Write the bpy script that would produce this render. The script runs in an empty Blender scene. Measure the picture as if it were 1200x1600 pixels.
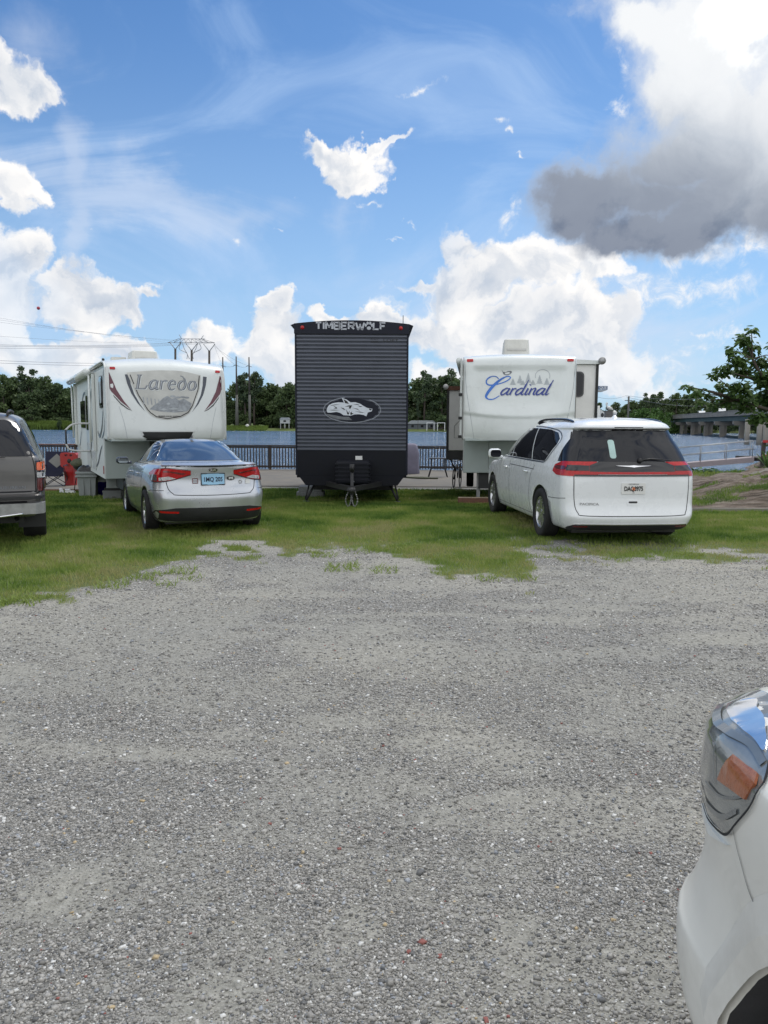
import bpy, bmesh, math, random
import numpy as np
from mathutils import Vector, Matrix, Euler
from mathutils.bvhtree import BVHTree
from mathutils.geometry import delaunay_2d_cdt
random.seed(7); RNG = np.random.default_rng(11)
R = math.radians; PI = math.pi
scene = bpy.context.scene; col = scene.collection
# ------------------------------------------------------------------ camera
F = 1200.0; PITCH = R(6.56); ROLL = R(0.3); EYE = 1.65
cam = bpy.data.objects.new("camera", bpy.data.cameras.new("camera")); col.objects.link(cam)
cam.data.sensor_fit = 'VERTICAL'; cam.data.sensor_height = 36; cam.data.sensor_width = 27
cam.data.lens = 36 * F / 1600; cam.data.clip_start = 0.05; cam.data.clip_end = 12000
CM = Matrix.Translation((0, 0, EYE)) @ Matrix.Rotation(PI/2 - PITCH, 4, 'X') @ Matrix.Rotation(ROLL, 4, 'Z')
cam.matrix_world = CM; scene.camera = cam
def ray(x, y): return (CM.to_3x3() @ Vector(((x-600)/F, (800-y)/F, -1))).normalized()
def at_z(x, y, z=0.0):
    d = ray(x, y); t = (z - EYE) / d.z; return Vector((0, 0, EYE)) + d*t
def at_y(x, y, Y):
    d = ray(x, y); t = Y / d.y; return Vector((0, 0, EYE)) + d*t
def pix(p):
    q = CM.inverted() @ Vector(p); return (600 - F*q.x/q.z, 800 + F*q.y/q.z)
# ------------------------------------------------------------------ numpy noise
def _h(ix, iy, s):
    n = (ix.astype(np.int64)*374761393 + iy.astype(np.int64)*668265263 + s*1442695041) & 0xffffffff
    n = ((n ^ (n >> 13)) * 1274126177) & 0xffffffff
    return ((n ^ (n >> 16)) & 0xffff) / 65535.0
def vnoise(x, y, s=0):
    ix = np.floor(x); iy = np.floor(y); fx = x-ix; fy = y-iy
    fx = fx*fx*(3-2*fx); fy = fy*fy*(3-2*fy)
    a = _h(ix, iy, s); b = _h(ix+1, iy, s); c = _h(ix, iy+1, s); d = _h(ix+1, iy+1, s)
    return (a*(1-fx)+b*fx)*(1-fy) + (c*(1-fx)+d*fx)*fy
def fbm(x, y, o=4, s=0):
    r = 0; a = .5; t = 0
    for i in range(o):
        r = r + a*vnoise(x*2**i, y*2**i, s+i*17); t += a; a *= .55
    return r/t
def sstep(a, b, x):
    t = np.clip((x-a)/(b-a), 0, 1); return t*t*(3-2*t)
# ------------------------------------------------------------------ tags
def tag(o, label=None, cat=None, group=None, kind=None):
    if label: o['label'] = label
    if cat: o['category'] = cat
    if group: o['group'] = group
    if kind: o['kind'] = kind
    return o
def thing(name, label, cat, loc=(0,0,0), rotz=0, group=None):
    o = bpy.data.objects.new(name, None); col.objects.link(o)
    o.location = loc; o.rotation_euler = (0, 0, rotz); o.empty_display_size = .2
    return tag(o, label, cat, group)
def copy_tree(o, parent=None):
    c = o.copy(); col.objects.link(c); c.parent = parent
    for ch in [k for k in bpy.data.objects if k.parent == o]: copy_tree(ch, c)
    return c
# ------------------------------------------------------------------ mesh builder
class MB:
    def __init__(s): s.v = []; s.f = []; s.m = []; s.sm = []
    def add(s, vs, fs, mi=0, smooth=False):
        o = len(s.v); s.v += [tuple(v) for v in vs]
        for f in fs: s.f.append([i+o for i in f]); s.m.append(mi); s.sm.append(smooth)
        return s
    def box(s, a, b, mi=0, M=None, bev=0.0):
        x0,y0,z0 = a; x1,y1,z1 = b
        if bev > 0:
            bm = bmesh.new(); bmesh.ops.create_cube(bm, size=1)
            for v in bm.verts: v.co = Vector(((x0+x1)/2+v.co.x*(x1-x0), (y0+y1)/2+v.co.y*(y1-y0), (z0+z1)/2+v.co.z*(z1-z0)))
            bmesh.ops.bevel(bm, geom=bm.edges[:], offset=bev, segments=2, affect='EDGES', profile=.5)
            bm.verts.index_update()
            vs = [v.co.copy() for v in bm.verts]; fs = [[v.index for v in f.verts] for f in bm.faces]; bm.free()
        else:
            vs = [Vector(p) for p in ((x0,y0,z0),(x1,y0,z0),(x1,y1,z0),(x0,y1,z0),(x0,y0,z1),(x1,y0,z1),(x1,y1,z1),(x0,y1,z1))]
            fs = [(0,3,2,1),(4,5,6,7),(0,1,5,4),(1,2,6,5),(2,3,7,6),(3,0,4,7)]
        if M is not None: vs = [M @ v for v in vs]
        return s.add(vs, fs, mi)
    def tube(s, pts, r, n=8, mi=0, cap=True, closed=False):
        P = [Vector(p) for p in pts]; N = len(P); rr = r if isinstance(r, (list, tuple)) else [r]*N
        rings = []; up = None
        for i, p in enumerate(P):
            if closed: t = P[(i+1) % N] - P[i-1]
            else: t = (P[min(i+1, N-1)] - P[max(i-1, 0)])
            t.normalize()
            if up is None:
                a = Vector((0,0,1)) if abs(t.z) < .9 else Vector((1,0,0)); up = (a - t*a.dot(t)).normalized()
            else: up = (up - t*up.dot(t)); up = up.normalized() if up.length > 1e-6 else t.orthogonal().normalized()
            b = t.cross(up)
            rings.append([p + (up*math.cos(2*PI*k/n) + b*math.sin(2*PI*k/n))*rr[i] for k in range(n)])
        vs = [v for q in rings for v in q]; fs = []
        for i in range(N if closed else N-1):
            j = (i+1) % N
            for k in range(n): fs.append((i*n+k, i*n+(k+1) % n, j*n+(k+1) % n, j*n+k))
        if cap and not closed: fs += [tuple(range(n))[::-1], tuple((N-1)*n+k for k in range(n))]
        return s.add(vs, fs, mi, True)
    def lathe(s, prof, c=(0,0,0), axis='Z', n=24, mi=0, smooth=True):
        vs = []; c = Vector(c)
        for (r, h) in prof:
            for k in range(n):
                a = 2*PI*k/n; x = r*math.cos(a); y = r*math.sin(a)
                v = Vector((x, y, h)) if axis == 'Z' else (Vector((h, x, y)) if axis == 'X' else Vector((x, h, y)))
                vs.append(c+v)
        fs = []
        for i in range(len(prof)-1):
            for k in range(n): fs.append((i*n+k, i*n+(k+1) % n, (i+1)*n+(k+1) % n, (i+1)*n+k))
        return s.add(vs, fs, mi, smooth)
    def prism(s, poly, h0, h1, axis='Z', mi=0, M=None, taper=1.0):
        n = len(poly); vs = []
        cx = sum(p[0] for p in poly)/n; cy = sum(p[1] for p in poly)/n
        for h, t in ((h0, 1.0), (h1, taper)):
            for (a, b) in poly:
                a = cx+(a-cx)*t; b = cy+(b-cy)*t
                v = Vector((a,b,h)) if axis == 'Z' else (Vector((h,a,b)) if axis == 'X' else Vector((a,h,b)))
                vs.append(M @ v if M is not None else v)
        fs = [tuple(range(n))[::-1], tuple(range(n, 2*n))] + [(i, (i+1) % n, n+(i+1) % n, n+i) for i in range(n)]
        return s.add(vs, fs, mi)
    def build(s, name, mats, parent=None, angle=None):
        me = bpy.data.meshes.new(name); me.from_pydata(s.v, [], s.f)
        if not isinstance(mats, (list, tuple)): mats = [mats]
        for m in mats: me.materials.append(m)
        me.polygons.foreach_set('material_index', s.m); me.polygons.foreach_set('use_smooth', s.sm)
        bm = bmesh.new(); bm.from_mesh(me); bmesh.ops.recalc_face_normals(bm, faces=bm.faces[:]); bm.to_mesh(me); bm.free()
        me.update()
        o = bpy.data.objects.new(name, me); col.objects.link(o); o.parent = parent
        return o
def np_mesh(name, V, Fc, nper, mats, parent=None, attrs=None, smooth=False, midx=None):
    me = bpy.data.meshes.new(name); nf = len(Fc)
    me.vertices.add(len(V)); me.vertices.foreach_set('co', np.ascontiguousarray(V, dtype=np.float32).ravel())
    me.loops.add(nf*nper); me.loops.foreach_set('vertex_index', np.ascontiguousarray(Fc, dtype=np.int32).ravel())
    me.polygons.add(nf); me.polygons.foreach_set('loop_start', np.arange(0, nf*nper, nper, dtype=np.int32))
    if smooth: me.polygons.foreach_set('use_smooth', np.ones(nf, dtype=bool))
    if not isinstance(mats, (list, tuple)): mats = [mats]
    for m in mats: me.materials.append(m)
    if midx is not None: me.polygons.foreach_set('material_index', np.asarray(midx, dtype=np.int32))
    me.update(calc_edges=True)
    for k, (dom, typ, arr) in (attrs or {}).items():
        a = me.attributes.new(k, typ, dom)
        a.data.foreach_set('color' if 'COLOR' in typ else 'value', np.ascontiguousarray(arr, dtype=np.float32).ravel())
    o = bpy.data.objects.new(name, me); col.objects.link(o); o.parent = parent
    return o
# ------------------------------------------------------------------ decals: real thin plates laid on a curved body
def bvh_of(o):
    return BVHTree.FromPolygons([v.co.copy() for v in o.data.vertices], [list(p.vertices) for p in o.data.polygons])
def proj_y(side=-1, far=20):   # from behind (side -1) or ahead
    return lambda u, v: (Vector((u, side*far, v)), Vector((0, -side, 0)))
def proj_x(side=-1, far=20):
    return lambda u, v: (Vector((side*far, u, v)), Vector((-side, 0, 0)))
def proj_polar(c, ):           # u = angle in degrees about the vertical through c, 0 = -Y, +90 = +X
    def f(u, v):
        d = Vector((math.sin(R(u)), -math.cos(R(u)), 0)); return (Vector((c[0], c[1], v)) + d*6, -d)
    return f
def densify(poly, h):
    out = []
    for i in range(len(poly)):
        a = Vector(poly[i]); b = Vector(poly[(i+1) % len(poly)]); n = max(1, int((b-a).length/h))
        out += [tuple(a.lerp(b, k/n)) for k in range(n)]
    return out
def tri_poly(poly, h, holes=()):
    pts = densify(poly, h); faces = [list(range(len(pts)))]
    xs = [p[0] for p in pts]; ys = [p[1] for p in pts]; P = [Vector(p) for p in pts]
    def inside(x, y):
        c = False; n = len(pts); j = n-1
        for i in range(n):
            if (pts[i][1] > y) != (pts[j][1] > y) and x < (pts[j][0]-pts[i][0])*(y-pts[i][1])/(pts[j][1]-pts[i][1]+1e-12)+pts[i][0]: c = not c
            j = i
        return c
    nx = int((max(xs)-min(xs))/h); ny = int((max(ys)-min(ys))/h)
    for i in range(1, nx+1):
        for j in range(1, ny+1):
            x = min(xs)+(i-.5)*h; y = min(ys)+(j-.5)*h
            if inside(x, y): P.append(Vector((x, y)))
    r = delaunay_2d_cdt(P, [], faces, 1, 1e-6)
    return r[0], r[2], len(pts)
def decal(mb, bvh, poly, proj, off=.004, h=.05, mi=0, skirt=.012, uv=None):
    V, T, nb = tri_poly(poly, h)
    return decal_vt(mb, bvh, V, T, proj, off, mi, skirt)
def decal_vt(mb, bvh, V, T, proj, off=.004, mi=0, skirt=.012):
    pos = []
    for q in V:
        o, d = proj(q[0], q[1]); loc, nor, idx, dist = bvh.ray_cast(o, d)
        if loc is None:
            # just past the outline: nearest point of the body
            best = None
            loc, nor, idx, dist = bvh.find_nearest(o + d*(o.length-0.6))
        if nor.dot(d) > 0: nor = -nor
        pos.append((loc, nor))
    vs = [l + n*off for l, n in pos]; fs = [tuple(t) for t in T]
    mb.add(vs, fs, mi, True)
    if skirt > 0:
        cnt = {}
        for t in T:
            for i in range(len(t)):
                e = (t[i], t[(i+1) % len(t)]); cnt[e] = 1
        B = [e for e in cnt if (e[1], e[0]) not in cnt]
        vs2 = []; fs2 = []
        for a, b in B:
            k = len(vs2); vs2 += [vs[a], vs[b], vs[b]-pos[b][1]*skirt, vs[a]-pos[a][1]*skirt]; fs2.append((k, k+1, k+2, k+3))
        mb.add(vs2, fs2, mi)
def spline(pts, n=8, closed=False):
    P = [Vector(p) for p in pts]; N = len(P); out = []
    for i in range(N if closed else N-1):
        if closed: a, b, c, d = P[i-1], P[i], P[(i+1) % N], P[(i+2) % N]
        else: a, b, c, d = P[max(i-1,0)], P[i], P[i+1], P[min(i+2, N-1)]
        for k in range(n):
            t = k/n
            out.append(.5*((2*b)+(c-a)*t+(2*a-5*b+4*c-d)*t*t+(3*b-a-3*c+d)*t**3))
    if not closed: out.append(P[-1])
    return [tuple(p) for p in out]
def ribbon(pts, w):
    """stroke as quads: pts 2D, w width (or list)"""
    P = [Vector(p) for p in pts]; N = len(P); ww = w if isinstance(w, (list, tuple)) else [w]*N
    V = []; T = []
    for i, p in enumerate(P):
        t = (P[min(i+1,N-1)]-P[max(i-1,0)]); t = t.normalized() if t.length > 0 else Vector((1,0)); n = Vector((-t.y, t.x))
        V += [p+n*ww[i]/2, p-n*ww[i]/2]
    for i in range(N-1): T.append((2*i, 2*i+1, 2*i+3, 2*i+2))
    return V, T
def ell(cx, cy, rx, ry, n=24, a0=0): return [(cx+rx*math.cos(2*PI*k/n+a0), cy+ry*math.sin(2*PI*k/n+a0)) for k in range(n)]
def rrect(x0, y0, x1, y1, r, n=4):
    out = []
    for cx, cy, a in ((x1-r,y1-r,0),(x0+r,y1-r,90),(x0+r,y0+r,180),(x1-r,y0+r,270)):
        for k in range(n+1): t = R(a+90*k/n); out.append((cx+r*math.cos(t), cy+r*math.sin(t)))
    return out
def text2d(s, size=1, sx=1, shear=0, bold=0.0, space=1.0, align='CENTER', res=3):
    c = bpy.data.curves.new('lettering', 'FONT'); c.body = s; c.size = size; c.shear = shear; c.offset = bold
    c.space_character = space; c.align_x = align; c.align_y = 'CENTER'; c.resolution_u = res; c.fill_mode = 'FRONT'
    o = bpy.data.objects.new('lettering', c); col.objects.link(o)
    dg = bpy.context.evaluated_depsgraph_get(); me = o.evaluated_get(dg).to_mesh()
    V = [Vector((v.co.x*sx, v.co.y)) for v in me.vertices]; T = [tuple(p.vertices) for p in me.polygons]
    o.evaluated_get(dg).to_mesh_clear(); bpy.data.objects.remove(o); bpy.data.curves.remove(c)
    return V, T
def moved(VT, dx, dy, s=1, mir=1): return [Vector((v.x*s*mir+dx, v.y*s+dy)) for v in VT[0]], [t if mir > 0 else t[::-1] for t in VT[1]]
# ------------------------------------------------------------------ materials
def new_mat(name):
    m = bpy.data.materials.new(name); m.use_nodes = True; nt = m.node_tree
    return m, nt, nt.nodes['Principled BSDF']
def nd(nt, t, **k):
    n = nt.nodes.new(t)
    for a, b in k.items():
        if a in ('operation', 'blend_type', 'data_type', 'noise_dimensions', 'feature', 'distance', 'attribute_name', 'wave_type', 'bands_direction', 'musgrave_type', 'noise_type', 'mode', 'sky_type'): setattr(n, a, b)
        elif a == 'i':
            for kk, vv in b.items(): n.inputs[kk].default_value = vv
    return n
def ramp(nt, stops, src=None, interp='LINEAR'):
    n = nt.nodes.new('ShaderNodeValToRGB'); cr = n.color_ramp; cr.interpolation = interp
    while len(cr.elements) < len(stops): cr.elements.new(.5)
    for e, (p, c) in zip(cr.elements, stops): e.position = p; e.color = (*c, 1) if len(c) == 3 else c
    if src is not None: nt.links.new(src, n.inputs[0])
    return n.outputs[0]
def srgb(r, g, b):
    f = lambda c: (c/255/12.92) if c/255 <= .04045 else ((c/255+.055)/1.055)**2.4
    return (f(r), f(g), f(b))
def bump(nt, b, h, strength=.3, dist=.01):
    n = nd(nt, 'ShaderNodeBump'); n.inputs['Strength'].default_value = strength; n.inputs['Distance'].default_value = dist
    nt.links.new(h, n.inputs['Height']); nt.links.new(n.outputs[0], b.inputs['Normal']); return n
def mat(name, c, rough=.5, metal=0, coat=0, var=.08, scale=6, bmp=0, bscale=40, spec=None, dirt=0, coords='Object'):
    """procedural material: base colour broken up by noise, uneven roughness, optional fine bump and low dirt"""
    m, nt, b = new_mat(name); L = nt.links.new
    tc = nd(nt, 'ShaderNodeTexCoord'); no = nd(nt, 'ShaderNodeTexNoise', i={'Scale': scale, 'Detail': 5, 'Roughness': .6}); L(tc.outputs[coords], no.inputs['Vector'])
    lo = tuple(x*(1-var) for x in c); hi = tuple(min(1, x*(1+var)) for x in c)
    cr = ramp(nt, [(.3, lo), (.7, hi)], no.outputs[0])
    if dirt > 0:
        n2 = nd(nt, 'ShaderNodeTexNoise', i={'Scale': 1.7, 'Detail': 8, 'Roughness': .7}); L(tc.outputs[coords], n2.inputs['Vector'])
        f = ramp(nt, [(.5, (0,0,0)), (.75, (dirt,)*3)], n2.outputs[0])
        mx = nd(nt, 'ShaderNodeMixRGB', i={'Color2': (*srgb(120,110,92), 1)}); L(f, mx.inputs[0]); L(cr, mx.inputs[1]); cr = mx.outputs[0]
    L(cr, b.inputs['Base Color'])
    rr = ramp(nt, [(.3, (max(0, rough*.85),)*3), (.7, (min(1, rough*1.15),)*3)], no.outputs[0]); L(rr, b.inputs['Roughness'])
    b.inputs['Metallic'].default_value = metal; b.inputs['Coat Weight'].default_value = coat; b.inputs['Coat Roughness'].default_value = .04
    if spec is not None: b.inputs['Specular IOR Level'].default_value = spec
    if bmp > 0:
        n3 = nd(nt, 'ShaderNodeTexNoise', i={'Scale': bscale, 'Detail': 4}); L(tc.outputs[coords], n3.inputs['Vector']); bump(nt, b, n3.outputs[0], bmp, .01)
    return m
M = {}
M['white_paint'] = mat('white car paint', (.74,.76,.77), .28, coat=.9, var=.015, dirt=.04)
M['fore_paint'] = mat('dusty white car paint', (.70,.69,.635), .33, coat=.6, var=.03, dirt=.35)
M['silver_paint'] = mat('silver car paint', (.50,.52,.55), .30, metal=.65, coat=.9, var=.02, dirt=.03)
M['pewter_paint'] = mat('pewter car paint', (.10,.096,.092), .36, metal=.35, coat=.6, var=.04, dirt=.12)
M['black_plastic'] = mat('black plastic', (.018,.018,.02), .5, var=.2, bmp=.1, bscale=200)
M['black_gloss'] = mat('black gloss trim', (.008,.008,.01), .12, coat=.5, var=.1)
M['seam'] = mat('panel gap', (.01,.01,.012), .8, var=.1)
M['tyre'] = mat('tyre rubber', (.016,.016,.017), .85, var=.25, bmp=.3, bscale=60, dirt=.12)
M['rim'] = mat('alloy rim', (.62,.62,.63), .28, metal=.9, var=.06, dirt=.15)
M['rim_dark'] = mat('dark rim pocket', (.02,.02,.02), .6, var=.2)
M['chrome'] = mat('chrome', (.8,.8,.82), .12, metal=1, var=.02)
M['glass_dark'] = mat('tinted glass', (.010,.011,.015), .03, var=.1, spec=.4)
M['glass_rear'] = mat('sedan rear glass', (.02,.03,.05), .03, var=.1, spec=.9, coat=1)
M['red_lens'] = mat('red tail lamp lens', (.40,.006,.008), .15, coat=.5, spec=.3, var=.25, scale=30, bmp=.15, bscale=90)
M['dark_lens'] = mat('dark red lamp lens', (.10,.008,.010), .12, coat=1, var=.3, scale=30)
M['clear_lens'] = mat('clear lamp lens', (.45,.45,.46), .12, coat=1, var=.3, scale=30, bmp=.2, bscale=80)
M['smoke_lens'] = mat('smoked lamp lens', (.07,.065,.07), .12, coat=1, var=.3, scale=30)
M['amber_lens'] = mat('amber lamp lens', (.62,.10,.012), .2, coat=.8, var=.15, scale=40, bmp=.2, bscale=90)
M['lamp_lens'] = mat('weathered headlight lens', (.20,.215,.215), .16, metal=.35, coat=1, var=.25, scale=9)
M['lamp_frame'] = mat('headlight inner frame', (.11,.125,.135), .3, coat=.8, var=.2)
M['amber_matt'] = mat('amber side marker', (.30,.085,.028), .3, coat=.8, var=.15, scale=60, bmp=.2, bscale=120)
M['seam_soft'] = mat('soft panel gap', (.22,.22,.21), .8, var=.1)
M['gangdeck'] = mat('pinkish grey gangway deck', (.30,.25,.25), .75, var=.1)
M['mirror'] = mat('mirror glass', (.30,.34,.35), .06, metal=1, var=.05)
M['plate_white'] = mat('plate white', (.68,.68,.66), .45, var=.03)
M['plate_blue'] = mat('plate light blue', srgb(150,195,225), .45, var=.05)
M['ink_dark'] = mat('dark lettering', (.015,.018,.05), .5, var=.1)
M['ink_black'] = mat('black lettering', (.012,.012,.012), .5, var=.1)
M['peach'] = mat('orange peach emblem', (.75,.22,.08), .5, var=.1)
M['paper'] = mat('faded notice paper', (.42,.58,.55), .7, var=.1)
M['rv_white'] = mat('trailer gelcoat', (.66,.69,.68), .30, coat=.45, var=.03, scale=3, dirt=.10)
M['rv_side'] = mat('trailer side panel', (.60,.62,.61), .42, var=.04, scale=2, dirt=.14)
M['rv_beige'] = mat('trailer slide panel', (.82,.81,.79), .5, var=.04, dirt=.1)
M['rv_grey'] = mat('trailer lower panel', (.36,.41,.40), .45, var=.04, scale=3, dirt=.15)
M['rv_roof'] = mat('trailer roof membrane', (.52,.52,.50), .7, var=.08, dirt=.2)
M['ac_white'] = mat('roof unit plastic', (.62,.62,.58), .5, var=.05, dirt=.2)
M['rib'] = mat('ribbed dark metal', (.092,.101,.128), .38, metal=.3, coat=.1, var=.10, scale=3)
M['navy'] = mat('navy trim', (.010,.012,.022), .55, spec=.25, var=.15)
M['rv_black'] = mat('black lower skirt', (.006,.007,.012), .6, coat=0, spec=.25, var=.2)
M['silver_ink'] = mat('silver lettering', (.40,.42,.46), .35, metal=.3, var=.1, scale=8)
M['hill_grey'] = mat('hill graphic', (.27,.29,.31), .45, var=.35, scale=9)
M['ring_grey'] = mat('emblem ring', (.24,.26,.30), .45, var=.2)
M['wolf_silver'] = mat('wolf head silver', (.60,.64,.70), .4, var=.1, scale=8)
M['dull_silver'] = mat('dull silver emblem', (.40,.43,.47), .45, var=.12, scale=10)
M['maroon'] = mat('maroon graphic', (.10,.016,.032), .35, coat=.4, var=.1)
M['slate'] = mat('slate graphic', (.035,.045,.065), .35, coat=.4, var=.1)
M['bluefade'] = mat('blue graphic', (.015,.13,.50), .35, coat=.4, var=.3, scale=2)
M['navyink'] = mat('navy graphic', (.012,.035,.24), .35, coat=.4, var=.1)
M['faint'] = mat('faint grey graphic', (.38,.41,.43), .4, var=.15, scale=12)
M['emblem_panel'] = mat('grey emblem panel', (.46,.46,.43), .4, coat=.4, var=.16, scale=2.5)
M['emblem_grey'] = mat('emblem mid grey', (.13,.14,.155), .4, var=.25, scale=14)
M['steel'] = mat('weathered steel', (.32,.32,.32), .5, metal=.6, var=.2, scale=12)
M['galv'] = mat('galvanised rail', (.30,.31,.32), .45, metal=.5, var=.12, scale=9)
M['black_metal'] = mat('black metal', (.02,.02,.022), .5, var=.2)
M['dark_wood'] = mat('dark weathered wood', (.035,.027,.022), .8, var=.35, scale=14, bmp=.4)
M['brown_wood'] = mat('brown timber', (.15,.07,.045), .8, var=.3, scale=14, bmp=.4)
M['pale_wood'] = mat('pale sawn timber', (.42,.33,.24), .8, var=.2, scale=14, bmp=.4)
M['pole_wood'] = mat('utility pole wood', (.07,.06,.052), .85, var=.2, scale=2)
M['pole_pale'] = mat('pale pole base', (.10,.10,.09), .8, var=.15)
M['concrete'] = mat('bridge concrete', (.22,.205,.18), .85, var=.22, scale=.35, bmp=.2, bscale=3)
M['slab'] = mat('walkway concrete', (.135,.122,.102), .85, var=.28, scale=1.1, bmp=.3, bscale=20, dirt=.5)
M['girder'] = mat('painted girder', (.045,.075,.075), .6, var=.15, scale=.5)
M['red_plastic'] = mat('red plastic', (.38,.014,.016), .35, coat=.2, var=.12, scale=9)
M['grey_plastic'] = mat('grey plastic', (.27,.29,.29), .5, var=.08)
M['grey_tote'] = mat('grey tote plastic', (.19,.20,.20), .5, var=.1)
M['bag'] = mat('black bin liner', (.012,.012,.013), .3, var=.2, bmp=.5, bscale=25)
M['purple_blue'] = mat('deep blue plastic', (.035,.02,.30), .4, var=.1)
M['white_plastic'] = mat('white plastic', (.62,.62,.62), .45, var=.05)
M['cinder'] = mat('cinder block', (.24,.25,.25), .9, var=.2, scale=25, bmp=.4)
M['navy_cloth'] = mat('navy canvas', (.016,.018,.045), .85, var=.2, bmp=.2)
M['grey_cloth'] = mat('grey canvas', (.22,.22,.21), .85, var=.1)
M['cover_cloth'] = mat('mauve grey grill cover', (.165,.155,.21), .75, var=.12, scale=4, bmp=.4, bscale=9)
M['pink'] = mat('pink cloth', (.60,.16,.16), .8, var=.3, scale=20, bmp=.4)
M['camo'] = mat('olive cloth', (.07,.075,.045), .85, var=.5, scale=30)
M['house_pale'] = mat('pale siding', (.42,.43,.42), .7, var=.08)
M['house_grey'] = mat('blue grey siding', (.11,.125,.145), .7, var=.1)
M['roof_grey'] = mat('pale metal roof', (.30,.32,.34), .6, var=.1)
M['stone_post'] = mat('grey brown stone', (.13,.12,.11), .85, var=.3, scale=4, bmp=.3)
M['statue'] = mat('white statue', (.60,.60,.57), .6, var=.1)
M['sign_blue'] = mat('blue grey sign', (.13,.17,.25), .5, var=.1)
M['fence_red'] = mat('red painted rail', (.45,.03,.03), .6, var=.2)
M['ball'] = mat('red wire marker', (.35,.03,.05), .4, var=.1)
M['wire'] = mat('power line', (.16,.17,.19), .5, var=.1)
M['terracotta'] = mat('dark brown planter', (.055,.032,.026), .8, var=.2)
def leaf_mat(name, dark, light, scale=3.0, trans=.25):
    m, nt, b = new_mat(name); L = nt.links.new
    g = nd(nt, 'ShaderNodeNewGeometry'); tc = nd(nt, 'ShaderNodeTexCoord')
    no = nd(nt, 'ShaderNodeTexNoise', i={'Scale': scale, 'Detail': 3}); L(tc.outputs['Object'], no.inputs['Vector'])
    oi = nd(nt, 'ShaderNodeObjectInfo')
    a = nd(nt, 'ShaderNodeMath', operation='MULTIPLY_ADD', i={1: .45}); L(g.outputs['Random Per Island'], a.inputs[0]); 
    s2 = nd(nt, 'ShaderNodeMath', operation='MULTIPLY_ADD', i={1: .7, 2: -.15}); L(no.outputs[0], s2.inputs[0]); L(s2.outputs[0], a.inputs[2])
    a2 = nd(nt, 'ShaderNodeMath', operation='MULTIPLY_ADD', i={1: .25}); L(oi.outputs['Random'], a2.inputs[0]); L(a.outputs[0], a2.inputs[2])
    c = ramp(nt, [(.2, dark), (.95, light)], a2.outputs[0]); L(c, b.inputs['Base Color'])
    b.inputs['Roughness'].default_value = .6; b.inputs['Specular IOR Level'].default_value = .25
    if trans:
        t = nd(nt, 'ShaderNodeBsdfTranslucent'); L(c, t.inputs[0]); mx = nd(nt, 'ShaderNodeMixShader', i={0: trans}); L(b.outputs[0], mx.inputs[1]); L(t.outputs[0], mx.inputs[2])
        L(mx.outputs[0], nt.nodes['Material Output'].inputs[0])
    return m
M['leaf_far'] = leaf_mat('far tree leaves', (.028,.050,.024), (.135,.19,.07), .15, .2)
M['leaf_pine'] = leaf_mat('pine needles', (.026,.045,.028), (.095,.135,.06), .2, .1)
M['leaf_mid'] = leaf_mat('bushy tree leaves', (.03,.07,.02), (.10,.19,.04), .2, .2)
M['leaf_near'] = leaf_mat('broad leaves', (.028,.062,.022), (.13,.21,.06), 1.5, .45)
M['leaf_low'] = leaf_mat('low plant leaves', (.02,.07,.016), (.08,.19,.04), 2, .25)
M['reeds'] = leaf_mat('marsh reeds', (.07,.11,.02), (.19,.27,.06), .1, .3)
M['bark'] = mat('bark', (.07,.055,.045), .9, var=.3, scale=8, bmp=.5)
# ------------------------------------------------------------------ sky and sun
SUN_AZ = R(32); SUN_EL = R(56)       # azimuth measured from +Y towards +X
world = bpy.data.worlds.new("World"); scene.world = world; world.use_nodes = True
wt = world.node_tree; WL = wt.links.new
for n in list(wt.nodes): wt.nodes.remove(n)
def wn(t, **k): return nd(wt, t, **k)
def sock(n, v):
    if hasattr(v, 'links'): WL(v, n)
    else: n.default_value = v
def mth(op, a, b=None, c=None):
    n = wn('ShaderNodeMath', operation=op); sock(n.inputs[0], a)
    if b is not None: sock(n.inputs[1], b)
    if c is not None: sock(n.inputs[2], c)
    return n.outputs[0]
def vmth(op, a, b=None):
    n = wn('ShaderNodeVectorMath', operation=op); sock(n.inputs[0], a)
    if b is not None: sock(n.inputs[1], b)
    return n.outputs['Value'] if op == 'LENGTH' else n.outputs[0]
def sm(x, a, b, lo=0.0, hi=1.0):
    n = wn('ShaderNodeMapRange'); n.interpolation_type = 'SMOOTHSTEP'; sock(n.inputs[0], x)
    for i, v in ((1, a), (2, b), (3, lo), (4, hi)): n.inputs[i].default_value = v
    return n.outputs[0]
def mix(f, a, b):
    n = wn('ShaderNodeMixRGB'); sock(n.inputs[0], f); sock(n.inputs[1], a if hasattr(a, 'links') else (*a, 1)); sock(n.inputs[2], b if hasattr(b, 'links') else (*b, 1)); return n.outputs[0]
tcw = wn('ShaderNodeTexCoord'); D = tcw.outputs['Generated']
sx = wn('ShaderNodeSeparateXYZ'); WL(D, sx.inputs[0])
AZ = mth('ARCTAN2', sx.outputs[0], sx.outputs[1]); EL = mth('ARCSINE', sx.outputs[2])
cp = wn('ShaderNodeCombineXYZ'); WL(AZ, cp.inputs[0]); WL(EL, cp.inputs[1]); PP = cp.outputs[0]
def azel(x, y):
    d = ray(x, y); return math.atan2(d.x, d.y), math.asin(d.z)
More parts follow.
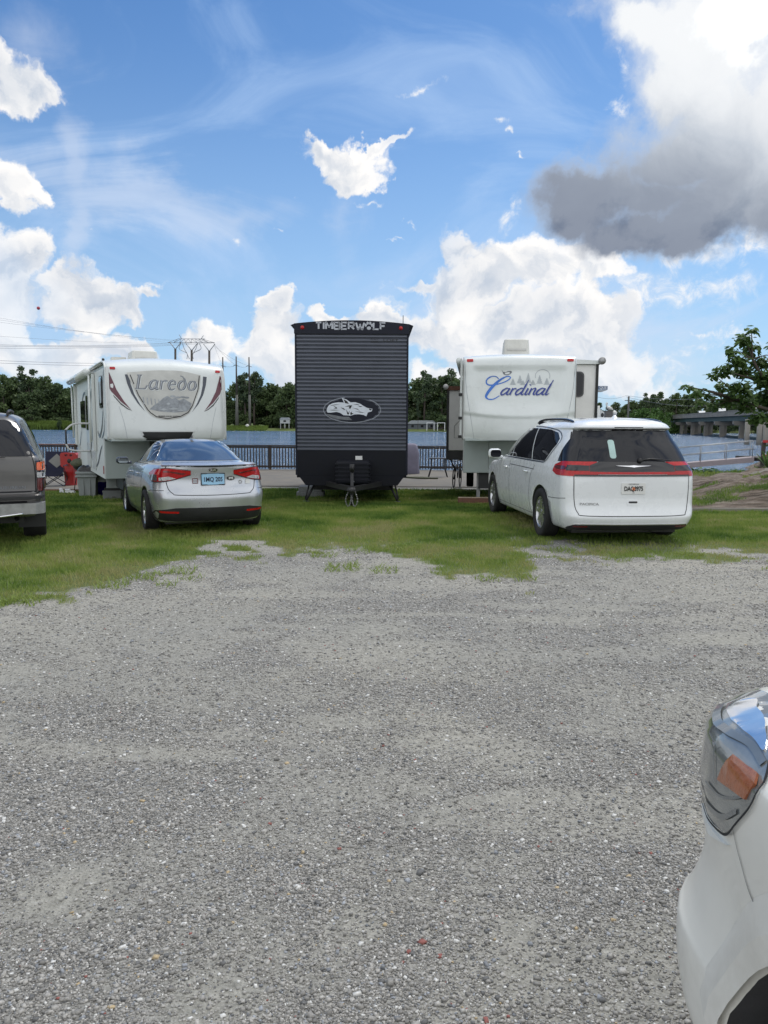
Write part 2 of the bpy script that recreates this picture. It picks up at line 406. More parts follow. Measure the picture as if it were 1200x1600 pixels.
def blobs(lst):
    cur = None
    for (x, y, rx, ry) in lst:
        a, e = azel(x, y); a1, _ = azel(x+rx*.5, y); a0, _ = azel(x-rx*.5, y); _, e1 = azel(x, y-ry*.5); _, e0 = azel(x, y+ry*.5)
        v = vmth('SUBTRACT', PP, (a, e, 0)); v = vmth('MULTIPLY', v, (1/abs(a1-a0), 1/abs(e1-e0), 0)); l = vmth('LENGTH', v)
        cur = l if cur is None else wn_smin(cur, l)
    return mth('SUBTRACT', 1.0, cur)
def wn_smin(a, b):
    n = wn('ShaderNodeMath', operation='SMOOTH_MIN'); WL(a, n.inputs[0]); WL(b, n.inputs[1]); n.inputs[2].default_value = .25; return n.outputs[0]
def noise(v, scale, detail=6, rough=.6, dist=0.0):
    n = wn('ShaderNodeTexNoise', i={'Scale': scale, 'Detail': detail, 'Roughness': rough, 'Distortion': dist}); WL(v, n.inputs['Vector']); return n.outputs[0]
def voro(v, scale, detail=2):
    n = wn('ShaderNodeTexVoronoi', feature='SMOOTH_F1', i={'Scale': scale, 'Detail': detail, 'Roughness': .55, 'Smoothness': .35}); n.normalize = True; WL(v, n.inputs['Vector']); return n.outputs['Distance']
sky = wn('ShaderNodeTexSky', sky_type='NISHITA'); sky.sun_disc = False; sky.sun_elevation = SUN_EL; sky.sun_rotation = SUN_AZ
sky.air_density = 1.0; sky.dust_density = .6; sky.ozone_density = 2.0
SKY_S = 0.085
skyc = mix(1.0, (0,0,0), sky.outputs[0]); 
vm = wn('ShaderNodeMixRGB', blend_type='MULTIPLY', i={0: 1.0}); WL(sky.outputs[0], vm.inputs[1]); vm.inputs[2].default_value = (SKY_S*.66, SKY_S*1.02, SKY_S*1.36, 1)
base = vm.outputs[0]
# thin high cloud
def noise2(v, scale, detail=6, rough=.6, dist=0.0, col=False):
    n = wn('ShaderNodeTexNoise', noise_dimensions='2D', i={'Scale': scale, 'Detail': detail, 'Roughness': rough, 'Distortion': dist}); WL(v, n.inputs['Vector']); return n.outputs[1 if col else 0]
def voro2(v, scale, detail=2):
    n = wn('ShaderNodeTexVoronoi', feature='F1', i={'Scale': scale, 'Detail': detail, 'Roughness': .55}); n.voronoi_dimensions = '2D'; n.normalize = True; WL(v, n.inputs['Vector']); return n.outputs['Distance']
P0 = PP
wv = vmth('SUBTRACT', noise2(P0, 7, 6, .6, 0, True), (.5, .5, .5))
wx = vmth('MULTIPLY', wv, (.11, .11, 0)); PP = vmth('ADD', P0, wx)            # irregular outlines for every bank of cloud
st = vmth('MULTIPLY', P0, (1.0, 2.1, 1.0))
ci = noise2(st, 2.6, 8, .60, 1.2)
cim = sm(ci, .42, .78, 0, .55)
low = sm(EL, -.02, .50, 1.0, 0.0)                       # paler towards the horizon
base = mix(mth('MULTIPLY', low, .62), base, (.52, .73, .96))
base = mix(cim, base, (.50, .68, .96))
veil = blobs([(250,300,330,60),(110,250,40,150),(105,350,30,110),(370,330,180,55),(545,330,60,110),(900,470,330,90),(60,60,130,120),(1010,560,260,90)])
va = sm(mth('ADD', veil, mth('MULTIPLY', mth('SUBTRACT', ci, .5), 2.6)), -.1, 1.0, 0, .42)
base = mix(va, base, (.72, .79, .92))
# cumulus
def puffs(v, s):
    return mth('ADD', mth('MULTIPLY', noise2(v, s, 8, .63, .1), .50), mth('MULTIPLY', mth('SUBTRACT', 1.0, voro2(v, s*1.15, 2)), .50))
puff = puffs(PP, 15)
puff2 = puffs(vmth('ADD', PP, (.012, .015, 0)), 15)
A = blobs([(505,228,48,26),(555,236,60,34),(560,272,52,30),(540,262,50,30),(605,220,30,12),(10,125,85,52),(60,150,50,45),(22,298,34,38),(10,415,70,55),(0,470,90,60),(95,440,50,40),(130,478,62,42),(185,485,45,32),(235,470,22,12),(60,560,150,50),(190,560,90,40),
           (330,545,65,36),(432,482,22,24),(432,530,46,50),(445,570,70,50),(520,500,40,14),(600,500,40,14),
           (700,385,40,40),(644,450,40,14),(690,450,56,56),(760,430,80,60),(840,430,85,56),(930,420,80,50),(640,520,60,40),(760,520,160,66),(880,500,100,62),(930,550,80,46),(960,520,50,44),(820,585,220,36)])
A = mth('MULTIPLY', A, 1.2)
fA = mth('ADD', A, mth('MULTIPLY', mth('SUBTRACT', puff, .60), 2.6))
aA = mth('MULTIPLY', sm(fA, -.08, .36), sm(noise2(P0, 5, 3, .5), .25, .5, .72, 1.0))
W = blobs([(545,240,78,30),(560,275,40,30),(520,215,50,14),(250,456,46,8),(655,127,36,9),(765,200,20,7),(785,215,10,5),(820,233,9,3),(574,319,14,5),(450,308,9,9),(129,354,6,5),(386,380,5,9),(432,367,8,3),(616,358,6,5),(605,378,8,3),
           (960,130,20,30),(950,190,24,18),(800,330,26,26),(820,300,18,18),(1010,455,110,28),(1110,410,130,26),(1180,395,90,34),(1120,592,90,9),(1080,535,50,7),(990,600,120,20),(1100,470,160,40),(1060,560,90,20),(1150,540,60,12)])
wn1 = noise2(P0, 30, 8, .68, .4)
fW = mth('ADD', mth('MULTIPLY', W, .9), mth('MULTIPLY', mth('SUBTRACT', wn1, .5), 3.4))
aW = sm(fW, 0.0, 1.5, 0, .85)
shA = sm(mth('SUBTRACT', puff, puff2), -.13, .10)
lowf = noise2(P0, 8, 4, .55)
edge = sm(fA, .05, 1.3, 1.0, 0.0)
shA = mth('ADD', mth('MULTIPLY', shA, .50), mth('ADD', mth('MULTIPLY', sm(lowf, .38, .66), .34), mth('MULTIPLY', edge, .34))); shA = mth('MINIMUM', shA, 1.0)
cA = mix(shA, (.50, .58, .70), (1.04, 1.02, 1.0))
hz = sm(EL, .0, .14, .40, 0.0); cA = mix(hz, cA, (.74, .82, .93))
out = mix(aW, base, mix(sm(fW, .2, 1.4), (.74, .82, .94), (1.0, .99, .98)))
out = mix(aA, out, cA)
# the big grey cloud in front of the sun, and its bright top
B = blobs([(1130,60,170,120),(1020,40,70,65),(1060,140,100,60),(1160,190,190,120),(1090,240,150,75),(1010,305,150,55),(925,325,100,40),(930,300,110,60),(925,345,80,40),(1000,372,115,45),(1110,365,130,42),(1150,315,190,75),(1010,360,110,40),(1130,345,160,48),(1320,200,220,160),(1400,-150,420,330),(1200,-200,330,260)])
nb = noise2(P0, 9, 9, .58, .3)
pb = puffs(PP, 10)
fB = mth('ADD', B, mth('MULTIPLY', mth('SUBTRACT', pb, .60), 1.25))
aB = sm(fB, -.20, .50)
_, e_hi = azel(1080, 120); _, e_lo = azel(1080, 385)
tilt = mth('ADD', EL, mth('MULTIPLY', mth('SUBTRACT', AZ, azel(1080, 0)[0]), .30))
g = sm(mth('ADD', tilt, mth('MULTIPLY', mth('SUBTRACT', nb, .5), .11)), e_lo-.03, e_hi+.03)
cB = ramp(wt, [(0.0, (.175,.215,.30)), (.20, (.22,.265,.35)), (.45, (.37,.42,.50)), (.70, (.58,.63,.70)), (.88, (.80,.83,.87)), (1.0, (.93,.95,.97))], g)
edgeB = sm(fB, 0.0, .5, .5, 0.0); cB = mix(edgeB, cB, (.62,.67,.75))
cB = mix(sm(mth('SUBTRACT', pb, noise2(vmth('ADD', P0, (.014, .02, 0)), 9, 9, .58, .3)), -.06, .16, 0, .12), cB, (.93,.95,.98))
glare = blobs([(1185,20,110,90)]); cB = mix(sm(mth('ADD', glare, mth('MULTIPLY', mth('SUBTRACT', nb, .5), 1.2)), 0, .7), cB, (1.7,1.7,1.68))
out = mix(aB, out, cB)
# unseen cloud behind the viewer and overhead, brightened and thickened to fill the trailer fronts
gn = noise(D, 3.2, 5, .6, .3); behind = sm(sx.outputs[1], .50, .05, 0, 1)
fill_cloud = mth('MULTIPLY', sm(gn, .30, .48), behind)
out = mix(mth('MULTIPLY', fill_cloud, .9), out, mix(sm(gn, .5, .75), (1.32,1.34,1.35), (.72,.75,.80)))
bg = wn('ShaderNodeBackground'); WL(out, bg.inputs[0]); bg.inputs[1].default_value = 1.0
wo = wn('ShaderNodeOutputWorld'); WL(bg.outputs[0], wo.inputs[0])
world.cycles.sampling_method = 'MANUAL'; world.cycles.sample_map_resolution = 512
sd = bpy.data.lights.new('sun', 'SUN'); sd.energy = 2.5; sd.angle = R(16); sd.color = (1, .96, .90)
sun = bpy.data.objects.new('sun', sd); col.objects.link(sun)
sdir = Vector((math.sin(SUN_AZ)*math.cos(SUN_EL), math.cos(SUN_AZ)*math.cos(SUN_EL), math.sin(SUN_EL)))
sun.rotation_euler = sdir.to_track_quat('Z', 'Y').to_euler()
scene.view_settings.view_transform = 'Standard'; scene.view_settings.look = 'None'; scene.view_settings.exposure = 0
scene.render.engine = 'CYCLES'
# ------------------------------------------------------------------ terrain
WZ = -1.25
BANKY = 34.2
def bank_y(X): return BANKY + sstep(19, 25, X)*16
def gz(X, Y, far=True):
    X = np.asarray(X, dtype=float); Y = np.asarray(Y, dtype=float)
    z = -0.40*sstep(12.5, 25, Y)
    z = z + .030*(fbm(X*.35, Y*.35, 3, 5)-.5)*sstep(2, 6, np.hypot(X, Y)) + .012*(fbm(X*1.6, Y*1.6, 3, 9)-.5)
    # eroded mound on the right
    m = sstep(4.6, 10.5, X + (Y-15)*.10)*sstep(15.05, 17.8, Y)*(1-sstep(20.5, 26, Y))
    z = z + m*(.70 + .42*(fbm(X*.9+Y*.5, Y*2.6-X*1.5, 5, 31)-.5))
    if far:
        yb = bank_y(X)
        dn = sstep(yb-.6, yb+2.2, Y)
        up = sstep(282, 292, Y + np.where(X > 60, -0*(X-60), 0))
        bed = -2.8
        z = z*(1-dn) + bed*dn
        z = np.where(Y > 200, bed*(1-up) + (-.35 + 1.6*sstep(300, 420, Y))*up, z)
        # right bank beyond the bridge
        rb = sstep(0, 14, X - (118 - (Y-150)*-.05))*(Y > 40)
        z = np.where((X > 60), z*(1-rb) + (-.3)*rb, z)
    return z
def axis_pts(segs):
    out = []
    for a, b, n in segs: out += list(np.linspace(a, b, n, endpoint=False))
    return np.array(out + [segs[-1][1]])
PXB = [(-200,960),(0,948),(60,925),(130,915),(190,903),(240,882),(300,862),(360,855),(450,858),(475,852),(540,850),(600,854),(650,872),(700,890),(760,900),(815,894),(835,866),(900,862),(1000,864),(1100,866),(1200,861),(1400,860)]
BX = []; BY = []
for x, y in PXB: p = at_z(x, y); BX.append(p.x); BY.append(p.y)
BX = np.array(BX); BY = np.array(BY)
def grass_mask(X, Y):
    yb = np.interp(X, BX, BY)-.22
    n = (fbm(X*1.1, Y*1.1, 4, 3)-.5)*2.0 + (fbm(X*4, Y*4, 3, 4)-.5)*.9
    g = sstep(-.50, .42, Y - yb + n*.80 + (fbm(X*7, Y*7, 2, 14)-.5)*.8)
    # tufts out on the gravel close to the edge, bald spots inside the grass
    tuft = sstep(.60, .70, fbm(X*2.1, Y*2.1, 3, 40))*sstep(-1.3, -.1, Y-yb)
    bald = sstep(.53, .64, fbm(X*.9+3, Y*.9, 4, 51))*(1-sstep(.9, 2.4, Y-yb))*.95
    g = np.maximum(g*(1-bald), tuft)
    # bare wheel ruts and the foot of the parked cars
    g = g*(1-.6*np.exp(-(((X-3.2)/1.6)**2+((Y-10.6)/.8)**2)))
    inside = (Y < 24.0+.5*(fbm(X*.7, Y*0, 2, 8)-.5))
    mound = sstep(15.0, 15.15, Y)*(X > 4.9)
    band = sstep(.40, .56, fbm(X*1.1+Y*.6, Y*2.0-X*.8, 4, 77))*np.exp(-(((X-9.2)/1.9)**2+((Y-16.7)/.55)**2))*1.6
    sprig = sstep(.60, .70, fbm(X*1.8, Y*2.4-X*1.2, 3, 78))*.8*sstep(15.6, 16.5, Y)
    g2 = np.maximum(np.maximum(band, sprig)*(X > 5.5), sstep(20.2, 20.9, Y)*(1-sstep(32, 33, Y)))
    g = np.where((X > 4.9) & (Y > 15.05), g2, g*inside)
    return g
xs = axis_pts([(-3000,-300,10),(-300,-40,14),(-40,-16,24),(-16,16,400),(16,40,30),(40,300,26),(300,3000,10)])
ys = axis_pts([(-60,-3,12),(-3,7,140),(7,26,240),(26,40,60),(40,270,24),(270,300,30),(300,500,12),(500,6000,12)])
GX, GY = np.meshgrid(xs, ys); GZ = gz(GX, GY)
nx, ny = len(xs), len(ys); idx = np.arange(nx*ny).reshape(ny, nx)
Fc = np.stack([idx[:-1,:-1], idx[:-1,1:], idx[1:,1:], idx[1:,:-1]], -1).reshape(-1, 4)
gm = grass_mask(GX, GY); farg = (GY > 100); gm = np.where(farg, 1, gm)
soil = np.where((GX > 4.9) & (GY > 15.02) & (GY < 34), 1.0, 0.0)
soil = np.maximum(soil, np.where((GY > 27) , 1.0, 0.0))
DP = [(590,985,.30,.16),(400,930,.5,.12),(860,968,.35,.10),(935,950,.4,.09),(1130,1000,.5,.12),(1180,1180,.22,.2),(30,1050,.30,.16),(820,1500,.13,.16),(560,1450,.10,.08),(330,1560,.16,.12),(640,880,.5,.2),(700,1160,.25,.1),(120,1400,.2,.12),(520,1130,.25,.08)]
DPW = [(at_z(a, b_, 0), c_, d_) for a, b_, c_, d_ in DP]
def dust_field(X, Y):
    w = (fbm(X*3.1, Y*3.1, 4, 61)-.5)*.55
    d = sstep(.53, .66, fbm(X*.55+3, Y*.75, 4, 62)+w*.5)*.62
    for p, a, c_ in DPW: d = np.maximum(d, .8*sstep(.20, .85, np.exp(-(((X-p.x)/(a*1.5))**2+((Y-p.y)/(c_*2.2))**2)) + w*1.1))
    d = np.maximum(d, sstep(.57, .70, fbm(X*2.2, Y*2.2, 4, 63))*.55)
    d = np.maximum(d, sstep(.55, .68, fbm(X*.5+Y*.2, Y*1.9, 4, 67)+w*.3)*.7)
    return np.clip(d*(.72+.6*fbm(X*9, Y*9, 3, 64)), 0, 1)
# ground material: crushed grey gravel and dust, turf soil, eroded bank
gmat, nt, b = new_mat('gravel lot and turf soil'); L = nt.links.new
tc = nd(nt, 'ShaderNodeTexCoord'); OC = tc.outputs['Object']
def N(scale, det=6, ro=.6, v=None): n = nd(nt, 'ShaderNodeTexNoise', i={'Scale': scale, 'Detail': det, 'Roughness': ro}); L(v or OC, n.inputs['Vector']); return n.outputs[0]
def V(scale, feat='F1', out='Distance', rnd=1.0): n = nd(nt, 'ShaderNodeTexVoronoi', feature=feat, i={'Scale': scale, 'Randomness': rnd}); n.voronoi_dimensions = '2D'; L(OC, n.inputs['Vector']); return n.outputs[out]
def MX(f, a, b2, bt='MIX'):
    n = nd(nt, 'ShaderNodeMixRGB', blend_type=bt)
    for k, v in ((0, f), (1, a), (2, b2)):
        if hasattr(v, 'links'): L(v, n.inputs[k])
        else: n.inputs[k].default_value = v if k == 0 else (*v, 1)
    return n.outputs[0]
def sep(c):
    n = nd(nt, 'ShaderNodeSeparateColor'); L(c, n.inputs[0]); return n.outputs
s1 = sep(V(85, out='Color')); s2 = sep(V(38, out='Color')); s3 = sep(V(190, out='Color'))
g1 = ramp(nt, [(0, (.09,.09,.09)), (.25, (.175,.173,.165)), (.6, (.25,.247,.235)), (.88, (.36,.355,.34)), (1, (.55,.54,.51))], s1[0])
g2 = ramp(nt, [(0, (.08,.08,.082)), (.3, (.165,.163,.155)), (.7, (.245,.242,.23)), (.96, (.34,.335,.32)), (1, (.52,.51,.49))], s2[0])
g3 = ramp(nt, [(0, (.11,.108,.10)), (.5, (.245,.24,.225)), (1, (.42,.415,.39))], s3[0])
coarse = ramp(nt, [(.42, (0,0,0)), (.58, (1,1,1))], N(1.1, 5, .6))
grav = MX(coarse, g3, MX(.4, g1, g2))
ad = nd(nt, 'ShaderNodeAttribute', attribute_name='dust'); dust = ad.outputs['Fac']; dustc = ramp(nt, [(.3, (.275,.268,.238)), (.7, (.345,.338,.305))], N(18, 6, .7))
grav = MX(dust, grav, dustc)
fine = ramp(nt, [(.36, (.72,)*3), (.5, (1.0,)*3), (.66, (1.22,)*3)], N(26, 5, .75)); grav = MX(1.0, grav, fine, 'MULTIPLY')
tone = ramp(nt, [(.3, (.84,.85,.86)), (.7, (1.08,1.06,1.02))], N(.35, 4, .5)); grav = MX(1.0, grav, tone, 'MULTIPLY')
turf = ramp(nt, [(.25, (.055,.085,.02)), (.6, (.10,.14,.035)), (.8, (.19,.17,.08))], N(9, 8, .7))
dirt = ramp(nt, [(.3, (.03,.024,.017)), (.45, (.10,.075,.05)), (.56, (.19,.145,.105)), (.68, (.36,.31,.25))], N(2.6, 10, .75))
mp = nd(nt, 'ShaderNodeMapping'); mp.inputs['Rotation'].default_value = (0, 0, R(-38)); mp.inputs['Scale'].default_value = (.7, 5.5, 3); L(OC, mp.inputs[0])
dirt2 = ramp(nt, [(.32, (.025,.02,.016)), (.44, (.09,.07,.055)), (.54, (.23,.19,.16)), (.64, (.34,.30,.26)), (.75,(.10,.09,.04))], N(1.3, 8, .7, mp.outputs[0]))
dirt = MX(.65, dirt, dirt2)
ag = nd(nt, 'ShaderNodeAttribute', attribute_name='grass'); as_ = nd(nt, 'ShaderNodeAttribute', attribute_name='soil')
fg = ramp(nt, [(.15, (0,0,0)), (.8, (.9,)*3)], ag.outputs['Fac'])
c = MX(as_.outputs['Fac'], grav, dirt); c = MX(fg, c, turf)
L(c, b.inputs['Base Color']); b.inputs['Roughness'].default_value = .9; b.inputs['Specular IOR Level'].default_value = .2
hA = nd(nt, 'ShaderNodeMath', operation='MULTIPLY_ADD', i={1: .5}); L(s1[0], hA.inputs[0]); L(V(85), hA.inputs[2])
bn = bump(nt, b, hA.outputs[0], .55, .012)
b2n = nd(nt, 'ShaderNodeBump', i={'Strength': .6, 'Distance': .03}); L(N(5, 8, .7), b2n.inputs['Height']); L(b2n.outputs[0], bn.inputs['Normal'])
b3n = nd(nt, 'ShaderNodeBump', i={'Distance': .14}); L(N(1.3, 8, .7, mp.outputs[0]), b3n.inputs['Height']); L(as_.outputs['Fac'], b3n.inputs['Strength']); L(b3n.outputs[0], b2n.inputs['Normal'])
ground = np_mesh('ground', np.stack([GX, GY, GZ], -1).reshape(-1, 3), Fc, 4, gmat, None, {'grass': ('POINT', 'FLOAT', gm.ravel()), 'soil': ('POINT', 'FLOAT', soil.ravel()), 'dust': ('POINT', 'FLOAT', dust_field(GX, GY).ravel())}, True)
tag(ground, kind='structure')
# water
wm, nt, b = new_mat('river water'); L = nt.links.new
tc = nd(nt, 'ShaderNodeTexCoord'); mp = nd(nt, 'ShaderNodeMapping'); mp.inputs['Scale'].default_value = (.55, 1.3, 1); L(tc.outputs['Object'], mp.inputs[0])
na = nd(nt, 'ShaderNodeTexNoise', i={'Scale': .9, 'Detail': 7, 'Roughness': .62}); L(mp.outputs[0], na.inputs['Vector'])
nb_ = nd(nt, 'ShaderNodeTexNoise', i={'Scale': .06, 'Detail': 3}); L(mp.outputs[0], nb_.inputs['Vector'])
b.inputs['Roughness'].default_value = .13; b.inputs['IOR'].default_value = 1.33; b.inputs['Specular IOR Level'].default_value = .8
L(ramp(nt, [(.35, (.05,.11,.21)), (.65, (.10,.17,.27))], nb_.outputs[0]), b.inputs['Base Color'])
bump(nt, b, na.outputs[0], 1.0, .75)
mb = MB(); mb.add([(-3000, 30, WZ), (3000, 30, WZ), (3000, 300, WZ), (-3000, 300, WZ)], [(0,1,2,3)])
mb.v = [(-3000,26,WZ),(3000,26,WZ),(3000,400,WZ),(-3000,400,WZ)]
tag(mb.build('river', wm), kind='structure')
# ------------------------------------------------------------------ loose stones on the lot
ico = bmesh.new(); bmesh.ops.create_cube(ico, size=1.5); bmesh.ops.triangulate(ico, faces=ico.faces[:]); IV = np.array([v.co[:] for v in ico.verts]); IF = np.array([[v.index for v in f.verts] for f in ico.faces]); ico.free()
def stones(n, ymax, smin, smax, seed, pw=2.2, ypow=1.0):
    r = np.random.default_rng(seed)
    Y = 1.55 + (ymax-1.55)*r.random(n)**ypow; X = (r.random(n)*2-1)*(Y*.56+.35)
    dust = dust_field(X, Y); patch = fbm(X*1.3, Y*1.3, 3, 71)
    keep = (grass_mask(X, Y) < .35) & (r.random(n) < np.clip((1.0-1.0*dust)*(.35+1.3*patch), .05, 1)) & (Y > .2)
    X, Y = X[keep], Y[keep]; n = len(X)
    s = smin + (smax-smin)*r.random(n)**pw
    A = np.stack([s*(.75+.6*r.random(n)), s*(.6+.5*r.random(n)), s*(.38+.35*r.random(n))], -1)
    th = r.random(n)*2*PI
    P = IV[None]*(1+.75*(r.random((n, len(IV), 3))-.5)); P = P*A[:, None]
    tl = (r.random(n)-.5)*.9; ct, st = np.cos(tl), np.sin(tl)
    x, y, z = P[..., 0], P[..., 1], P[..., 2]
    x, z = x*ct[:,None]+z*st[:,None], -x*st[:,None]+z*ct[:,None]
    c, s_ = np.cos(th), np.sin(th); x, y = x*c[:,None]-y*s_[:,None], x*s_[:,None]+y*c[:,None]
    Z = gz(X, Y, False)
    Vv = np.stack([x+X[:,None], y+Y[:,None], z+Z[:,None]+A[:,2:3]*.25], -1).reshape(-1, 3)
    Ff = (IF[None]+(np.arange(n)*len(IV))[:,None,None]).reshape(-1, 3)
    t = r.random(n); g = .15 + .21*r.random(n)
    C = np.stack([g*1.09, g*1.05, g*.97, np.ones(n)], -1)
    w = t > .955; C[w, :3] = (.58,.575,.55)
    dk = t < .08; C[dk, :3] = (.12,.12,.118)
    rd = (t > .10) & (t < .1022); C[rd, :3] = (.25,.09,.075)
    yl = (t > .104) & (t < .108); C[yl, :3] = (.42,.33,.20)
    bl = (t > .11) & (t < .17); C[bl, :3] *= (.85,.93,1.08)
    return Vv, Ff, np.repeat(C, len(IV), 0)
sets = [stones(170000, 5.2, .0026, .0060, 1, 1.6), stones(150000, 11.5, .0045, .0105, 2, 2.0, .75), stones(1500, 9, .009, .015, 3, 3), stones(60000, 3.2, .0025, .005, 4)]
VV = []; FF = []; CC = []; o = 0
for a, f, c in sets: VV.append(a); FF.append(f+o); CC.append(c); o += len(a)
smt, nt, b = new_mat('crushed stone'); L = nt.links.new
at = nd(nt, 'ShaderNodeAttribute', attribute_name='tint'); no = nd(nt, 'ShaderNodeTexNoise', i={'Scale': 150, 'Detail': 4}); tc = nd(nt, 'ShaderNodeTexCoord'); L(tc.outputs['Object'], no.inputs['Vector'])
mx = nd(nt, 'ShaderNodeMixRGB', blend_type='MULTIPLY', i={0: 1.0}); L(at.outputs['Color'], mx.inputs[1]); L(ramp(nt, [(.3, (.75,)*3), (.7, (1.2,)*3)], no.outputs[0]), mx.inputs[2]); L(mx.outputs[0], b.inputs['Base Color']); b.inputs['Roughness'].default_value = .85
tag(np_mesh('gravel', np.concatenate(VV), np.concatenate(FF), 3, smt, None, {'tint': ('POINT', 'FLOAT_COLOR', np.concatenate(CC))}), 'loose grey crushed stone with white and reddish chips over the parking lot', 'gravel', kind='stuff')
# ------------------------------------------------------------------ grass blades
def blades(X, Y, h, w, r, zfun=gz, lean=.6):
    n = len(X); th = r.random(n)*2*PI; Z = zfun(X, Y)-.01
    lx = (r.random(n)-.5)*2*lean*h; ly = (r.random(n)-.5)*2*lean*h
    cx, sx_ = np.cos(th)*w/2, np.sin(th)*w/2
    V0 = np.stack([X-cx, Y-sx_, Z], -1); V1 = np.stack([X+cx, Y+sx_, Z], -1)
    V2 = np.stack([X+cx*.7+lx*.4, Y+sx_*.7+ly*.4, Z+h*.6], -1); V3 = np.stack([X-cx*.7+lx*.4, Y-sx_*.7+ly*.4, Z+h*.6], -1)
    V4 = np.stack([X+lx, Y+ly, Z+h], -1)
    Vv = np.stack([V0,V1,V2,V3,V4], 1).reshape(-1, 3); k = np.arange(n)*5
    F3 = np.concatenate([np.stack([k,k+1,k+2],-1), np.stack([k,k+2,k+3],-1), np.stack([k+3,k+2,k+4],-1)])
    return Vv, F3
def grass_patch(n, x0, x1, y0, y1, h0, h1, w, seed, thr=.25):
    r = np.random.default_rng(seed); X = x0+(x1-x0)*r.random(n); Y = y0+(y1-y0)*r.random(n)
    g = grass_mask(X, Y); k = (r.random(n) < g*1.15) & (g > thr) & (np.abs(X) < Y*.62+1.5); X, Y = X[k], Y[k]
    clump = fbm(X*2.2, Y*2.2, 3, 66)
    h = (h0+(h1-h0)*r.random(len(X)))*(.55+.9*clump)*(.6+.4*np.minimum(1, np.maximum(0, Y-np.interp(X, BX, BY))/1.2+.3))
    return X, Y, h, np.full(len(X), w), r
GV = []; GF = []; o = 0; TI = []
for args in ((270000, -9, 9, 6.8, 12.5, .025, .075, .009, 21), (230000, -10, 11, 12.5, 18, .03, .085, .013, 22), (90000, -12, 14, 18, 24.6, .03, .09, .02, 23),
             (26000, 5, 20, 19.5, 33, .05, .16, .03, 24)):
    X, Y, h, w, r = grass_patch(*args); v, f = blades(X, Y, h, w, r); GV.append(v); GF.append(f+o); o += len(v)
    dry = fbm(X*.8, Y*.8, 3, 91); nearedge = 1-sstep(0, 3.0, Y-np.interp(X, BX, BY))
    t = np.clip(.3*r.random(len(X)) + 1.7*(dry-.45) + .9*(fbm(X*3, Y*3, 3, 92)-.5) + .35*nearedge + .22, 0, 1); TI.append(np.repeat(t, 5))
gt, nt, b = new_mat('lawn grass'); L = nt.links.new
at = nd(nt, 'ShaderNodeAttribute', attribute_name='dry'); gcol = ramp(nt, [(0, (.075,.145,.026)), (.4, (.165,.245,.048)), (.75, (.26,.31,.08)), (1, (.33,.32,.14))], at.outputs['Fac']); L(gcol, b.inputs['Base Color'])
b.inputs['Roughness'].default_value = .6; b.inputs['Specular IOR Level'].default_value = .2
t = nd(nt, 'ShaderNodeBsdfTranslucent'); L(gcol, t.inputs[0]); mxs = nd(nt, 'ShaderNodeMixShader', i={0: .3}); L(b.outputs[0], mxs.inputs[1]); L(t.outputs[0], mxs.inputs[2]); L(mxs.outputs[0], nt.nodes['Material Output'].inputs[0])
tag(np_mesh('grass', np.concatenate(GV), np.concatenate(GF), 3, gt, None, {'dry': ('POINT', 'FLOAT', np.concatenate(TI))}), 'short green lawn under the trailers, ragged where it meets the gravel', 'grass', kind='stuff')
DBG = []
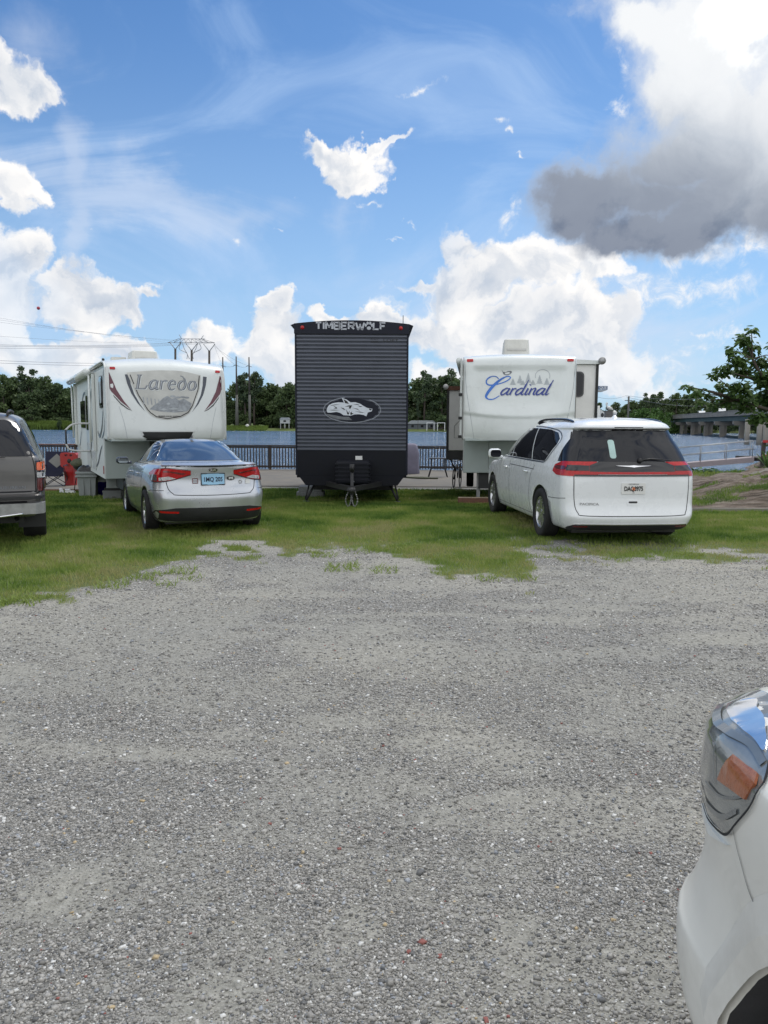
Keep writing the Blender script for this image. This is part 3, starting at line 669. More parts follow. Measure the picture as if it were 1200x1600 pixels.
# ------------------------------------------------------------------ vehicles
def catmull(xs, ys, x):
    """monotone-ish interpolation of ys(xs)"""
    xs = np.array(xs, float); ys = np.array(ys, float); d = np.diff(ys)/np.diff(xs)
    m = np.zeros(len(xs)); m[0] = d[0]; m[-1] = d[-1]
    for i in range(1, len(xs)-1): m[i] = 0 if d[i-1]*d[i] <= 0 else 2*d[i-1]*d[i]/(d[i-1]+d[i])
    i = np.clip(np.searchsorted(xs, x)-1, 0, len(xs)-2); h = xs[i+1]-xs[i]; t = (x-xs[i])/h
    return (2*t**3-3*t**2+1)*ys[i] + (t**3-2*t**2+t)*h*m[i] + (-2*t**3+3*t**2)*ys[i+1] + (t**3-t**2)*h*m[i+1]
def car_shell(levels, sub=3):
    """levels: rows (z, yr, yf, w, rear bow, front bow, rear radius, front radius, rear factor, front factor)"""
    Lv = np.array(levels, float); n = len(Lv); k = np.arange(n); kk = np.linspace(0, n-1, (n-1)*sub+1)
    C = [catmull(k, Lv[:, j], kk) for j in range(Lv.shape[1])]
    rings = []
    for q in range(len(kk)):
        z, yr, yf, w, br, bf, rr, rf, tr, tf = [c[q] for c in C]
        rr = min(rr, w*tr*.8, (yf-yr)*.3); rf = min(rf, w*tf*.8, (yf-yr)*.3)
        pts = []; xr = w*tr; xf = w*tf
        for t in np.linspace(0, 1, 13)[:-1]: x = (xr-rr)*t; pts.append((x, yr+br*t*t*.8))
        for t in np.linspace(0, 1, 9)[:-1]: a = t*PI/2; pts.append((xr-rr+rr*math.sin(a), yr+br*.8+br*.2*t+(rr*1.15)*(1-math.cos(a))))
        y0 = yr+br+rr*1.15; y1 = yf-bf-rf*1.15
        for t in np.linspace(0, 1, 31)[:-1]:
            if t < .35: s = t/.35; s = 1-(1-s)**2; x = xr+(w-xr)*s
            elif t > .80: s = (t-.80)/.20; s = s*s; x = w+(xf-w)*s
            else: x = w
            pts.append((x, y0+(y1-y0)*t))
        for t in np.linspace(0, 1, 9)[:-1]: a = t*PI/2; pts.append((xf-rf+rf*math.cos(a), y1+(rf*1.15)*math.sin(a)+bf*.2*t))
        for t in np.linspace(0, 1, 13): x = (xf-rf)*(1-t); pts.append((x, yf-bf*.8*(1-t)**2))
        ring = [(x, y, z) for x, y in pts] + [(-x, y, z) for x, y in pts[-2:0:-1]]
        rings.append(ring)
    m = len(rings[0]); V = [v for r in rings for v in r]; Fs = []
    for i in range(len(rings)-1):
        for j in range(m): Fs.append((i*m+j, i*m+(j+1) % m, (i+1)*m+(j+1) % m, (i+1)*m+j))
    for r, base in ((rings[0], 0), (rings[-1], (len(rings)-1)*m)):
        c = (0, sum(p[1] for p in r)/m, r[0][2]); V.append(c); ci = len(V)-1
        for j in range(m): Fs.append((base+(j+1) % m, base+j, ci) if base == 0 else (base+j, base+(j+1) % m, ci))
    return V, Fs
def decal_polar(mb, bvh, poly, c, off=.006, h=3.0, mi=0, skirt=.012, K=60.0):
    f = proj_polar(c); V, T, nb = tri_poly([(u, v*K) for u, v in poly], h)
    decal_vt(mb, bvh, [Vector((q[0], q[1]/K)) for q in V], T, f, off, mi, skirt)
def boolean_cut(o, cutters):
    for c in cutters:
        md = o.modifiers.new('cut', 'BOOLEAN'); md.operation = 'DIFFERENCE'; md.solver = 'EXACT'; md.object = c
    dg = bpy.context.evaluated_depsgraph_get(); me = bpy.data.meshes.new_from_object(o.evaluated_get(dg))
    o.modifiers.clear(); old = o.data; o.data = me; me.name = old.name
    for c in cutters: bpy.data.objects.remove(c)
def car_body(root, levels, paint, axles, rad, halfw, sub=3, well=.28, extra=(), name='body', flat=.0):
    V, Fs = car_shell(levels, sub); mb = MB(); mb.add(V, Fs, 0, True); o = mb.build(name, [paint, M['black_plastic']], root)
    bv = bvh_of(o); cut = []
    for ya in axles:
        for s in (-1, 1):
            c = MB(); c.lathe([(0, s*(halfw-well)), (rad, s*(halfw-well)), (rad, s*(halfw+.3)), (0, s*(halfw+.3))], (0, ya, rad*.94), 'X', 40); cut.append(c.build('cut', M['seam']))
    bpy.context.view_layer.update()
    for c in cut: c.matrix_world = Matrix.Identity(4)
    par = o.parent; o.parent = None; o.matrix_world = Matrix.Identity(4); bpy.context.view_layer.update()
    boolean_cut(o, cut); o.parent = par
    me = o.data
    for p in me.polygons:
        c = p.center
        for ya in axles:
            if math.hypot(c.y-ya, c.z-rad*.94) < rad*1.002 and abs(c.x) < halfw-.008 and (abs(math.hypot(c.y-ya, c.z-rad*.94)-rad) < .01 or abs(abs(c.x)-(halfw-well)) < .02): p.material_index = 1
        if c.z < levels[0][0]+.004: p.material_index = 1
    return o, bv
def add_into(o, mb, mats):
    """merge extra shapes (seams, trim) into an existing mesh object"""
    me = o.data; base = len(me.materials); bm = bmesh.new(); bm.from_mesh(me)
    for m in mats: me.materials.append(m)
    vs = [bm.verts.new(v) for v in mb.v]
    for f, mi, s in zip(mb.f, mb.m, mb.sm):
        try: q = bm.faces.new([vs[i] for i in f]); q.material_index = base+mi; q.smooth = s
        except ValueError: pass
    bm.to_mesh(me); bm.free(); me.update()
def seam(mb, bv, pts, proj, w=.008, off=.002, mi=0, smooth=True):
    P = spline(pts, 8) if smooth else densify(pts, .04)
    V, T = ribbon(P, w); decal_vt(mb, bv, V, T, proj, off, mi, 0)
def wheel(root, x, y, Rr, wid, rim_r, spokes=5, twin=True, steer=0, rim_mat='rim', side=-1, z=None):
    """tyre mesh with a child rim; side -1 = outer face towards -X"""
    z = Rr if z is None else z; mb = MB(); h = wid/2
    prof = [(rim_r, -h*.75), (rim_r+.01, -h*.92), (Rr*.90, -h), (Rr*.965, -h*.93), (Rr*.995, -h*.72), (Rr, -h*.3), (Rr, h*.3), (Rr*.995, h*.72), (Rr*.965, h*.93), (Rr*.90, h), (rim_r+.01, h*.92), (rim_r, h*.75)]
    mb.lathe(prof, (0,0,0), 'X', 48)
    for g in (-.45, 0, .45): mb.lathe([(Rr+.0015, (g-.05)*h), (Rr-.004, (g-.03)*h), (Rr-.004, (g+.03)*h), (Rr+.0015, (g+.05)*h)], (0,0,0), 'X', 48)
    t = mb.build('wheel', M['tyre'], root); t.location = (x, y, z); t.rotation_euler = (0, 0, steer)
    r = MB(); s = side; fo = h*.72*s
    r.lathe([(rim_r+.004, h*.80*s), (rim_r-.012, h*.84*s), (rim_r-.02, h*.70*s), (rim_r-.03, h*.1*s)], (0,0,0), 'X', 48, 0)
    r.lathe([(0, h*.12*s), (rim_r-.02, h*.12*s)], (0,0,0), 'X', 32, 1)
    r.lathe([(0, fo*.98), (.045, fo*.98), (.06, fo*.86), (.065, fo*.3)], (0,0,0), 'X', 20, 0)
    for k in range(spokes):
        a = 2*PI*k/spokes + .3
        for da in ((-.17, .17) if twin else (0,)):
            a0 = a+da*.55; a1 = a+da*1.35; w0 = .030 if twin else .045; w1 = .022 if twin else .035
            for (aa, rr, ww, xx) in (): pass
            p0 = Vector((0, math.cos(a0), math.sin(a0)))*.045; p1 = Vector((0, math.cos(a1), math.sin(a1)))*(rim_r-.012)
            d = (p1-p0).normalized(); nn = Vector((0, -d.z, d.y))
            xa = fo*.93; xb = fo*1.04; th = .03*s
            vs = [p0+nn*w0+Vector((xa,0,0)), p0-nn*w0+Vector((xa,0,0)), p1-nn*w1+Vector((xb,0,0)), p1+nn*w1+Vector((xb,0,0))]
            vs += [v-Vector((th,0,0)) for v in vs]
            r.add(vs, [(0,1,2,3), (0,4,5,1), (1,5,6,2), (2,6,7,3), (3,7,4,0)], 0)
    ro = r.build('rim', [M[rim_mat], M['rim_dark']], t)
    return t
def plate(root, bv, cx, z0, z1, w, proj, base, off=.012, name='licence_plate'):
    p = MB(); decal(p, bv, rrect(cx-w/2, z0, cx+w/2, z1, .012, 2), proj, off, .08, 0, .012)
    return p.build(name, M[base], root)
def lettering(root, bv, items, proj, mats, name='lettering', off=.006, skirt=0.0):
    mb = MB()
    for (VT, mi) in items: decal_vt(mb, bv, VT[0], VT[1], proj, off, mi, skirt)
    return mb.build(name, [M[m] for m in mats], root)
def place_by(root, yaw, local, px):
    """turn by yaw and slide so that a local ground point stands where the photograph shows it"""
    root.rotation_euler[2] = yaw; p = at_z(px[0], px[1], 0.0)
    for _ in range(4): p = at_z(px[0], px[1], float(gz(p.x, p.y)))
    q = Matrix.Rotation(yaw, 3, 'Z') @ Vector((local[0], local[1], 0)); root.location = (p.x-q.x, p.y-q.y, float(gz(p.x, p.y)))
def report(root, pts):
    bpy.context.view_layer.update()
    for nme, q in pts: a = pix(root.matrix_world @ Vector(q)); DBG.append(('PX', root.name, nme, [round(v) for v in a]))
# ------------------------------------------------------------------ white minivan
van = thing('minivan', 'white minivan with black roof rails and full width red tail lamp bar on the grass', 'minivan', group=None)
VL = [ # z, yr, yf, w, br, bf, rr, rf, tr, tf
 (.20,.20,5.00,.88,.05,.22,.25,.30,.92,.965), (.23,.09,5.06,.93,.06,.22,.25,.30,.94,.965), (.32,.02,5.12,.965,.07,.22,.24,.30,.95,.965),
 (.40,.00,5.15,.985,.07,.22,.22,.30,.95,.965), (.46,.025,5.16,.995,.07,.22,.20,.30,.95,.965), (.56,.065,5.16,1.005,.07,.22,.18,.30,.945,.965),
 (.70,.075,5.14,1.008,.07,.22,.17,.30,.94,.965), (.82,.075,5.10,1.005,.07,.22,.17,.30,.94,.965), (.94,.075,4.95,1.0,.075,.22,.17,.30,.94,.965),
 (1.02,.085,4.55,.985,.08,.22,.17,.30,.94,.965), (1.08,.10,4.15,.975,.09,.2,.18,.22,.935,.95), (1.13,.125,3.92,.955,.10,.2,.20,.22,.93,.95),
 (1.22,.17,3.70,.945,.11,.2,.22,.22,.92,.95), (1.36,.24,3.42,.912,.12,.2,.24,.22,.91,.95), (1.50,.32,3.12,.865,.13,.2,.26,.22,.90,.95), (1.585,.35,2.92,.825,.13,.2,.26,.22,.90,.95),
 (1.615,.30,2.84,.805,.12,.20,.24,.25,.91,.88), (1.66,.33,2.70,.76,.12,.20,.22,.25,.92,.88), (1.70,.40,2.55,.69,.12,.20,.2,.25,.92,.88), (1.735,.56,2.35,.55,.1,.15,.2,.2,.92,.9), (1.757,.75,2.1,.38,.08,.1,.15,.15,.92,.9), (1.765,1.0,1.8,.15,.05,.05,.05,.05,.95,.95)]
vb_, vbv = car_body(van, VL, M['white_paint'], (1.10, 4.19), .40, 1.0, 3)
PR = proj_y(-1); PS = {-1: proj_x(-1), 1: proj_x(1)}
sm_ = MB()
gate = [(-.71,1.56),(-.80,1.25),(-.81,.95),(-.80,.62),(-.76,.47),(-.66,.43),(0,.425),(.66,.43),(.76,.47),(.80,.62),(.81,.95),(.80,1.25),(.71,1.56)]
seam(sm_, vbv, gate, PR, .010)
for s in (-1, 1):
    seam(sm_, vbv, [(2.92,.30),(2.90,.7),(2.93,1.06)], PS[s], .009); seam(sm_, vbv, [(3.98,.34),(3.93,.65),(3.86,.95),(3.80,1.06)], PS[s], .009)
    seam(sm_, vbv, [(1.62,.30),(1.66,.55),(1.62,.86),(1.45,1.05)], PS[s], .009); seam(sm_, vbv, [(1.62,.30),(3.98,.30)], PS[s], .008)
    seam(sm_, vbv, [(.20,.66),(.45,.64),(.74,.63)], PS[s], .008); seam(sm_, vbv, [(1.45,.985),(2.9,.99)], PS[s], .010)
    seam(sm_, vbv, [(3.9,1.02),(4.3,1.0),(4.6,.96)], PS[s], .007)
add_into(vb_, sm_, [M['seam']])
g = MB(); decal(g, vbv, [(-.69,1.585),(-.76,1.40),(-.82,1.16),(.82,1.16),(.76,1.40),(.69,1.585)], PR, .006, .05); g.build('rear_window', M['glass_dark'], van)
g = MB(); decal(g, vbv, rrect(-.30,1.20,-.215,1.45,.03), PR, .011, .05, 0, .004); g.build('window_sticker', M['paper'], van)
for s in (-1, 1):
    PP_ = (s*.55, .75)
    # corner glass beside the tailgate window: polar patch
    a = MB(); decal_polar(a, vbv, [(s*20,1.15),(s*66,1.15),(s*60,1.30),(s*44,1.46),(s*22,1.52)], PP_, .004, 3); a.build('corner_glass', M['glass_dark'], van)
    b_ = MB(); decal(b_, vbv, [(3.70,1.13),(3.62,1.21),(3.30,1.40),(2.98,1.545),(2.86,1.565),(2.93,1.13)], PS[s], .005, .05); b_.build('front_window', M['glass_dark'], van)
    b_ = MB(); decal(b_, vbv, [(2.86,1.125),(2.80,1.57),(2.3,1.60),(1.86,1.60),(1.72,1.125)], PS[s], .005, .05); b_.build('sliding_door_window', M['glass_dark'], van)
    b_ = MB(); decal(b_, vbv, [(1.66,1.125),(1.80,1.60),(1.2,1.585),(.92,1.545),(.80,1.46),(.80,1.38),(.98,1.20),(1.08,1.125)], PS[s], .005, .05); b_.build('quarter_window', M['glass_dark'], van)
    t_ = MB(); seam(t_, vbv, [(3.74,1.10),(2.9,1.107),(1.08,1.107)], PS[s], .018, .006); seam(t_, vbv, [(3.74,1.11),(3.3,1.43),(2.9,1.595),(2.3,1.628),(1.6,1.622),(1.0,1.585),(.78,1.50),(.76,1.38),(.95,1.18),(1.08,1.107)], PS[s], .014, .006)
    t_.build('window_trim', M['slate'], van)
    # tail lamp: red blade wrapping the corner, black middle
    PC = (s*.45, .80)
    l_ = MB(); decal_polar(l_, vbv, [(s*3,.965),(s*56,.965),(s*72,1.01),(s*68,1.10),(s*50,1.155),(s*3,1.155)], PC, .010, 3, 0, .02)
    lamp = l_.build('tail_lamp', M['red_lens'], van)
    k_ = MB(); decal(k_, vbv, [(s*.60,1.035),(s*.885,1.035),(s*.90,1.10),(s*.76,1.105),(s*.60,1.10)], PR, .014, .04, 0, .004); k_.build('lamp_divider', M['black_gloss'], lamp)
    k_ = MB(); decal_polar(k_, vbv, [(s*40,1.045),(s*60,1.045),(s*66,1.07),(s*60,1.09),(s*40,1.09)], PC, .016, 3, 0, .004); k_.build('lamp_smoked_band', M['dark_lens'], lamp)
    for ya in (2.55, 3.5) if False else ((1.75, 3.02)):
        h_ = MB(); h_.tube([(s*1.005, ya, .93), (s*1.035, ya+.02, .935), (s*1.035, ya+.16, .935), (s*1.005, ya+.18, .93)], .013, 8); h_.build('door_handle', M['white_paint'], van)
    m_ = MB(); mm = Matrix.Translation((s*1.10, 3.60, 1.14)) @ Matrix.Rotation(s*R(-8), 4, 'Z')
    m_.box((-.12,-.05,-.085), (.12,.06,.085), 0, mm, .052); m_.tube([(s*.95,3.66,1.07),(s*1.06,3.64,1.08)], [.035,.03], 8)
    mo = m_.build('door_mirror', M['white_paint'], van); g_ = MB(); g_.prism(rrect(-.098,-.064,.098,.064,.045), -.056, -.049, 'Y', 0, mm); g_.build('mirror_glass', M['glass_dark'], mo)
    rl = MB(); pth = [(s*.64,.70,1.68),(s*.645,.82,1.712),(s*.645,1.2,1.738),(s*.64,2.0,1.738),(s*.635,2.35,1.715),(s*.63,2.50,1.68)]
    rl.tube(spline(pth, 5), .021, 8); rl.box((s*.64-.015,.8,1.64),(s*.64+.015,2.4,1.705)); rl.build('roof_rail', M['black_gloss'], van)
    wheel(van, s*.885, 1.10, .365, .235, .235, 5, True, 0, 'rim', s); wheel(van, s*.885, 4.19, .365, .235, .235, 5, True, R(0), 'rim', s)
c_ = MB(); decal(c_, vbv, [(-.80,.990),(.80,.990),(.80,1.020),(.60,1.022),(-.60,1.022),(-.80,1.020)], PR, .013, .05, 0, .015); c_.build('lamp_bar', M['red_lens'], van)
c_ = MB(); decal(c_, vbv, [(-.82,.962),(.82,.962),(.80,.984),(-.80,.984)], PR, .012, .05, 0, .015); c_.build('lamp_lower_trim', M['black_gloss'], van)
c_ = MB(); decal(c_, vbv, [(-.60,1.024),(.60,1.024),(.60,1.10),(.46,1.155),(-.46,1.155),(-.60,1.10)], PR, .012, .05, 0, .015); c_.build('lamp_bar_cover', M['black_gloss'], van)
c_ = MB(); decal(c_, vbv, [(-.25,1.098),(-.06,1.083),(0,1.078),(.06,1.083),(.25,1.098),(.06,1.098),(0,1.104),(-.06,1.098)], PR, .026, .03, 0, .01); c_.build('winged_badge', M['chrome'], van)
sp = MB(); decal(sp, vbv, [(-.70,1.597),(.70,1.597),(.69,1.618),(-.69,1.618)], PR, .006, .05); decal(sp, vbv, [(-.22,1.585),(.22,1.585),(.20,1.625),(-.20,1.625)], PR, .014, .05)
sp.build('spoiler_trim', M['black_gloss'], van)
w_ = MB(); w_.tube([(.08,.135,1.175),(.25,.145,1.20),(.55,.16,1.185)], [.014,.010,.006], 6); w_.lathe([(0,.10),(.03,.10),(.03,.15),(0,.155)], (.10,0,1.18), 'Y', 12); w_.build('rear_wiper', M['black_plastic'], van)
pl = plate(van, vbv, 0, .725, .875, .335, PR, 'plate_white', .012)
lettering(pl, vbv, [(moved(text2d('DAQ8975', .085, .74, bold=.003), 0, .795), 0), (moved(text2d('GEORGIA', .028, 1.2), 0, .858), 1), (moved(text2d('USA', .018, 1.0), 0, .742), 0), ((*tri_poly(ell(0,.795,.021,.024), .02)[:2],), 2)], PR, ['ink_black', 'ink_dark', 'peach'], 'plate_lettering', .016)
lettering(van, vbv, [(moved(text2d('PACIFICA', .045, 1.35, bold=.001), -.60, .585), 0)], PR, ['steel'], 'model_lettering', .007)
h = MB(); decal(h, vbv, rrect(-.085,.565,.085,.645,.025), PR, .004, .03); h.build('tailgate_handle', M['white_paint'], van)
h = MB(); decal(h, vbv, rrect(-.06,.60,.06,.625,.01), PR, .010, .03); h.build('handle_grip', M['black_plastic'], van)
h = MB(); decal(h, vbv, [(-.80,.305),(.80,.305),(.78,.318),(-.78,.318)], PR, .010, .05); h.build('bumper_chrome_strip', M['chrome'], van)
h = MB(); decal(h, vbv, [(-.88,.225),(.88,.225),(.85,.27),(.80,.302),(-.80,.302),(-.85,.27)], PR, .006, .05); h.build('lower_bumper', M['black_plastic'], van)
for s in (-1, 1): h = MB(); decal(h, vbv, [(s*.62,.272),(s*.80,.272),(s*.80,.292),(s*.62,.292)], PR, .010, .05); h.build('reflector', M['dark_lens'], van)
f = MB(); f.add([(-.03,.95,1.745),(.03,.95,1.745),(.045,.78,1.735),(-.045,.78,1.735),(0,.87,1.80),(0,.80,1.795),(.012,.84,1.80),(-.012,.84,1.80)], [(0,1,4),(1,2,6,4),(2,3,5),(3,0,4,7),(2,5,6),(3,7,5),(4,6,5,7)], 0, True); f.build('roof_antenna', M['white_paint'], van)
u = MB(); u.box((-.75,.35,.16),(.75,4.6,.26)); u.tube([(.3,.15,.22),(.3,.6,.22)], .03, 10); u.build('underbody', M['black_plastic'], van)
place_by(van, R(5.0), (-.99, 1.10), (842, 838))
report(van, [('LR', (-.99,1.10,0)), ('LF', (-.99,4.19,0)), ('RR', (.99,1.1,0)), ('top rear', (0,.5,1.76)), ('lampL', (-.95,.25,1.06)), ('lampR', (.95,.25,1.06)), ('bump', (0,0,.2))])
# ------------------------------------------------------------------ silver sedan
car = thing('sedan', 'silver four door sedan with light blue licence plate parked before the left trailer', 'car')
CL = [
 (.17,.22,4.35,.78,.06,.26,.25,.30,.90,.95), (.20,.10,4.45,.82,.09,.26,.25,.30,.92,.95), (.30,.035,4.52,.855,.11,.26,.25,.30,.93,.95), (.42,.01,4.55,.875,.12,.26,.25,.30,.93,.95),
 (.54,.00,4.56,.885,.12,.26,.24,.30,.93,.95), (.62,.02,4.55,.89,.12,.26,.24,.30,.93,.95), (.70,.065,4.48,.89,.12,.26,.24,.30,.925,.95), (.80,.085,4.30,.885,.13,.26,.24,.30,.92,.95),
 (.90,.075,3.95,.872,.13,.26,.24,.30,.91,.95), (.97,.06,3.55,.85,.13,.26,.24,.30,.90,.95), (1.01,.055,3.30,.82,.13,.2,.24,.22,.90,.94), (1.035,.10,3.20,.79,.13,.2,.24,.22,.89,.94), (1.05,.38,3.14,.76,.12,.2,.24,.22,.87,.94), (1.065,.62,3.08,.745,.11,.2,.22,.22,.86,.94),
 (1.12,.78,2.98,.715,.11,.2,.22,.22,.86,.94), (1.22,1.02,2.80,.66,.11,.2,.22,.22,.87,.94), (1.32,1.30,2.58,.60,.11,.22,.22,.24,.88,.88), (1.375,1.48,2.42,.55,.10,.2,.22,.22,.89,.89), (1.405,1.60,2.32,.49,.09,.18,.2,.2,.9,.9), (1.43,1.75,2.2,.34,.07,.12,.15,.15,.92,.92), (1.438,1.88,2.08,.16,.04,.05,.05,.05,.95,.95)]
# cabin needs more length than width at the top: keep the roof long
CL = [list(r) for r in CL]
for r in CL:
    if r[0] > 1.36: t = (r[0]-1.36)/.08; r[1] = 1.42+.30*t; r[2] = 2.55-.25*t
for r in CL:
    if r[0] > 1.06: r[0] = 1.06+(r[0]-1.06)*.93
cb, cbv = car_body(car, CL, M['silver_paint'], (.98, 3.68), .355, .885, 3)
sm_ = MB()
seam(sm_, cbv, [(-.64,1.03),(-.67,.92),(-.64,.70),(-.58,.62),(-.50,.595),(0,.585),(.50,.595),(.58,.62),(.64,.70),(.67,.92),(.64,1.03)], PR, .010)
seam(sm_, cbv, [(-.70,1.012),(-.3,1.005),(0,1.003),(.3,1.005),(.70,1.012)], PR, .016)
for s in (-1, 1):
    seam(sm_, cbv, [(2.22,.27),(2.20,.6),(2.17,1.00)], PS[s], .009); seam(sm_, cbv, [(3.28,.27),(3.27,.6),(3.20,.85),(3.14,.98)], PS[s], .009)
    seam(sm_, cbv, [(2.22,.27),(3.28,.27)], PS[s], .008); seam(sm_, cbv, [(1.38,.27),(1.40,.42),(1.28,.72),(1.10,.98)], PS[s], .009); seam(sm_, cbv, [(1.38,.27),(2.22,.27)], PS[s], .008)
    seam(sm_, cbv, [(.18,.66),(.45,.66),(.66,.64)], PS[s], .008)
add_into(cb, sm_, [M['seam']])
g = MB(); decal(g, cbv, [(-.655,1.075),(.655,1.075),(.60,1.16),(.52,1.28),(.44,1.365),(-.44,1.365),(-.52,1.28),(-.60,1.16)], PR, .006, .05); g.build('rear_window', M['glass_rear'], car)
for s in (-1, 1):
    g = MB(); decal(g, cbv, [(3.05,1.045),(2.78,1.215),(2.50,1.34),(2.24,1.365),(2.26,1.045)], PS[s], .005, .05); g.build('front_window', M['glass_dark'], car)
    g = MB(); decal(g, cbv, [(2.18,1.045),(2.16,1.37),(1.85,1.355),(1.58,1.305),(1.50,1.27),(1.50,1.05)], PS[s], .005, .05); g.build('rear_door_window', M['glass_dark'], car)
    g = MB(); decal(g, cbv, [(1.45,1.05),(1.45,1.25),(1.28,1.15),(1.16,1.06)], PS[s], .005, .04); g.build('quarter_window', M['glass_dark'], car)
    t_ = MB(); seam(t_, cbv, [(3.12,1.03),(2.2,1.03),(1.12,1.035)], PS[s], .014, .006); seam(t_, cbv, [(3.12,1.035),(2.80,1.235),(2.5,1.365),(2.2,1.39),(1.85,1.38),(1.5,1.305),(1.25,1.16),(1.10,1.04)], PS[s], .014, .006); t_.build('window_trim', M['black_gloss'], car)
    PC = (s*.35, .75)
    l_ = MB(); decal_polar(l_, cbv, [(s*-3,.885),(s*-3,.945),(s*25,.98),(s*60,.965),(s*84,.905),(s*80,.87),(s*60,.79),(s*34,.79),(s*18,.82)], PC, .010, 3, 0, .02)
    lamp = l_.build('tail_lamp', M['red_lens'], car)
    k_ = MB(); decal_polar(k_, cbv, [(s*43,.80),(s*62,.80),(s*80,.872),(s*64,.885),(s*45,.89)], PC, .014, 3, 0, .004); k_.build('smoked_section', M['smoke_lens'], lamp)
    k_ = MB(); decal_polar(k_, cbv, [(s*16,.83),(s*34,.80),(s*40,.80),(s*40,.845),(s*26,.865)], PC, .014, 3, 0, .004); k_.build('reversing_lens', M['clear_lens'], lamp)
    k_ = MB()
    for pts, w in (([(s*-3,.885),(s*18,.818),(s*34,.788),(s*60,.788),(s*80,.868)], .010), ([(s*34,.79),(s*38,.88),(s*36,.985)], .008), ([(s*-3,.948),(s*25,.984),(s*60,.968)], .006)):
        Vr, Tr = ribbon([(p[0], p[1]*60) for p in spline(pts, 6)], w*60); decal_vt(k_, cbv, [Vector((q[0], q[1]/60)) for q in Vr], Tr, proj_polar(PC), .0155, 0, 0)
    k_.build('lamp_outline', M['seam'], lamp)
    k_ = MB(); decal_polar(k_, cbv, [(s*2,.905),(s*26,.945),(s*33,.945),(s*33,.925),(s*24,.925),(s*8,.89)], PC, .0145, 2.5, 0, .003); k_.build('inner_reflector', M['dark_lens'], lamp)
    r_ = MB(); decal(r_, cbv, [(s*.50,.325),(s*.74,.335),(s*.76,.365),(s*.50,.352)], PR, .010, .04); r_.build('reflector', M['red_lens'], car)
    for ya in (1.55, 2.50):
        h_ = MB(); h_.tube([(s*.878, ya, .865), (s*.905, ya+.02, .87), (s*.905, ya+.15, .87), (s*.878, ya+.17, .865)], .012, 8); h_.build('door_handle', M['silver_paint'], car)
    m_ = MB(); mm = Matrix.Translation((s*.985, 2.90, 1.045)) @ Matrix.Rotation(s*R(-10), 4, 'Z')
    m_.box((-.105,-.045,-.06), (.105,.055,.06), 0, mm, .042); m_.tube([(s*.83,2.93,1.0),(s*.93,2.92,1.01)], [.03,.025], 8)
    mo = m_.build('door_mirror', M['slate'], car); g_ = MB(); g_.prism(rrect(-.088,-.044,.088,.044,.036), -.051, -.044, 'Y', 0, mm); g_.build('mirror_glass', M['mirror'], mo)
    wheel(car, s*.79, .98, .318, .21, .215, 5, True, 0, 'rim', s); wheel(car, s*.79, 3.68, .318, .21, .215, 5, True, R(0), 'rim', s)
pl = plate(car, cbv, 0, .735, .90, .335, PR, 'plate_blue', .012)
fr = MB(); decal_vt(fr, cbv, *ribbon([(-.172,.732),(.172,.732),(.172,.903),(-.172,.903),(-.172,.732)], .014), PR, .018, 0, .004); fr.build('plate_frame', M['black_plastic'], car)
lettering(pl, cbv, [(moved(text2d('1MQ 205', .095, .78, bold=.002), 0, .812), 0), (moved(text2d('THE SUNFLOWER STATE', .016, 1.0), 0, .885) if False else moved(text2d('- - -', .02, 1.0), 0, .888), 0)], PR, ['ink_dark'], 'plate_lettering', .017)
bd = MB(); decal(bd, cbv, ell(0,.955,.068,.033), PR, .012, .03, 0, .01); bo = bd.build('oval_badge', M['black_gloss'], car)
lettering(bo, cbv, [(moved(text2d('KIA', .046, 1.15, bold=.002), 0, .955), 0), (ribbon(ell(0,.955,.064,.030,32)+[ell(0,.955,.064,.030,32)[0]], .005), 0)], PR, ['chrome'], 'badge_lettering', .018)
st_ = MB(); decal(st_, cbv, rrect(-.30,.755,-.215,.835,.006), PR, .006, .04, 0, .002); so = st_.build('square_sticker', M['dark_lens'], car)
lettering(so, cbv, [((*tri_poly(rrect(-.287,.767,-.228,.79,.003), .03)[:2],), 0), ((*tri_poly(rrect(-.287,.80,-.228,.822,.003), .03)[:2],), 0)], PR, ['dull_silver'], 'sticker_print', .009)
st_ = MB(); decal(st_, cbv, ell(.27,.825,.062,.034), PR, .006, .03, 0, .002); so = st_.build('oval_sticker', M['ink_black'], car)
lettering(so, cbv, [(moved(text2d('395', .05, 1.0, bold=.002), .27, .825), 0)], PR, ['plate_white'], 'sticker_lettering', .009)
fl = []
for k in range(6): a = k*PI/3; fl.append(((*tri_poly(ell(.42+.022*math.cos(a), .765+.022*math.sin(a), .010, .010, 10), .02)[:2],), 0))
lettering(car, cbv, fl, PR, ['steel'], 'flower_sticker', .006)
lettering(car, cbv, [((*tri_poly([(.50,.735),(.58,.735),(.58,.77),(.565,.80),(.53,.81),(.505,.79)], .03)[:2],), 0)], PR, ['plate_white'], 'white_sticker', .006)
b_ = MB(); decal(b_, cbv, [(-.83,.235),(-.80,.37),(-.55,.405),(.55,.405),(.80,.37),(.83,.235),(.5,.205),(-.5,.205)], PR, .007, .05); b_.build('lower_bumper', M['black_plastic'], car)
lp = MB(); lp.add([], []); decal(lp, cbv, [(-.70,1.012),(.70,1.012),(.66,1.032),(.3,1.040),(-.3,1.040),(-.66,1.032)], PR, .022, .05, 0, .05); lp.build('boot_spoiler', M['silver_paint'], car)
f = MB(); f.add([(-.02,1.72,1.43),(.02,1.72,1.43),(.03,1.60,1.425),(-.03,1.60,1.425),(0,1.64,1.465)], [(0,1,4),(1,2,4),(2,3,4),(3,0,4)], 0, True); f.build('roof_antenna', M['black_plastic'], car)
u = MB(); u.box((-.66,.35,.15),(.66,4.1,.24)); u.build('underbody', M['black_plastic'], car)
place_by(car, R(24.5), (-.885, .98), (226, 828))
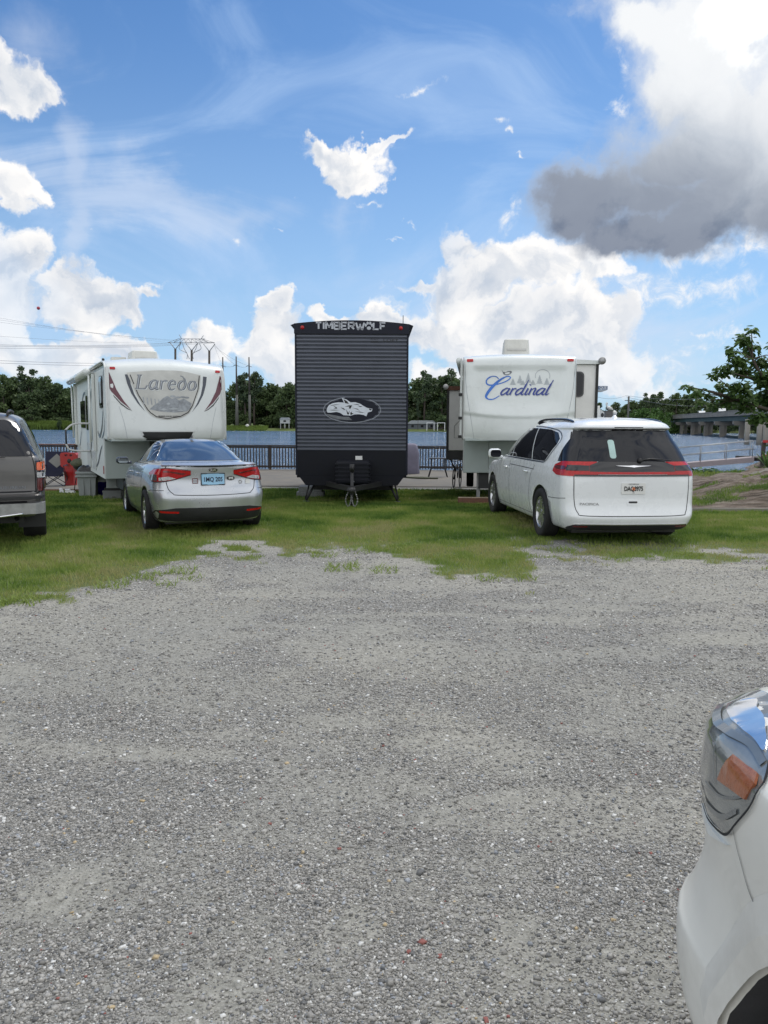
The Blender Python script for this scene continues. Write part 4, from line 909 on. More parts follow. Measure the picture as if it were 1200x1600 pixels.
car.rotation_euler = (R(-1.2), 0, R(24.5)); car.location.z += .01
report(car, [('LR', (-.885,.98,0)), ('LF', (-.885,3.68,0)), ('RR', (.885,.98,0)), ('top', (0,2,1.44)), ('lampL', (-.8,.3,.9)), ('lampR', (.8,.3,.9)), ('mirror', (-1.0,2.9,1.05))])
# ------------------------------------------------------------------ pewter full size SUV cut by the left edge
suv = thing('sport_utility_vehicle', 'grey pewter sport utility vehicle with scuffed bumper, seen from behind beside the camp chair', 'SUV')
SL = [
 (.42,.10,4.95,.90,.03,.2,.12,.2,.93,.88), (.47,.02,4.98,.94,.04,.2,.12,.2,.95,.9), (.56,.0,5.0,.955,.05,.2,.13,.2,.96,.9), (.66,.0,5.02,.96,.05,.2,.13,.2,.96,.9), (.70,.05,5.02,.965,.05,.2,.12,.2,.965,.9),
 (.73,.115,5.0,.97,.05,.2,.10,.2,.965,.9), (.85,.13,4.98,.985,.05,.2,.10,.2,.965,.9), (1.0,.135,4.95,.985,.05,.2,.10,.2,.965,.9), (1.10,.14,4.85,.975,.055,.2,.10,.2,.96,.88), (1.17,.15,4.3,.96,.06,.2,.11,.2,.955,.86),
 (1.214,.17,3.9,.94,.06,.2,.12,.2,.95,.86), (1.330,.22,3.6,.89,.07,.2,.14,.2,.94,.86), (1.508,.30,3.3,.82,.08,.2,.16,.2,.93,.88), (1.642,.38,3.1,.755,.09,.2,.18,.2,.92,.9), (1.704,.43,3.0,.71,.1,.2,.2,.2,.92,.9),
 (1.748,.52,2.85,.63,.1,.15,.2,.2,.92,.9), (1.775,.68,2.65,.48,.08,.1,.15,.15,.92,.9), (1.786,.85,2.45,.28,.05,.08,.1,.1,.92,.92), (1.789,1.1,2.2,.10,.02,.02,.03,.03,.95,.95)]
sb, sbv = car_body(suv, SL, M['pewter_paint'], (1.25, 4.2), .43, .97, 3)
sm_ = MB()
seam(sm_, sbv, [(-.86,.74),(-.86,1.0),(-.83,1.2),(-.72,1.52),(-.64,1.66)], PR, .012, smooth=True); seam(sm_, sbv, [(.86,.74),(.86,1.0),(.83,1.2),(.72,1.52),(.64,1.66)], PR, .012)
seam(sm_, sbv, [(-.86,.745),(.86,.745)], PR, .02); seam(sm_, sbv, [(-.90,.62),(.90,.62)], PR, .03)
add_into(sb, sm_, [M['seam']])
g = MB(); decal(g, sbv, [(-.84,1.205),(.84,1.205),(.80,1.33),(.72,1.51),(.65,1.63),(.52,1.675),(-.52,1.675),(-.65,1.63),(-.72,1.51),(-.80,1.33)], PR, .006, .06); g.build('rear_window', M['glass_dark'], suv)
for s in (-1, 1):
    g = MB(); decal(g, sbv, [(.26,1.21),(1.5,1.21),(1.5,1.63),(.62,1.63),(.42,1.5)], PS[s], .005, .07); g.build('rear_side_window', M['glass_dark'], suv)
    g = MB(); decal(g, sbv, [(1.58,1.21),(2.5,1.21),(2.5,1.63),(1.58,1.63)], PS[s], .005, .07); g.build('door_window', M['glass_dark'], suv)
    l_ = MB(); decal(l_, sbv, [(s*.865,.735),(s*.965,.735),(s*.965,1.14),(s*.865,1.14)], PR, .016, .03, 0, .03); lamp = l_.build('tail_lamp', M['black_gloss'], suv)
    for z0, z1, m_, nm in ((.75,.915,'dark_lens','brake_lens'), (.925,.995,'clear_lens','reversing_lens'), (1.02,1.12,'amber_lens','turn_lens')):
        k_ = MB(); decal(k_, sbv, rrect(s*.875 if s > 0 else -.96, z0, .96 if s > 0 else -.875, z1, .012), PR, .026, .03, 0, .012); k_.build(nm, M[m_], lamp)
    rr_ = MB(); rr_.tube(spline([(s*.55,.62,1.74),(s*.57,.8,1.80),(s*.57,2.4,1.80),(s*.55,2.6,1.74)], 5), .018, 8); rr_.build('roof_rail', M['black_plastic'], suv)
    wheel(suv, s*.82, 1.25, .385, .30, .215, 6, False, 0, 'rim', s); wheel(suv, s*.82, 4.2, .385, .30, .215, 6, False, 0, 'rim', s)
b_ = MB()
b_.prism([(-.97,.18),(-.95,.02),(-.85,-.05),(-.4,-.085),(.4,-.085),(.85,-.05),(.95,.02),(.97,.18)], .47, .61, 'Z', 0, None); b_.build('bumper', M['steel'], suv)
b_ = MB(); b_.prism([(-.96,.18),(-.93,.01),(-.84,-.06),(-.4,-.095),(.4,-.095),(.84,-.06),(.93,.01),(.96,.18)], .665, .70, 'Z', 0); b_.build('bumper_step', M['black_plastic'], suv)
b_ = MB(); b_.tube(spline([(-.55,-.09,.475),(-.2,-.10,.45),(.1,-.10,.465),(.35,-.10,.45),(.7,-.07,.48)], 5), .014, 6); b_.build('bumper_chrome_edge', M['chrome'], suv)
h_ = MB(); h_.box((-.05,-.14,.36),(.05,.25,.46)); h_.lathe([(0,-.2),(.03,-.2),(.03,-.12),(.012,-.11),(.012,-.06),(0,-.06)], (0,0,.44), 'Y', 12); h_.build('tow_hitch', M['black_metal'], suv)
w_ = MB(); w_.tube([(-.02,.12,1.19),(.2,.125,1.205),(.52,.13,1.20)], [.016,.012,.007], 6); w_.lathe([(0,.08),(.035,.08),(.035,.15),(0,.15)], (0,0,1.17), 'Y', 12); w_.box((-.15,.125,1.14),(.05,.15,1.175), 0, None, .008); w_.build('rear_wiper', M['black_plastic'], suv)
lettering(suv, sbv, [(moved(text2d('SUBURBAN', .052, 1.25, bold=.001), .58, .80), 0)], PR, ['emblem_grey'], 'model_lettering', .006)
pl = plate(suv, sbv, -.0, .49, .60, .30, PR, 'plate_white', .10)
u = MB(); u.box((-.7,.5,.30),(.7,4.6,.45)); u.tube([(-.9+.05,1.25,.38),(.85,1.25,.38)], .06, 10); u.lathe([(0,1.1),(.13,1.12),(.13,1.38),(0,1.4)], (.1,0,.36), 'Y', 16); u.build('underbody', M['black_metal'], suv)
mf = MB(); mf.box((.62,.78,.20),(.97,.80,.52)); mf.build('mud_flap', M['black_plastic'], suv)
ex = MB(); ex.tube([(.62,.12,.40),(.60,.6,.42)], .035, 12, 0, False); ex.build('exhaust_pipe', M['steel'], suv)
place_by(suv, R(24), (.84, 1.25), (58, 838))
report(suv, [('RR', (.97,1.25,0)), ('lampR', (.96,.2,1.14)), ('lampRb', (.96,.2,.735)), ('top', (.4,.6,1.85)), ('c', (0,0,.6))])
# ------------------------------------------------------------------ white vehicle whose front corner fills the right edge
fore = thing('parked_car', 'dusty white car whose front corner with amber side marker fills the near right edge', 'car')
FL = [
 (.26,.3,4.55,.88,.05,.2,.25,.28,.95,.96), (.29,.1,4.66,.925,.05,.2,.25,.28,.95,.98), (.38,.0,4.73,.948,.05,.22,.25,.28,.95,.995), (.47,.0,4.76,.952,.05,.23,.25,.28,.95,.995), (.52,.0,4.77,.950,.05,.24,.25,.28,.95,.995),
 (.545,.0,4.76,.946,.05,.24,.25,.28,.95,.99), (.60,.0,4.745,.940,.05,.24,.25,.28,.95,.98), (.70,.02,4.73,.944,.05,.25,.25,.28,.95,.965), (.80,.05,4.73,.950,.05,.26,.25,.28,.95,.97), (.90,.06,4.74,.955,.06,.27,.22,.28,.95,.975),
 (.98,.07,4.74,.952,.06,.28,.22,.28,.95,.975), (1.02,.08,4.71,.938,.06,.28,.22,.28,.95,.95), (1.048,.08,4.63,.915,.06,.26,.22,.28,.94,.94), (1.07,.09,4.42,.88,.06,.22,.22,.28,.94,.93), (1.095,.10,3.9,.85,.06,.2,.22,.28,.94,.93),
 (1.13,.12,3.2,.83,.06,.2,.22,.25,.94,.93), (1.3,.2,2.9,.78,.06,.2,.22,.25,.94,.93), (1.6,.35,2.4,.68,.06,.2,.22,.25,.94,.93), (1.72,.5,2.1,.5,.06,.1,.15,.15,.94,.93), (1.745,.8,1.8,.2,.03,.03,.05,.05,.94,.93)]
fb, fbv = car_body(fore, FL, M['fore_paint'], (.95, 3.62), .42, .95, 4)
fore.location = (1.618, -2.66, 0); fore.rotation_euler = (0, 0, R(0))
wheel(fore, -.82, .95, .37, .235, .22, 5, False, 0, 'rim', -1); wheel(fore, .82, .95, .37, .235, .22, 5, False, 0, 'rim', 1)
wheel(fore, -.82, 3.62, .37, .235, .22, 5, False, 0, 'rim', -1); wheel(fore, .82, 3.62, .37, .235, .22, 5, False, 0, 'rim', 1)
u = MB(); u.box((-.7,.35,.2),(.7,4.3,.32)); u.build('underbody', M['black_plastic'], fore)
FC = (-.45, 4.05)      # centre of the polar projection for the front left corner, local
def fpol(x, y):
    """offline helper: photograph pixel -> polar coordinates on this body"""
    o = Vector((0,0,EYE))-fore.location; d = ray(x, y); h = fbv.ray_cast(o, d)
    if h[0] is None: h = fbv.find_nearest(o+d*1.9)
    l = h[0]; return (round(math.degrees(math.atan2(l.x-FC[0], -(l.y-FC[1]))), 1), round(l.z, 3), [round(c, 2) for c in l])

lens = MB(); decal_polar(lens, fbv, spline([(-150,1.0),(-140,1.035),(-132,1.05),(-125,1.058),(-116,1.058),(-106,1.060),(-100,1.055),(-91.5,1.038),(-84.5,1.012),(-83,.995),(-84.8,.955),(-90.5,.897),(-96.5,.848),(-103,.828),(-112,.822),(-150,.85)], 4, True), FC, .004, 1.5, 0, .03)
lamp = lens.build('headlight', M['lamp_lens'], fore)
a_ = MB(); decal_polar(a_, fbv, [(-98,.998),(-86.2,1.005),(-84.2,.994),(-86.4,.958),(-101.5,.935)], FC, .009, 2, 0, .006); a_.build('side_marker', M['amber_matt'], lamp)
a_ = MB(); decal_polar(a_, fbv, spline([(-127,1.043),(-118,1.047),(-108,1.050),(-99,1.045),(-94,1.036),(-92.5,1.028),(-100,1.030),(-108,1.026),(-116,1.020),(-125,1.018)], 5, True), FC, .007, 1.2, 0, .004); a_.build('upper_reflector', M['chrome'], lamp)
a_ = MB()
for pts, w in (([(-130,1.005),(-118,1.004),(-108,1.012),(-98,1.022),(-88,1.018)], .011), ([(-109,.90),(-101,.905),(-94,.928),(-88,.957)], .006), ([(-150,.875),(-120,.858),(-108,.852),(-98,.872),(-90,.92)], .012), ([(-106.5,.99),(-103.5,.915)], .006)):
    Vr, Tr = ribbon([(p[0], p[1]*60) for p in spline(pts, 6)], w*60); Vr = [Vector((q[0], q[1]/60)) for q in Vr]; decal_vt(a_, fbv, Vr, Tr, proj_polar(FC), .007, 0, 0)
a_.build('lamp_housing', M['lamp_frame'], lamp)
a_ = MB()
Vr, Tr = ribbon([(p[0], p[1]*60) for p in spline([(-128,1.062),(-116,1.062),(-106,1.063),(-100,1.057),(-91.5,1.040),(-84,1.013),(-82.3,.995),(-84.2,.953),(-90,.895),(-96,.845),(-103,.824),(-112,.818),(-128,.83)], 6)], .006*60); decal_vt(a_, fbv, [Vector((q[0], q[1]/60)) for q in Vr], Tr, proj_polar(FC), .006, 0, 0)
a_.build('lamp_seal', M['seam'], lamp)
a_ = MB(); decal_polar(a_, fbv, spline([(-118,.812),(-110,.805),(-100,.812),(-96,.822),(-103,.800),(-110,.782),(-118,.79)], 4, True), FC, .006, 1.5, 0, .006); a_.build('bumper_lip_highlight', M['rv_white'], fore)  # white patch along the bumper lip, a highlight put into its colour
sm_ = MB()
def pseam(pts, w, m=0, off=.002):
    Vr, Tr = ribbon([(p[0], p[1]*60) for p in spline(pts, 8)], w*60); decal_vt(sm_, fbv, [Vector((q[0], q[1]/60)) for q in Vr], Tr, proj_polar(FC), off, m, 0)
pseam([(-93,.87),(-91,.84),(-88,.81),(-85,.785),(-81,.77)], .004)
add_into(fb, sm_, [M['seam_soft']])
fl = MB()     # moulded fender lip round the wheel opening
arc = [(math.cos(t), math.sin(t)) for t in np.linspace(R(8), R(172), 25)]
for r0, r1, o0, o1 in ((.424,.47,.016,.018),(.47,.535,.018,.001)):
    vs = []
    for (cx_, sy_) in arc:
        for rr_, oo in ((r0, o0), (r1, o1)):
            y = 3.62+cx_*rr_; z = .395+sy_*rr_; h = fbv.ray_cast(Vector((-5, y, z)), Vector((1,0,0)))
            vs.append((h[0].x-oo, y, z) if h[0] else (-.95, y, z))
    fl.add(vs, [(2*i, 2*i+1, 2*i+3, 2*i+2) for i in range(len(arc)-1)], 0, True)
fl.build('fender_lip', M['fore_paint'], fore)
tt = MB(); tt.lathe([(0,.003),(.016,.003),(.018,0)], (0,0,0), 'X', 14); hh = fbv.ray_cast(Vector((-5,4.02,.60)), Vector((1,0,0)))[0]
# ------------------------------------------------------------------ dark ribbed travel trailer
def profile_box(poly_yz, x0, x1): pass
zt = float(gz(-.7, 17.1))
tw = thing('travel_trailer', 'tall dark travel trailer with ribbed front, wolf emblem and black lower skirt', 'trailer', (0,0,0), R(.6))
_p = at_y(549.5, 700, 17.0); tw.location = (_p.x, 17.0, zt)
HW = 1.215
H0 = .45; ZS = 1.17-zt*0; 
Ztop = 3.79-zt   # local height of the side walls
b_ = MB(); b_.box((-HW,.02,.58), (HW, 9.6, Ztop)); b_.build('body', M['rv_black'], tw)
# ribbed front sheet: real ribs
zA = 1.055-zt; zB = 3.58-zt; NR = 31; vs = []; rows = []
for k in range(NR):
    z0 = zA+(zB-zA)*k/NR; p = (zB-zA)/NR
    rows += [(z0, -.010), (z0+.10*p, -.012), (z0+.20*p, -.036), (z0+.60*p, -.036), (z0+.86*p, -.006)]
rows.append((zB, -.010))
for (z, y) in rows: vs += [(-HW+.02, y, z), (HW-.02, y, z)]
rb = MB(); rb.add(vs, [(2*i, 2*i+1, 2*i+3, 2*i+2) for i in range(len(rows)-1)]); rb.build('ribbed_front', M['rib'], tw)
lo = MB(); lo.box((-HW+.005,-.022,.63),(HW-.005,.03,zA+.001),0,None,.006)
lo.prism([(-HW+.03,.64),(-HW+.20,.41),(HW-.20,.41),(HW-.03,.64)], -.02, .6, 'Y'); lo.build('lower_skirt', M['rv_black'], tw)
for s in (-1, 1):
    ed = MB(); ed.box((s*HW-.022,-.03,.64),(s*HW+.022,.05,Ztop+.0),0,None,.006); ed.build('corner_moulding', M['navy'], tw)
cap = MB(); arch = [(-HW-.03, zB+.0)] + [(x, Ztop+.075*(1-(x/(HW+.03))**2)) for x in np.linspace(-HW-.03, HW+.03, 25)] + [(HW+.03, zB)]
cap.prism(arch, -.06, .10, 'Y'); cap.build('front_cap', M['navy'], tw)
rf = MB(); arch2 = [(-HW-.01, Ztop-.02)] + [(x, Ztop+.055*(1-(x/(HW+.03))**2)) for x in np.linspace(-HW-.01, HW+.01, 25)] + [(HW+.01, Ztop-.02)]
rf.prism(arch2, .11, 9.6, 'Y'); rf.build('roof', M['rv_roof'], tw)
for s in (-1, 1):
    ev = MB(); ev.prism([(s*(HW+.03), Ztop-.02), (s*(HW+.03), Ztop+.03), (s*(HW+.13), Ztop-.01)], .15, 6.5, 'Y'); ev.build('rolled_awning', M['navy'], tw)
    l_ = MB(); l_.lathe([(0,-.085),(.035,-.082),(.042,-.06)], (s*1.065,0,Ztop-.085), 'Y', 16); l_.build('marker_light', M['red_lens'], tw)
an = MB(); an.tube([(1.13,.5,Ztop),(1.13,.5,Ztop+.26)], .008, 6); an.build('aerial', M['black_metal'], tw)
flatb = BVHTree.FromPolygons([Vector(v) for v in ((-3,-.06,-1),(3,-.06,-1),(3,-.06,6),(-3,-.06,6))], [(0,1,2,3)])
flat3 = BVHTree.FromPolygons([Vector(v) for v in ((-3,-.036,-1),(3,-.036,-1),(3,-.036,6),(-3,-.036,6))], [(0,1,2,3)])
PF = proj_y(-1)
# block lettering: strokes, with a paw print for the O
zc = Ztop-.045; hh = .068
def L_(pts): return pts
GL = {'T': (1.0, [[(0,1),(1,1)],[(.5,1),(.5,-1)]]), 'I': (.12, [[(.06,1),(.06,-1)]]), 'M': (1.15, [[(0,-1),(0,1),(.08,1),(.57,-.35),(1.07,1),(1.15,1),(1.15,-1)]]),
      'B': (1.0, [[(0,-1),(0,1),(.8,1),(1,.7),(1,.3),(.8,.05),(0,.05)],[(.8,.05),(1,-.25),(1,-.7),(.8,-1),(0,-1)]]), 'E': (.9, [[(.9,1),(0,1),(0,-1),(.9,-1)],[(0,0),(.8,0)]]),
      'R': (1.0, [[(0,-1),(0,1),(.8,1),(1,.75),(1,.2),(.8,-.1),(0,-.1)],[(.45,-.1),(1,-1)]]), 'W': (1.5, [[(0,1),(.35,-1),(.45,-1),(.75,.4),(1.05,-1),(1.15,-1),(1.5,1)]]),
      'O': (1.0, []), 'L': (.9, [[(0,1),(0,-1),(.9,-1)]]), 'F': (.9, [[(0,-1),(0,1),(.9,1)],[(0,0),(.75,0)]])}
tb = MB(); sc = .088; x = 0; adv = []
for ch in 'TIMBERWOLF': adv.append(x); x += GL[ch][0]*1.28*sc*1.0+.042
tot = x-.042; x0 = -tot/2-.02
sxx = 1.50/tot
for ch, ax in zip('TIMBERWOLF', adv):
    for st in GL[ch][1]:
        P = [((x0+(ax+px*1.28*sc))*sxx, zc+py*hh) for px, py in st]; V, T = ribbon(P, .038); decal_vt(tb, flatb, V, T, PF, .006, 0, .006)
        for (px, py) in P[1:-1]: V, T, _ = tri_poly(ell(px, py, .022, .022, 8), .05); decal_vt(tb, flatb, V, T, PF, .006, 0, 0)
    if ch == 'O':
        cx = (x0+ax+.5*1.28*sc)*sxx
        V, T, _ = tri_poly(ell(cx, zc-.045, .045, .036, 14), .03); decal_vt(tb, flatb, V, T, PF, .006, 0, .006)
        for k in range(4):
            a = R(25+43*k); V, T, _ = tri_poly(ell(cx+.075*math.cos(a), zc-.02+.085*math.sin(a), .024, .034, 10), .03); decal_vt(tb, flatb, V, T, PF, .006, 0, .006)
tb.build('lettering', M['silver_ink'], tw)
for VT in (moved(text2d('LOFT', .075, 1.9, bold=.001), .85, Ztop-.345), moved(text2d('BLACK', .05, 1.2), .50, Ztop-.325), moved(text2d('LABEL', .05, 1.2), .50, Ztop-.375)):
    lf = MB(); decal_vt(lf, flat3, *VT, PF, .004, 0, 0); lf.build('dark_lettering', M['ink_black'], tw)
# wolf head emblem in an oval
cxm, czm = .01, 1.65-(641-662)/1200*17.0-zt; ex, ez = .625, .275
em = MB()
V, T, _ = tri_poly(ell(cxm, czm, ex*.93, ez*.90, 40), .2); decal_vt(em, flat3, V, T, PF, .003, 0, 0)
def er(p): return (cxm+(p[0]-590)/1200*100*.01421, czm-(p[1]-372)/720*60*.01421)   # emblem drawn on its own grid
emo = em.build('oval_emblem', M['navy'], tw)
wf = MB()
ring = ell(cxm, czm, ex, ez, 48); V, T = ribbon([ring[i % 48] for i in range(14, 56)], .016); decal_vt(wf, flat3, V, T, PF, .006, 3, 0)
head = [(120,400),(125,345),(165,285),(240,250),(340,235),(440,240),(400,155),(490,185),(560,235),(650,232),(740,260),(800,300),(870,335),(965,350),(955,395),(880,420),(855,490),(800,465),(720,452),(640,455),(560,480),(520,475),(430,470),(370,430),(300,412),(200,425),(140,425)]
V, T, _ = tri_poly([er(p) for p in head], .04); decal_vt(wf, flat3, V, T, PF, .007, 0, 0)
chin = [(110,450),(250,470),(420,500),(530,500),(590,560),(480,560),(330,545),(200,510)]
V, T, _ = tri_poly([er(p) for p in chin], .05); decal_vt(wf, flat3, V, T, PF, .006, 1, 0)
dk = [[(430,175),(460,250),(530,262),(500,215)], [(455,315),(530,290),(590,290),(560,350),(530,345),(540,310)], [(690,290),(790,315),(740,318)], [(900,345),(955,355),(940,385),(905,365)], [(600,340),(690,350),(735,395),(690,365)], [(240,300),(300,325),(320,350),(240,355),(290,340)], [(480,360),(500,450),(530,460),(545,380),(520,430)], [(590,400),(540,440),(580,430)], [(170,300),(260,278),(360,272),(250,292)], [(160,380),(260,372),(360,380),(240,384)], [(610,280),(680,262),(740,285),(680,276)], [(640,400),(740,405),(830,425),(730,418)], [(560,420),(620,440),(560,470)], [(380,330),(440,345),(470,380),(420,360)]]
for d in dk: V, T, _ = tri_poly([er(p) for p in d], .05); decal_vt(wf, flat3, V, T, PF, .010, 2, 0)
wf.build('wolf_head', [M['wolf_silver'], M['emblem_grey'], M['ink_black'], M['ring_grey']], emo)
st_ = MB(); st_.box((.085,-.052,1.00-zt*0+.02-.04),(.235,-.048,1.085-.02)); st_.build('white_notice', M['plate_white'], tw)
cv = MB(); cv.box((-.31,-.75,.50),(.40,-.08,.985),0,None,.04)
for k in range(5): cv.box((-.33,-.76,.56+.085*k),(.42,-.10,.595+.085*k),0,None,.01)
cv.build('gas_bottle_cover', M['rv_black'], tw)
fr = MB()
for s in (-1, 1): fr.box((-.04,-1.75,.40),(.04,.25,.50),0,Matrix.Translation((s*.02+.05,0,0)) @ Matrix.Rotation(s*R(20), 4, 'Z') if False else Matrix.Translation((.05,-1.45,0)) @ Matrix.Rotation(-s*R(22), 4, 'Z') @ Matrix.Translation((0,1.75,0)))
fr.build('tow_frame', M['black_metal'], tw)
jk = MB(); jk.tube([(.05,-1.35,.02),(.05,-1.35,.80)], .035, 12); jk.tube([(.05,-1.35,.80),(.05,-1.35,.95)], .05, 12); jk.lathe([(0,0),(.14,0),(.14,.02),(.05,.03)], (.05,-1.35,.0), 'Z', 16); jk.tube([(.05,-1.35,.9),(.05,-1.40,.92),(.08,-1.42,.82)], .012, 6); jk.build('tongue_jack', M['black_metal'], tw)
cp = MB(); cp.box((-.03,-1.95,.42),(.13,-1.5,.50),0,None,.03); cp.lathe([(.0,-.02),(.06,-.02),(.065,.05),(.03,.08)], (.05,-1.93,.44), 'Z', 14); cp.build('coupler', M['black_metal'], tw)
for s in (-1, 1):
    ch = MB(); Q = spline([(.05+s*.05,-1.55,.44),(.05+s*.12,-1.62,.25),(.05+s*.07,-1.66,.12),(.05+s*.02,-1.68,.2),(.05,-1.7,.36)], 6)
    for i in range(0, len(Q)-1): 
        a, c = Vector(Q[i]), Vector(Q[i+1]); ch.tube([a, a.lerp(c, .6)], .016 if i % 2 else .010, 6)
    ch.build('safety_chain', M['steel'], tw)
    sj = MB(); sj.tube([(s*.80,.35,.50),(s*1.02,.10,.07)], .028, 8); sj.tube([(s*.95,.35,.48),(s*1.04,.12,.1)], .02, 8); sj.box((s*1.02-.07,0,.02),(s*1.02+.07,.16,.05)); sj.build('stabiliser_jack', M['black_metal'], tw)
hk = MB(); hk.tube([(.02,-.80,.73),(.05,-.82,.68),(.03,-.83,.62),(.08,-.83,.55)], .012, 6); hk.box((.0,-.80,.68),(.06,-.77,.73)); hk.build('hitch_fittings', M['silver_ink'], tw)
for s in (-1, 1):
    for y in (5.2, 6.2): wheel(tw, s*1.05, y, .35, .2, .2, 5, False, 0, 'rim', s)
ss = MB(); ss.box((-.95,1.3,.20),(.95,9.4,.585)); ss.build('chassis', M['black_metal'], tw)  # box extended down to keep the space under the trailer dark
dp = MB(); dp.prism(rrect(-.22,-.22,.22,.22,.06), 0, .04, 'Z'); pd = dp.build('jack_pad', M['cinder']); pd.location = tw.location + Vector((.05,-1.35,-.0)); tag(pd, 'flat grey pad under the tongue jack of the dark trailer', 'pad')
tw_jack_lift = .04
# ------------------------------------------------------------------ fifth wheel trailers
def grid_surface(f, nu, nv):
    V = [f(i/nu, j/nv) for i in range(nu+1) for j in range(nv+1)]
    Fq = [(i*(nv+1)+j, (i+1)*(nv+1)+j, (i+1)*(nv+1)+j+1, i*(nv+1)+j+1) for i in range(nu) for j in range(nv)]
    return V, Fq
def fifth_wheel(root, prof, zb, ylow, L, hw, bulge, cr, roofy, low_m, side_m, cap_m, crown=.05, relief=None):
    """prof: front profile from roof (y,z) down to nose underside; built with a rounded, bowed front"""
    P = spline(prof, 6 if relief is None else 10); n = len(P)
    zt_ = P[0][1]
    def f(u, v):
        i = u*(n-1); a = int(min(i, n-2)); t = i-a; y = P[a][0]*(1-t)+P[a+1][0]*t; z = P[a][1]*(1-t)+P[a+1][1]*t
        s = v*2-1; x = math.sin(s*PI/2*.999)*hw if False else s*hw
        q = abs(s); k = max(0.0, (q-(1-cr/hw))/(cr/hw)); x = math.copysign(hw-cr + cr*math.sin(k*PI/2), s) if q > 1-cr/hw else s*hw
        dy = bulge*q*q + cr*(1-math.cos(k*PI/2))*1.0
        w = min(1, max(0, (zt_-z)/.5)*1.0+.15)
        zz = z + crown*(1-q*q)*max(0, 1-(zt_-z)/.35)
        return (x, (y+dy*w if y < roofy else y) + (relief(x, z) if relief else 0), zz)
    V, Fq = grid_surface(f, n-1, 72); cp = MB(); cp.add(V, Fq, 0, True); cap = cp.build('front_cap', M[cap_m], root)
    return cap, V, Fq
def side_panels(root, prof, hw, L, zb, ylow, side_m, dy):
    """side walls as thick slabs following the front profile"""
    P = [(y+dy, z) for y, z in spline(prof, 4)]
    poly = P + [(ylow, P[-1][1]), (ylow, zb), (L, zb), (L, P[0][1]-.0)]
    for s in (-1, 1):
        w = MB(); w.prism(poly, s*(hw-.05), s*hw, 'X'); w.build('side_wall', M[side_m], root)
# --- left one (name in metal style serif lettering on a shield)
la = thing('fifth_wheel_trailer', 'white trailer with maroon swooshes and a grey shield emblem, left of the dark trailer', 'trailer')
zl = float(gz(-4.5, 16))
# measured from its upper left front corner
YAWL = R(26); HL = 1.19
_c = at_y(167, 575, 15.55); ax = Vector((math.cos(YAWL), math.sin(YAWL), 0)); bk = Vector((-math.sin(YAWL), math.cos(YAWL), 0))
la.rotation_euler = (0, 0, YAWL); o_ = Vector((_c.x, _c.y, 0)) + ax*(HL-.02) - bk*.22; la.location = (o_.x, o_.y, zl)
zT = 2.90-zl; zN = 1.29-zl
lprof = [(1.2, zT), (.85, zT-.0), (.55, zT-.03), (.32, zT-.10), (.20, zT-.22), (.12, zT-.45), (.06, zT-.80), (.03, zT-1.15), (.02, zT-1.42), (.05, zT-1.56), (.10, zN)]
lcap, lV, lF = fifth_wheel(la, lprof, 0, 0, 8, HL, .10, .16, 1.0, 'rv_grey', 'rv_side', 'rv_white', .10)
lbv = BVHTree.FromPolygons([Vector(v) for v in lV], lF)
zbl = .45-zl
side_panels(la, [(.30, zT-.14), (.24, zT-.35), (.20, zT-.8), (.19, zT-1.3), (.20, zN+.02)], HL-.004, 8.0, zbl, 1.10, 'rv_side', .0)
bx = MB(); bx.box((-HL+.06,1.10,zbl),(HL-.06,7.98,zT-.05)); bx.build('body', M['rv_grey'], la)
un = MB(); un.box((-HL+.05,.16,zN-.02),(HL-.05,1.12,zN+.03)); un.build('cap_underside', M['rv_grey'], la)
lw = MB(); lw.box((-HL+.02,1.07,zbl),(HL-.02,1.11,zN+.0),0,None,.008); lwo = lw.build('lower_front', M['rv_grey'], la)
sl = MB(); sl.box((-.004,1.062,zbl+.05),(.004,1.072,zN-.05)); sl.box((-HL+.03,1.06,zN-.035),(HL-.03,1.075,zN-.005)); sl.build('compartment_seam', M['seam'], lwo)
rf = MB(); arch2 = [(-HL, zT-.04)] + [(x, zT+.10*(1-(x/HL)**2)) for x in np.linspace(-HL, HL, 21)] + [(HL, zT-.04)]; rf.prism(arch2, 1.15, 8.0, 'Y'); rf.build('roof', M['rv_roof'], la)
edg = MB(); edg.tube([(-HL-.005, y, z) for y, z in spline([(8.0,zT),(2,zT),(.9,zT-.01),(.5,zT-.06),(.32,zT-.2),(.24,zT-.45),(.20,zT-.9),(.20,zN)], 5)], .02, 6); edg.tube([(HL+.005, y, z) for y, z in spline([(8.0,zT),(2,zT),(.9,zT-.01),(.5,zT-.06),(.32,zT-.2),(.24,zT-.45),(.20,zT-.9),(.20,zN)], 5)], .02, 6); edg.build('edge_moulding', M['rv_side'], la)
def lpx(x, y):
    """photo pixel -> cap coordinates (used only while drawing the emblem)"""
    inv = Matrix.Rotation(-YAWL, 3, 'Z'); o = inv @ (Vector((0,0,EYE))-la.location); d = inv @ ray(x, y); h = lbv.ray_cast(o, d); return (round(h[0].x, 3), round(h[0].z, 3)) if h[0] else None
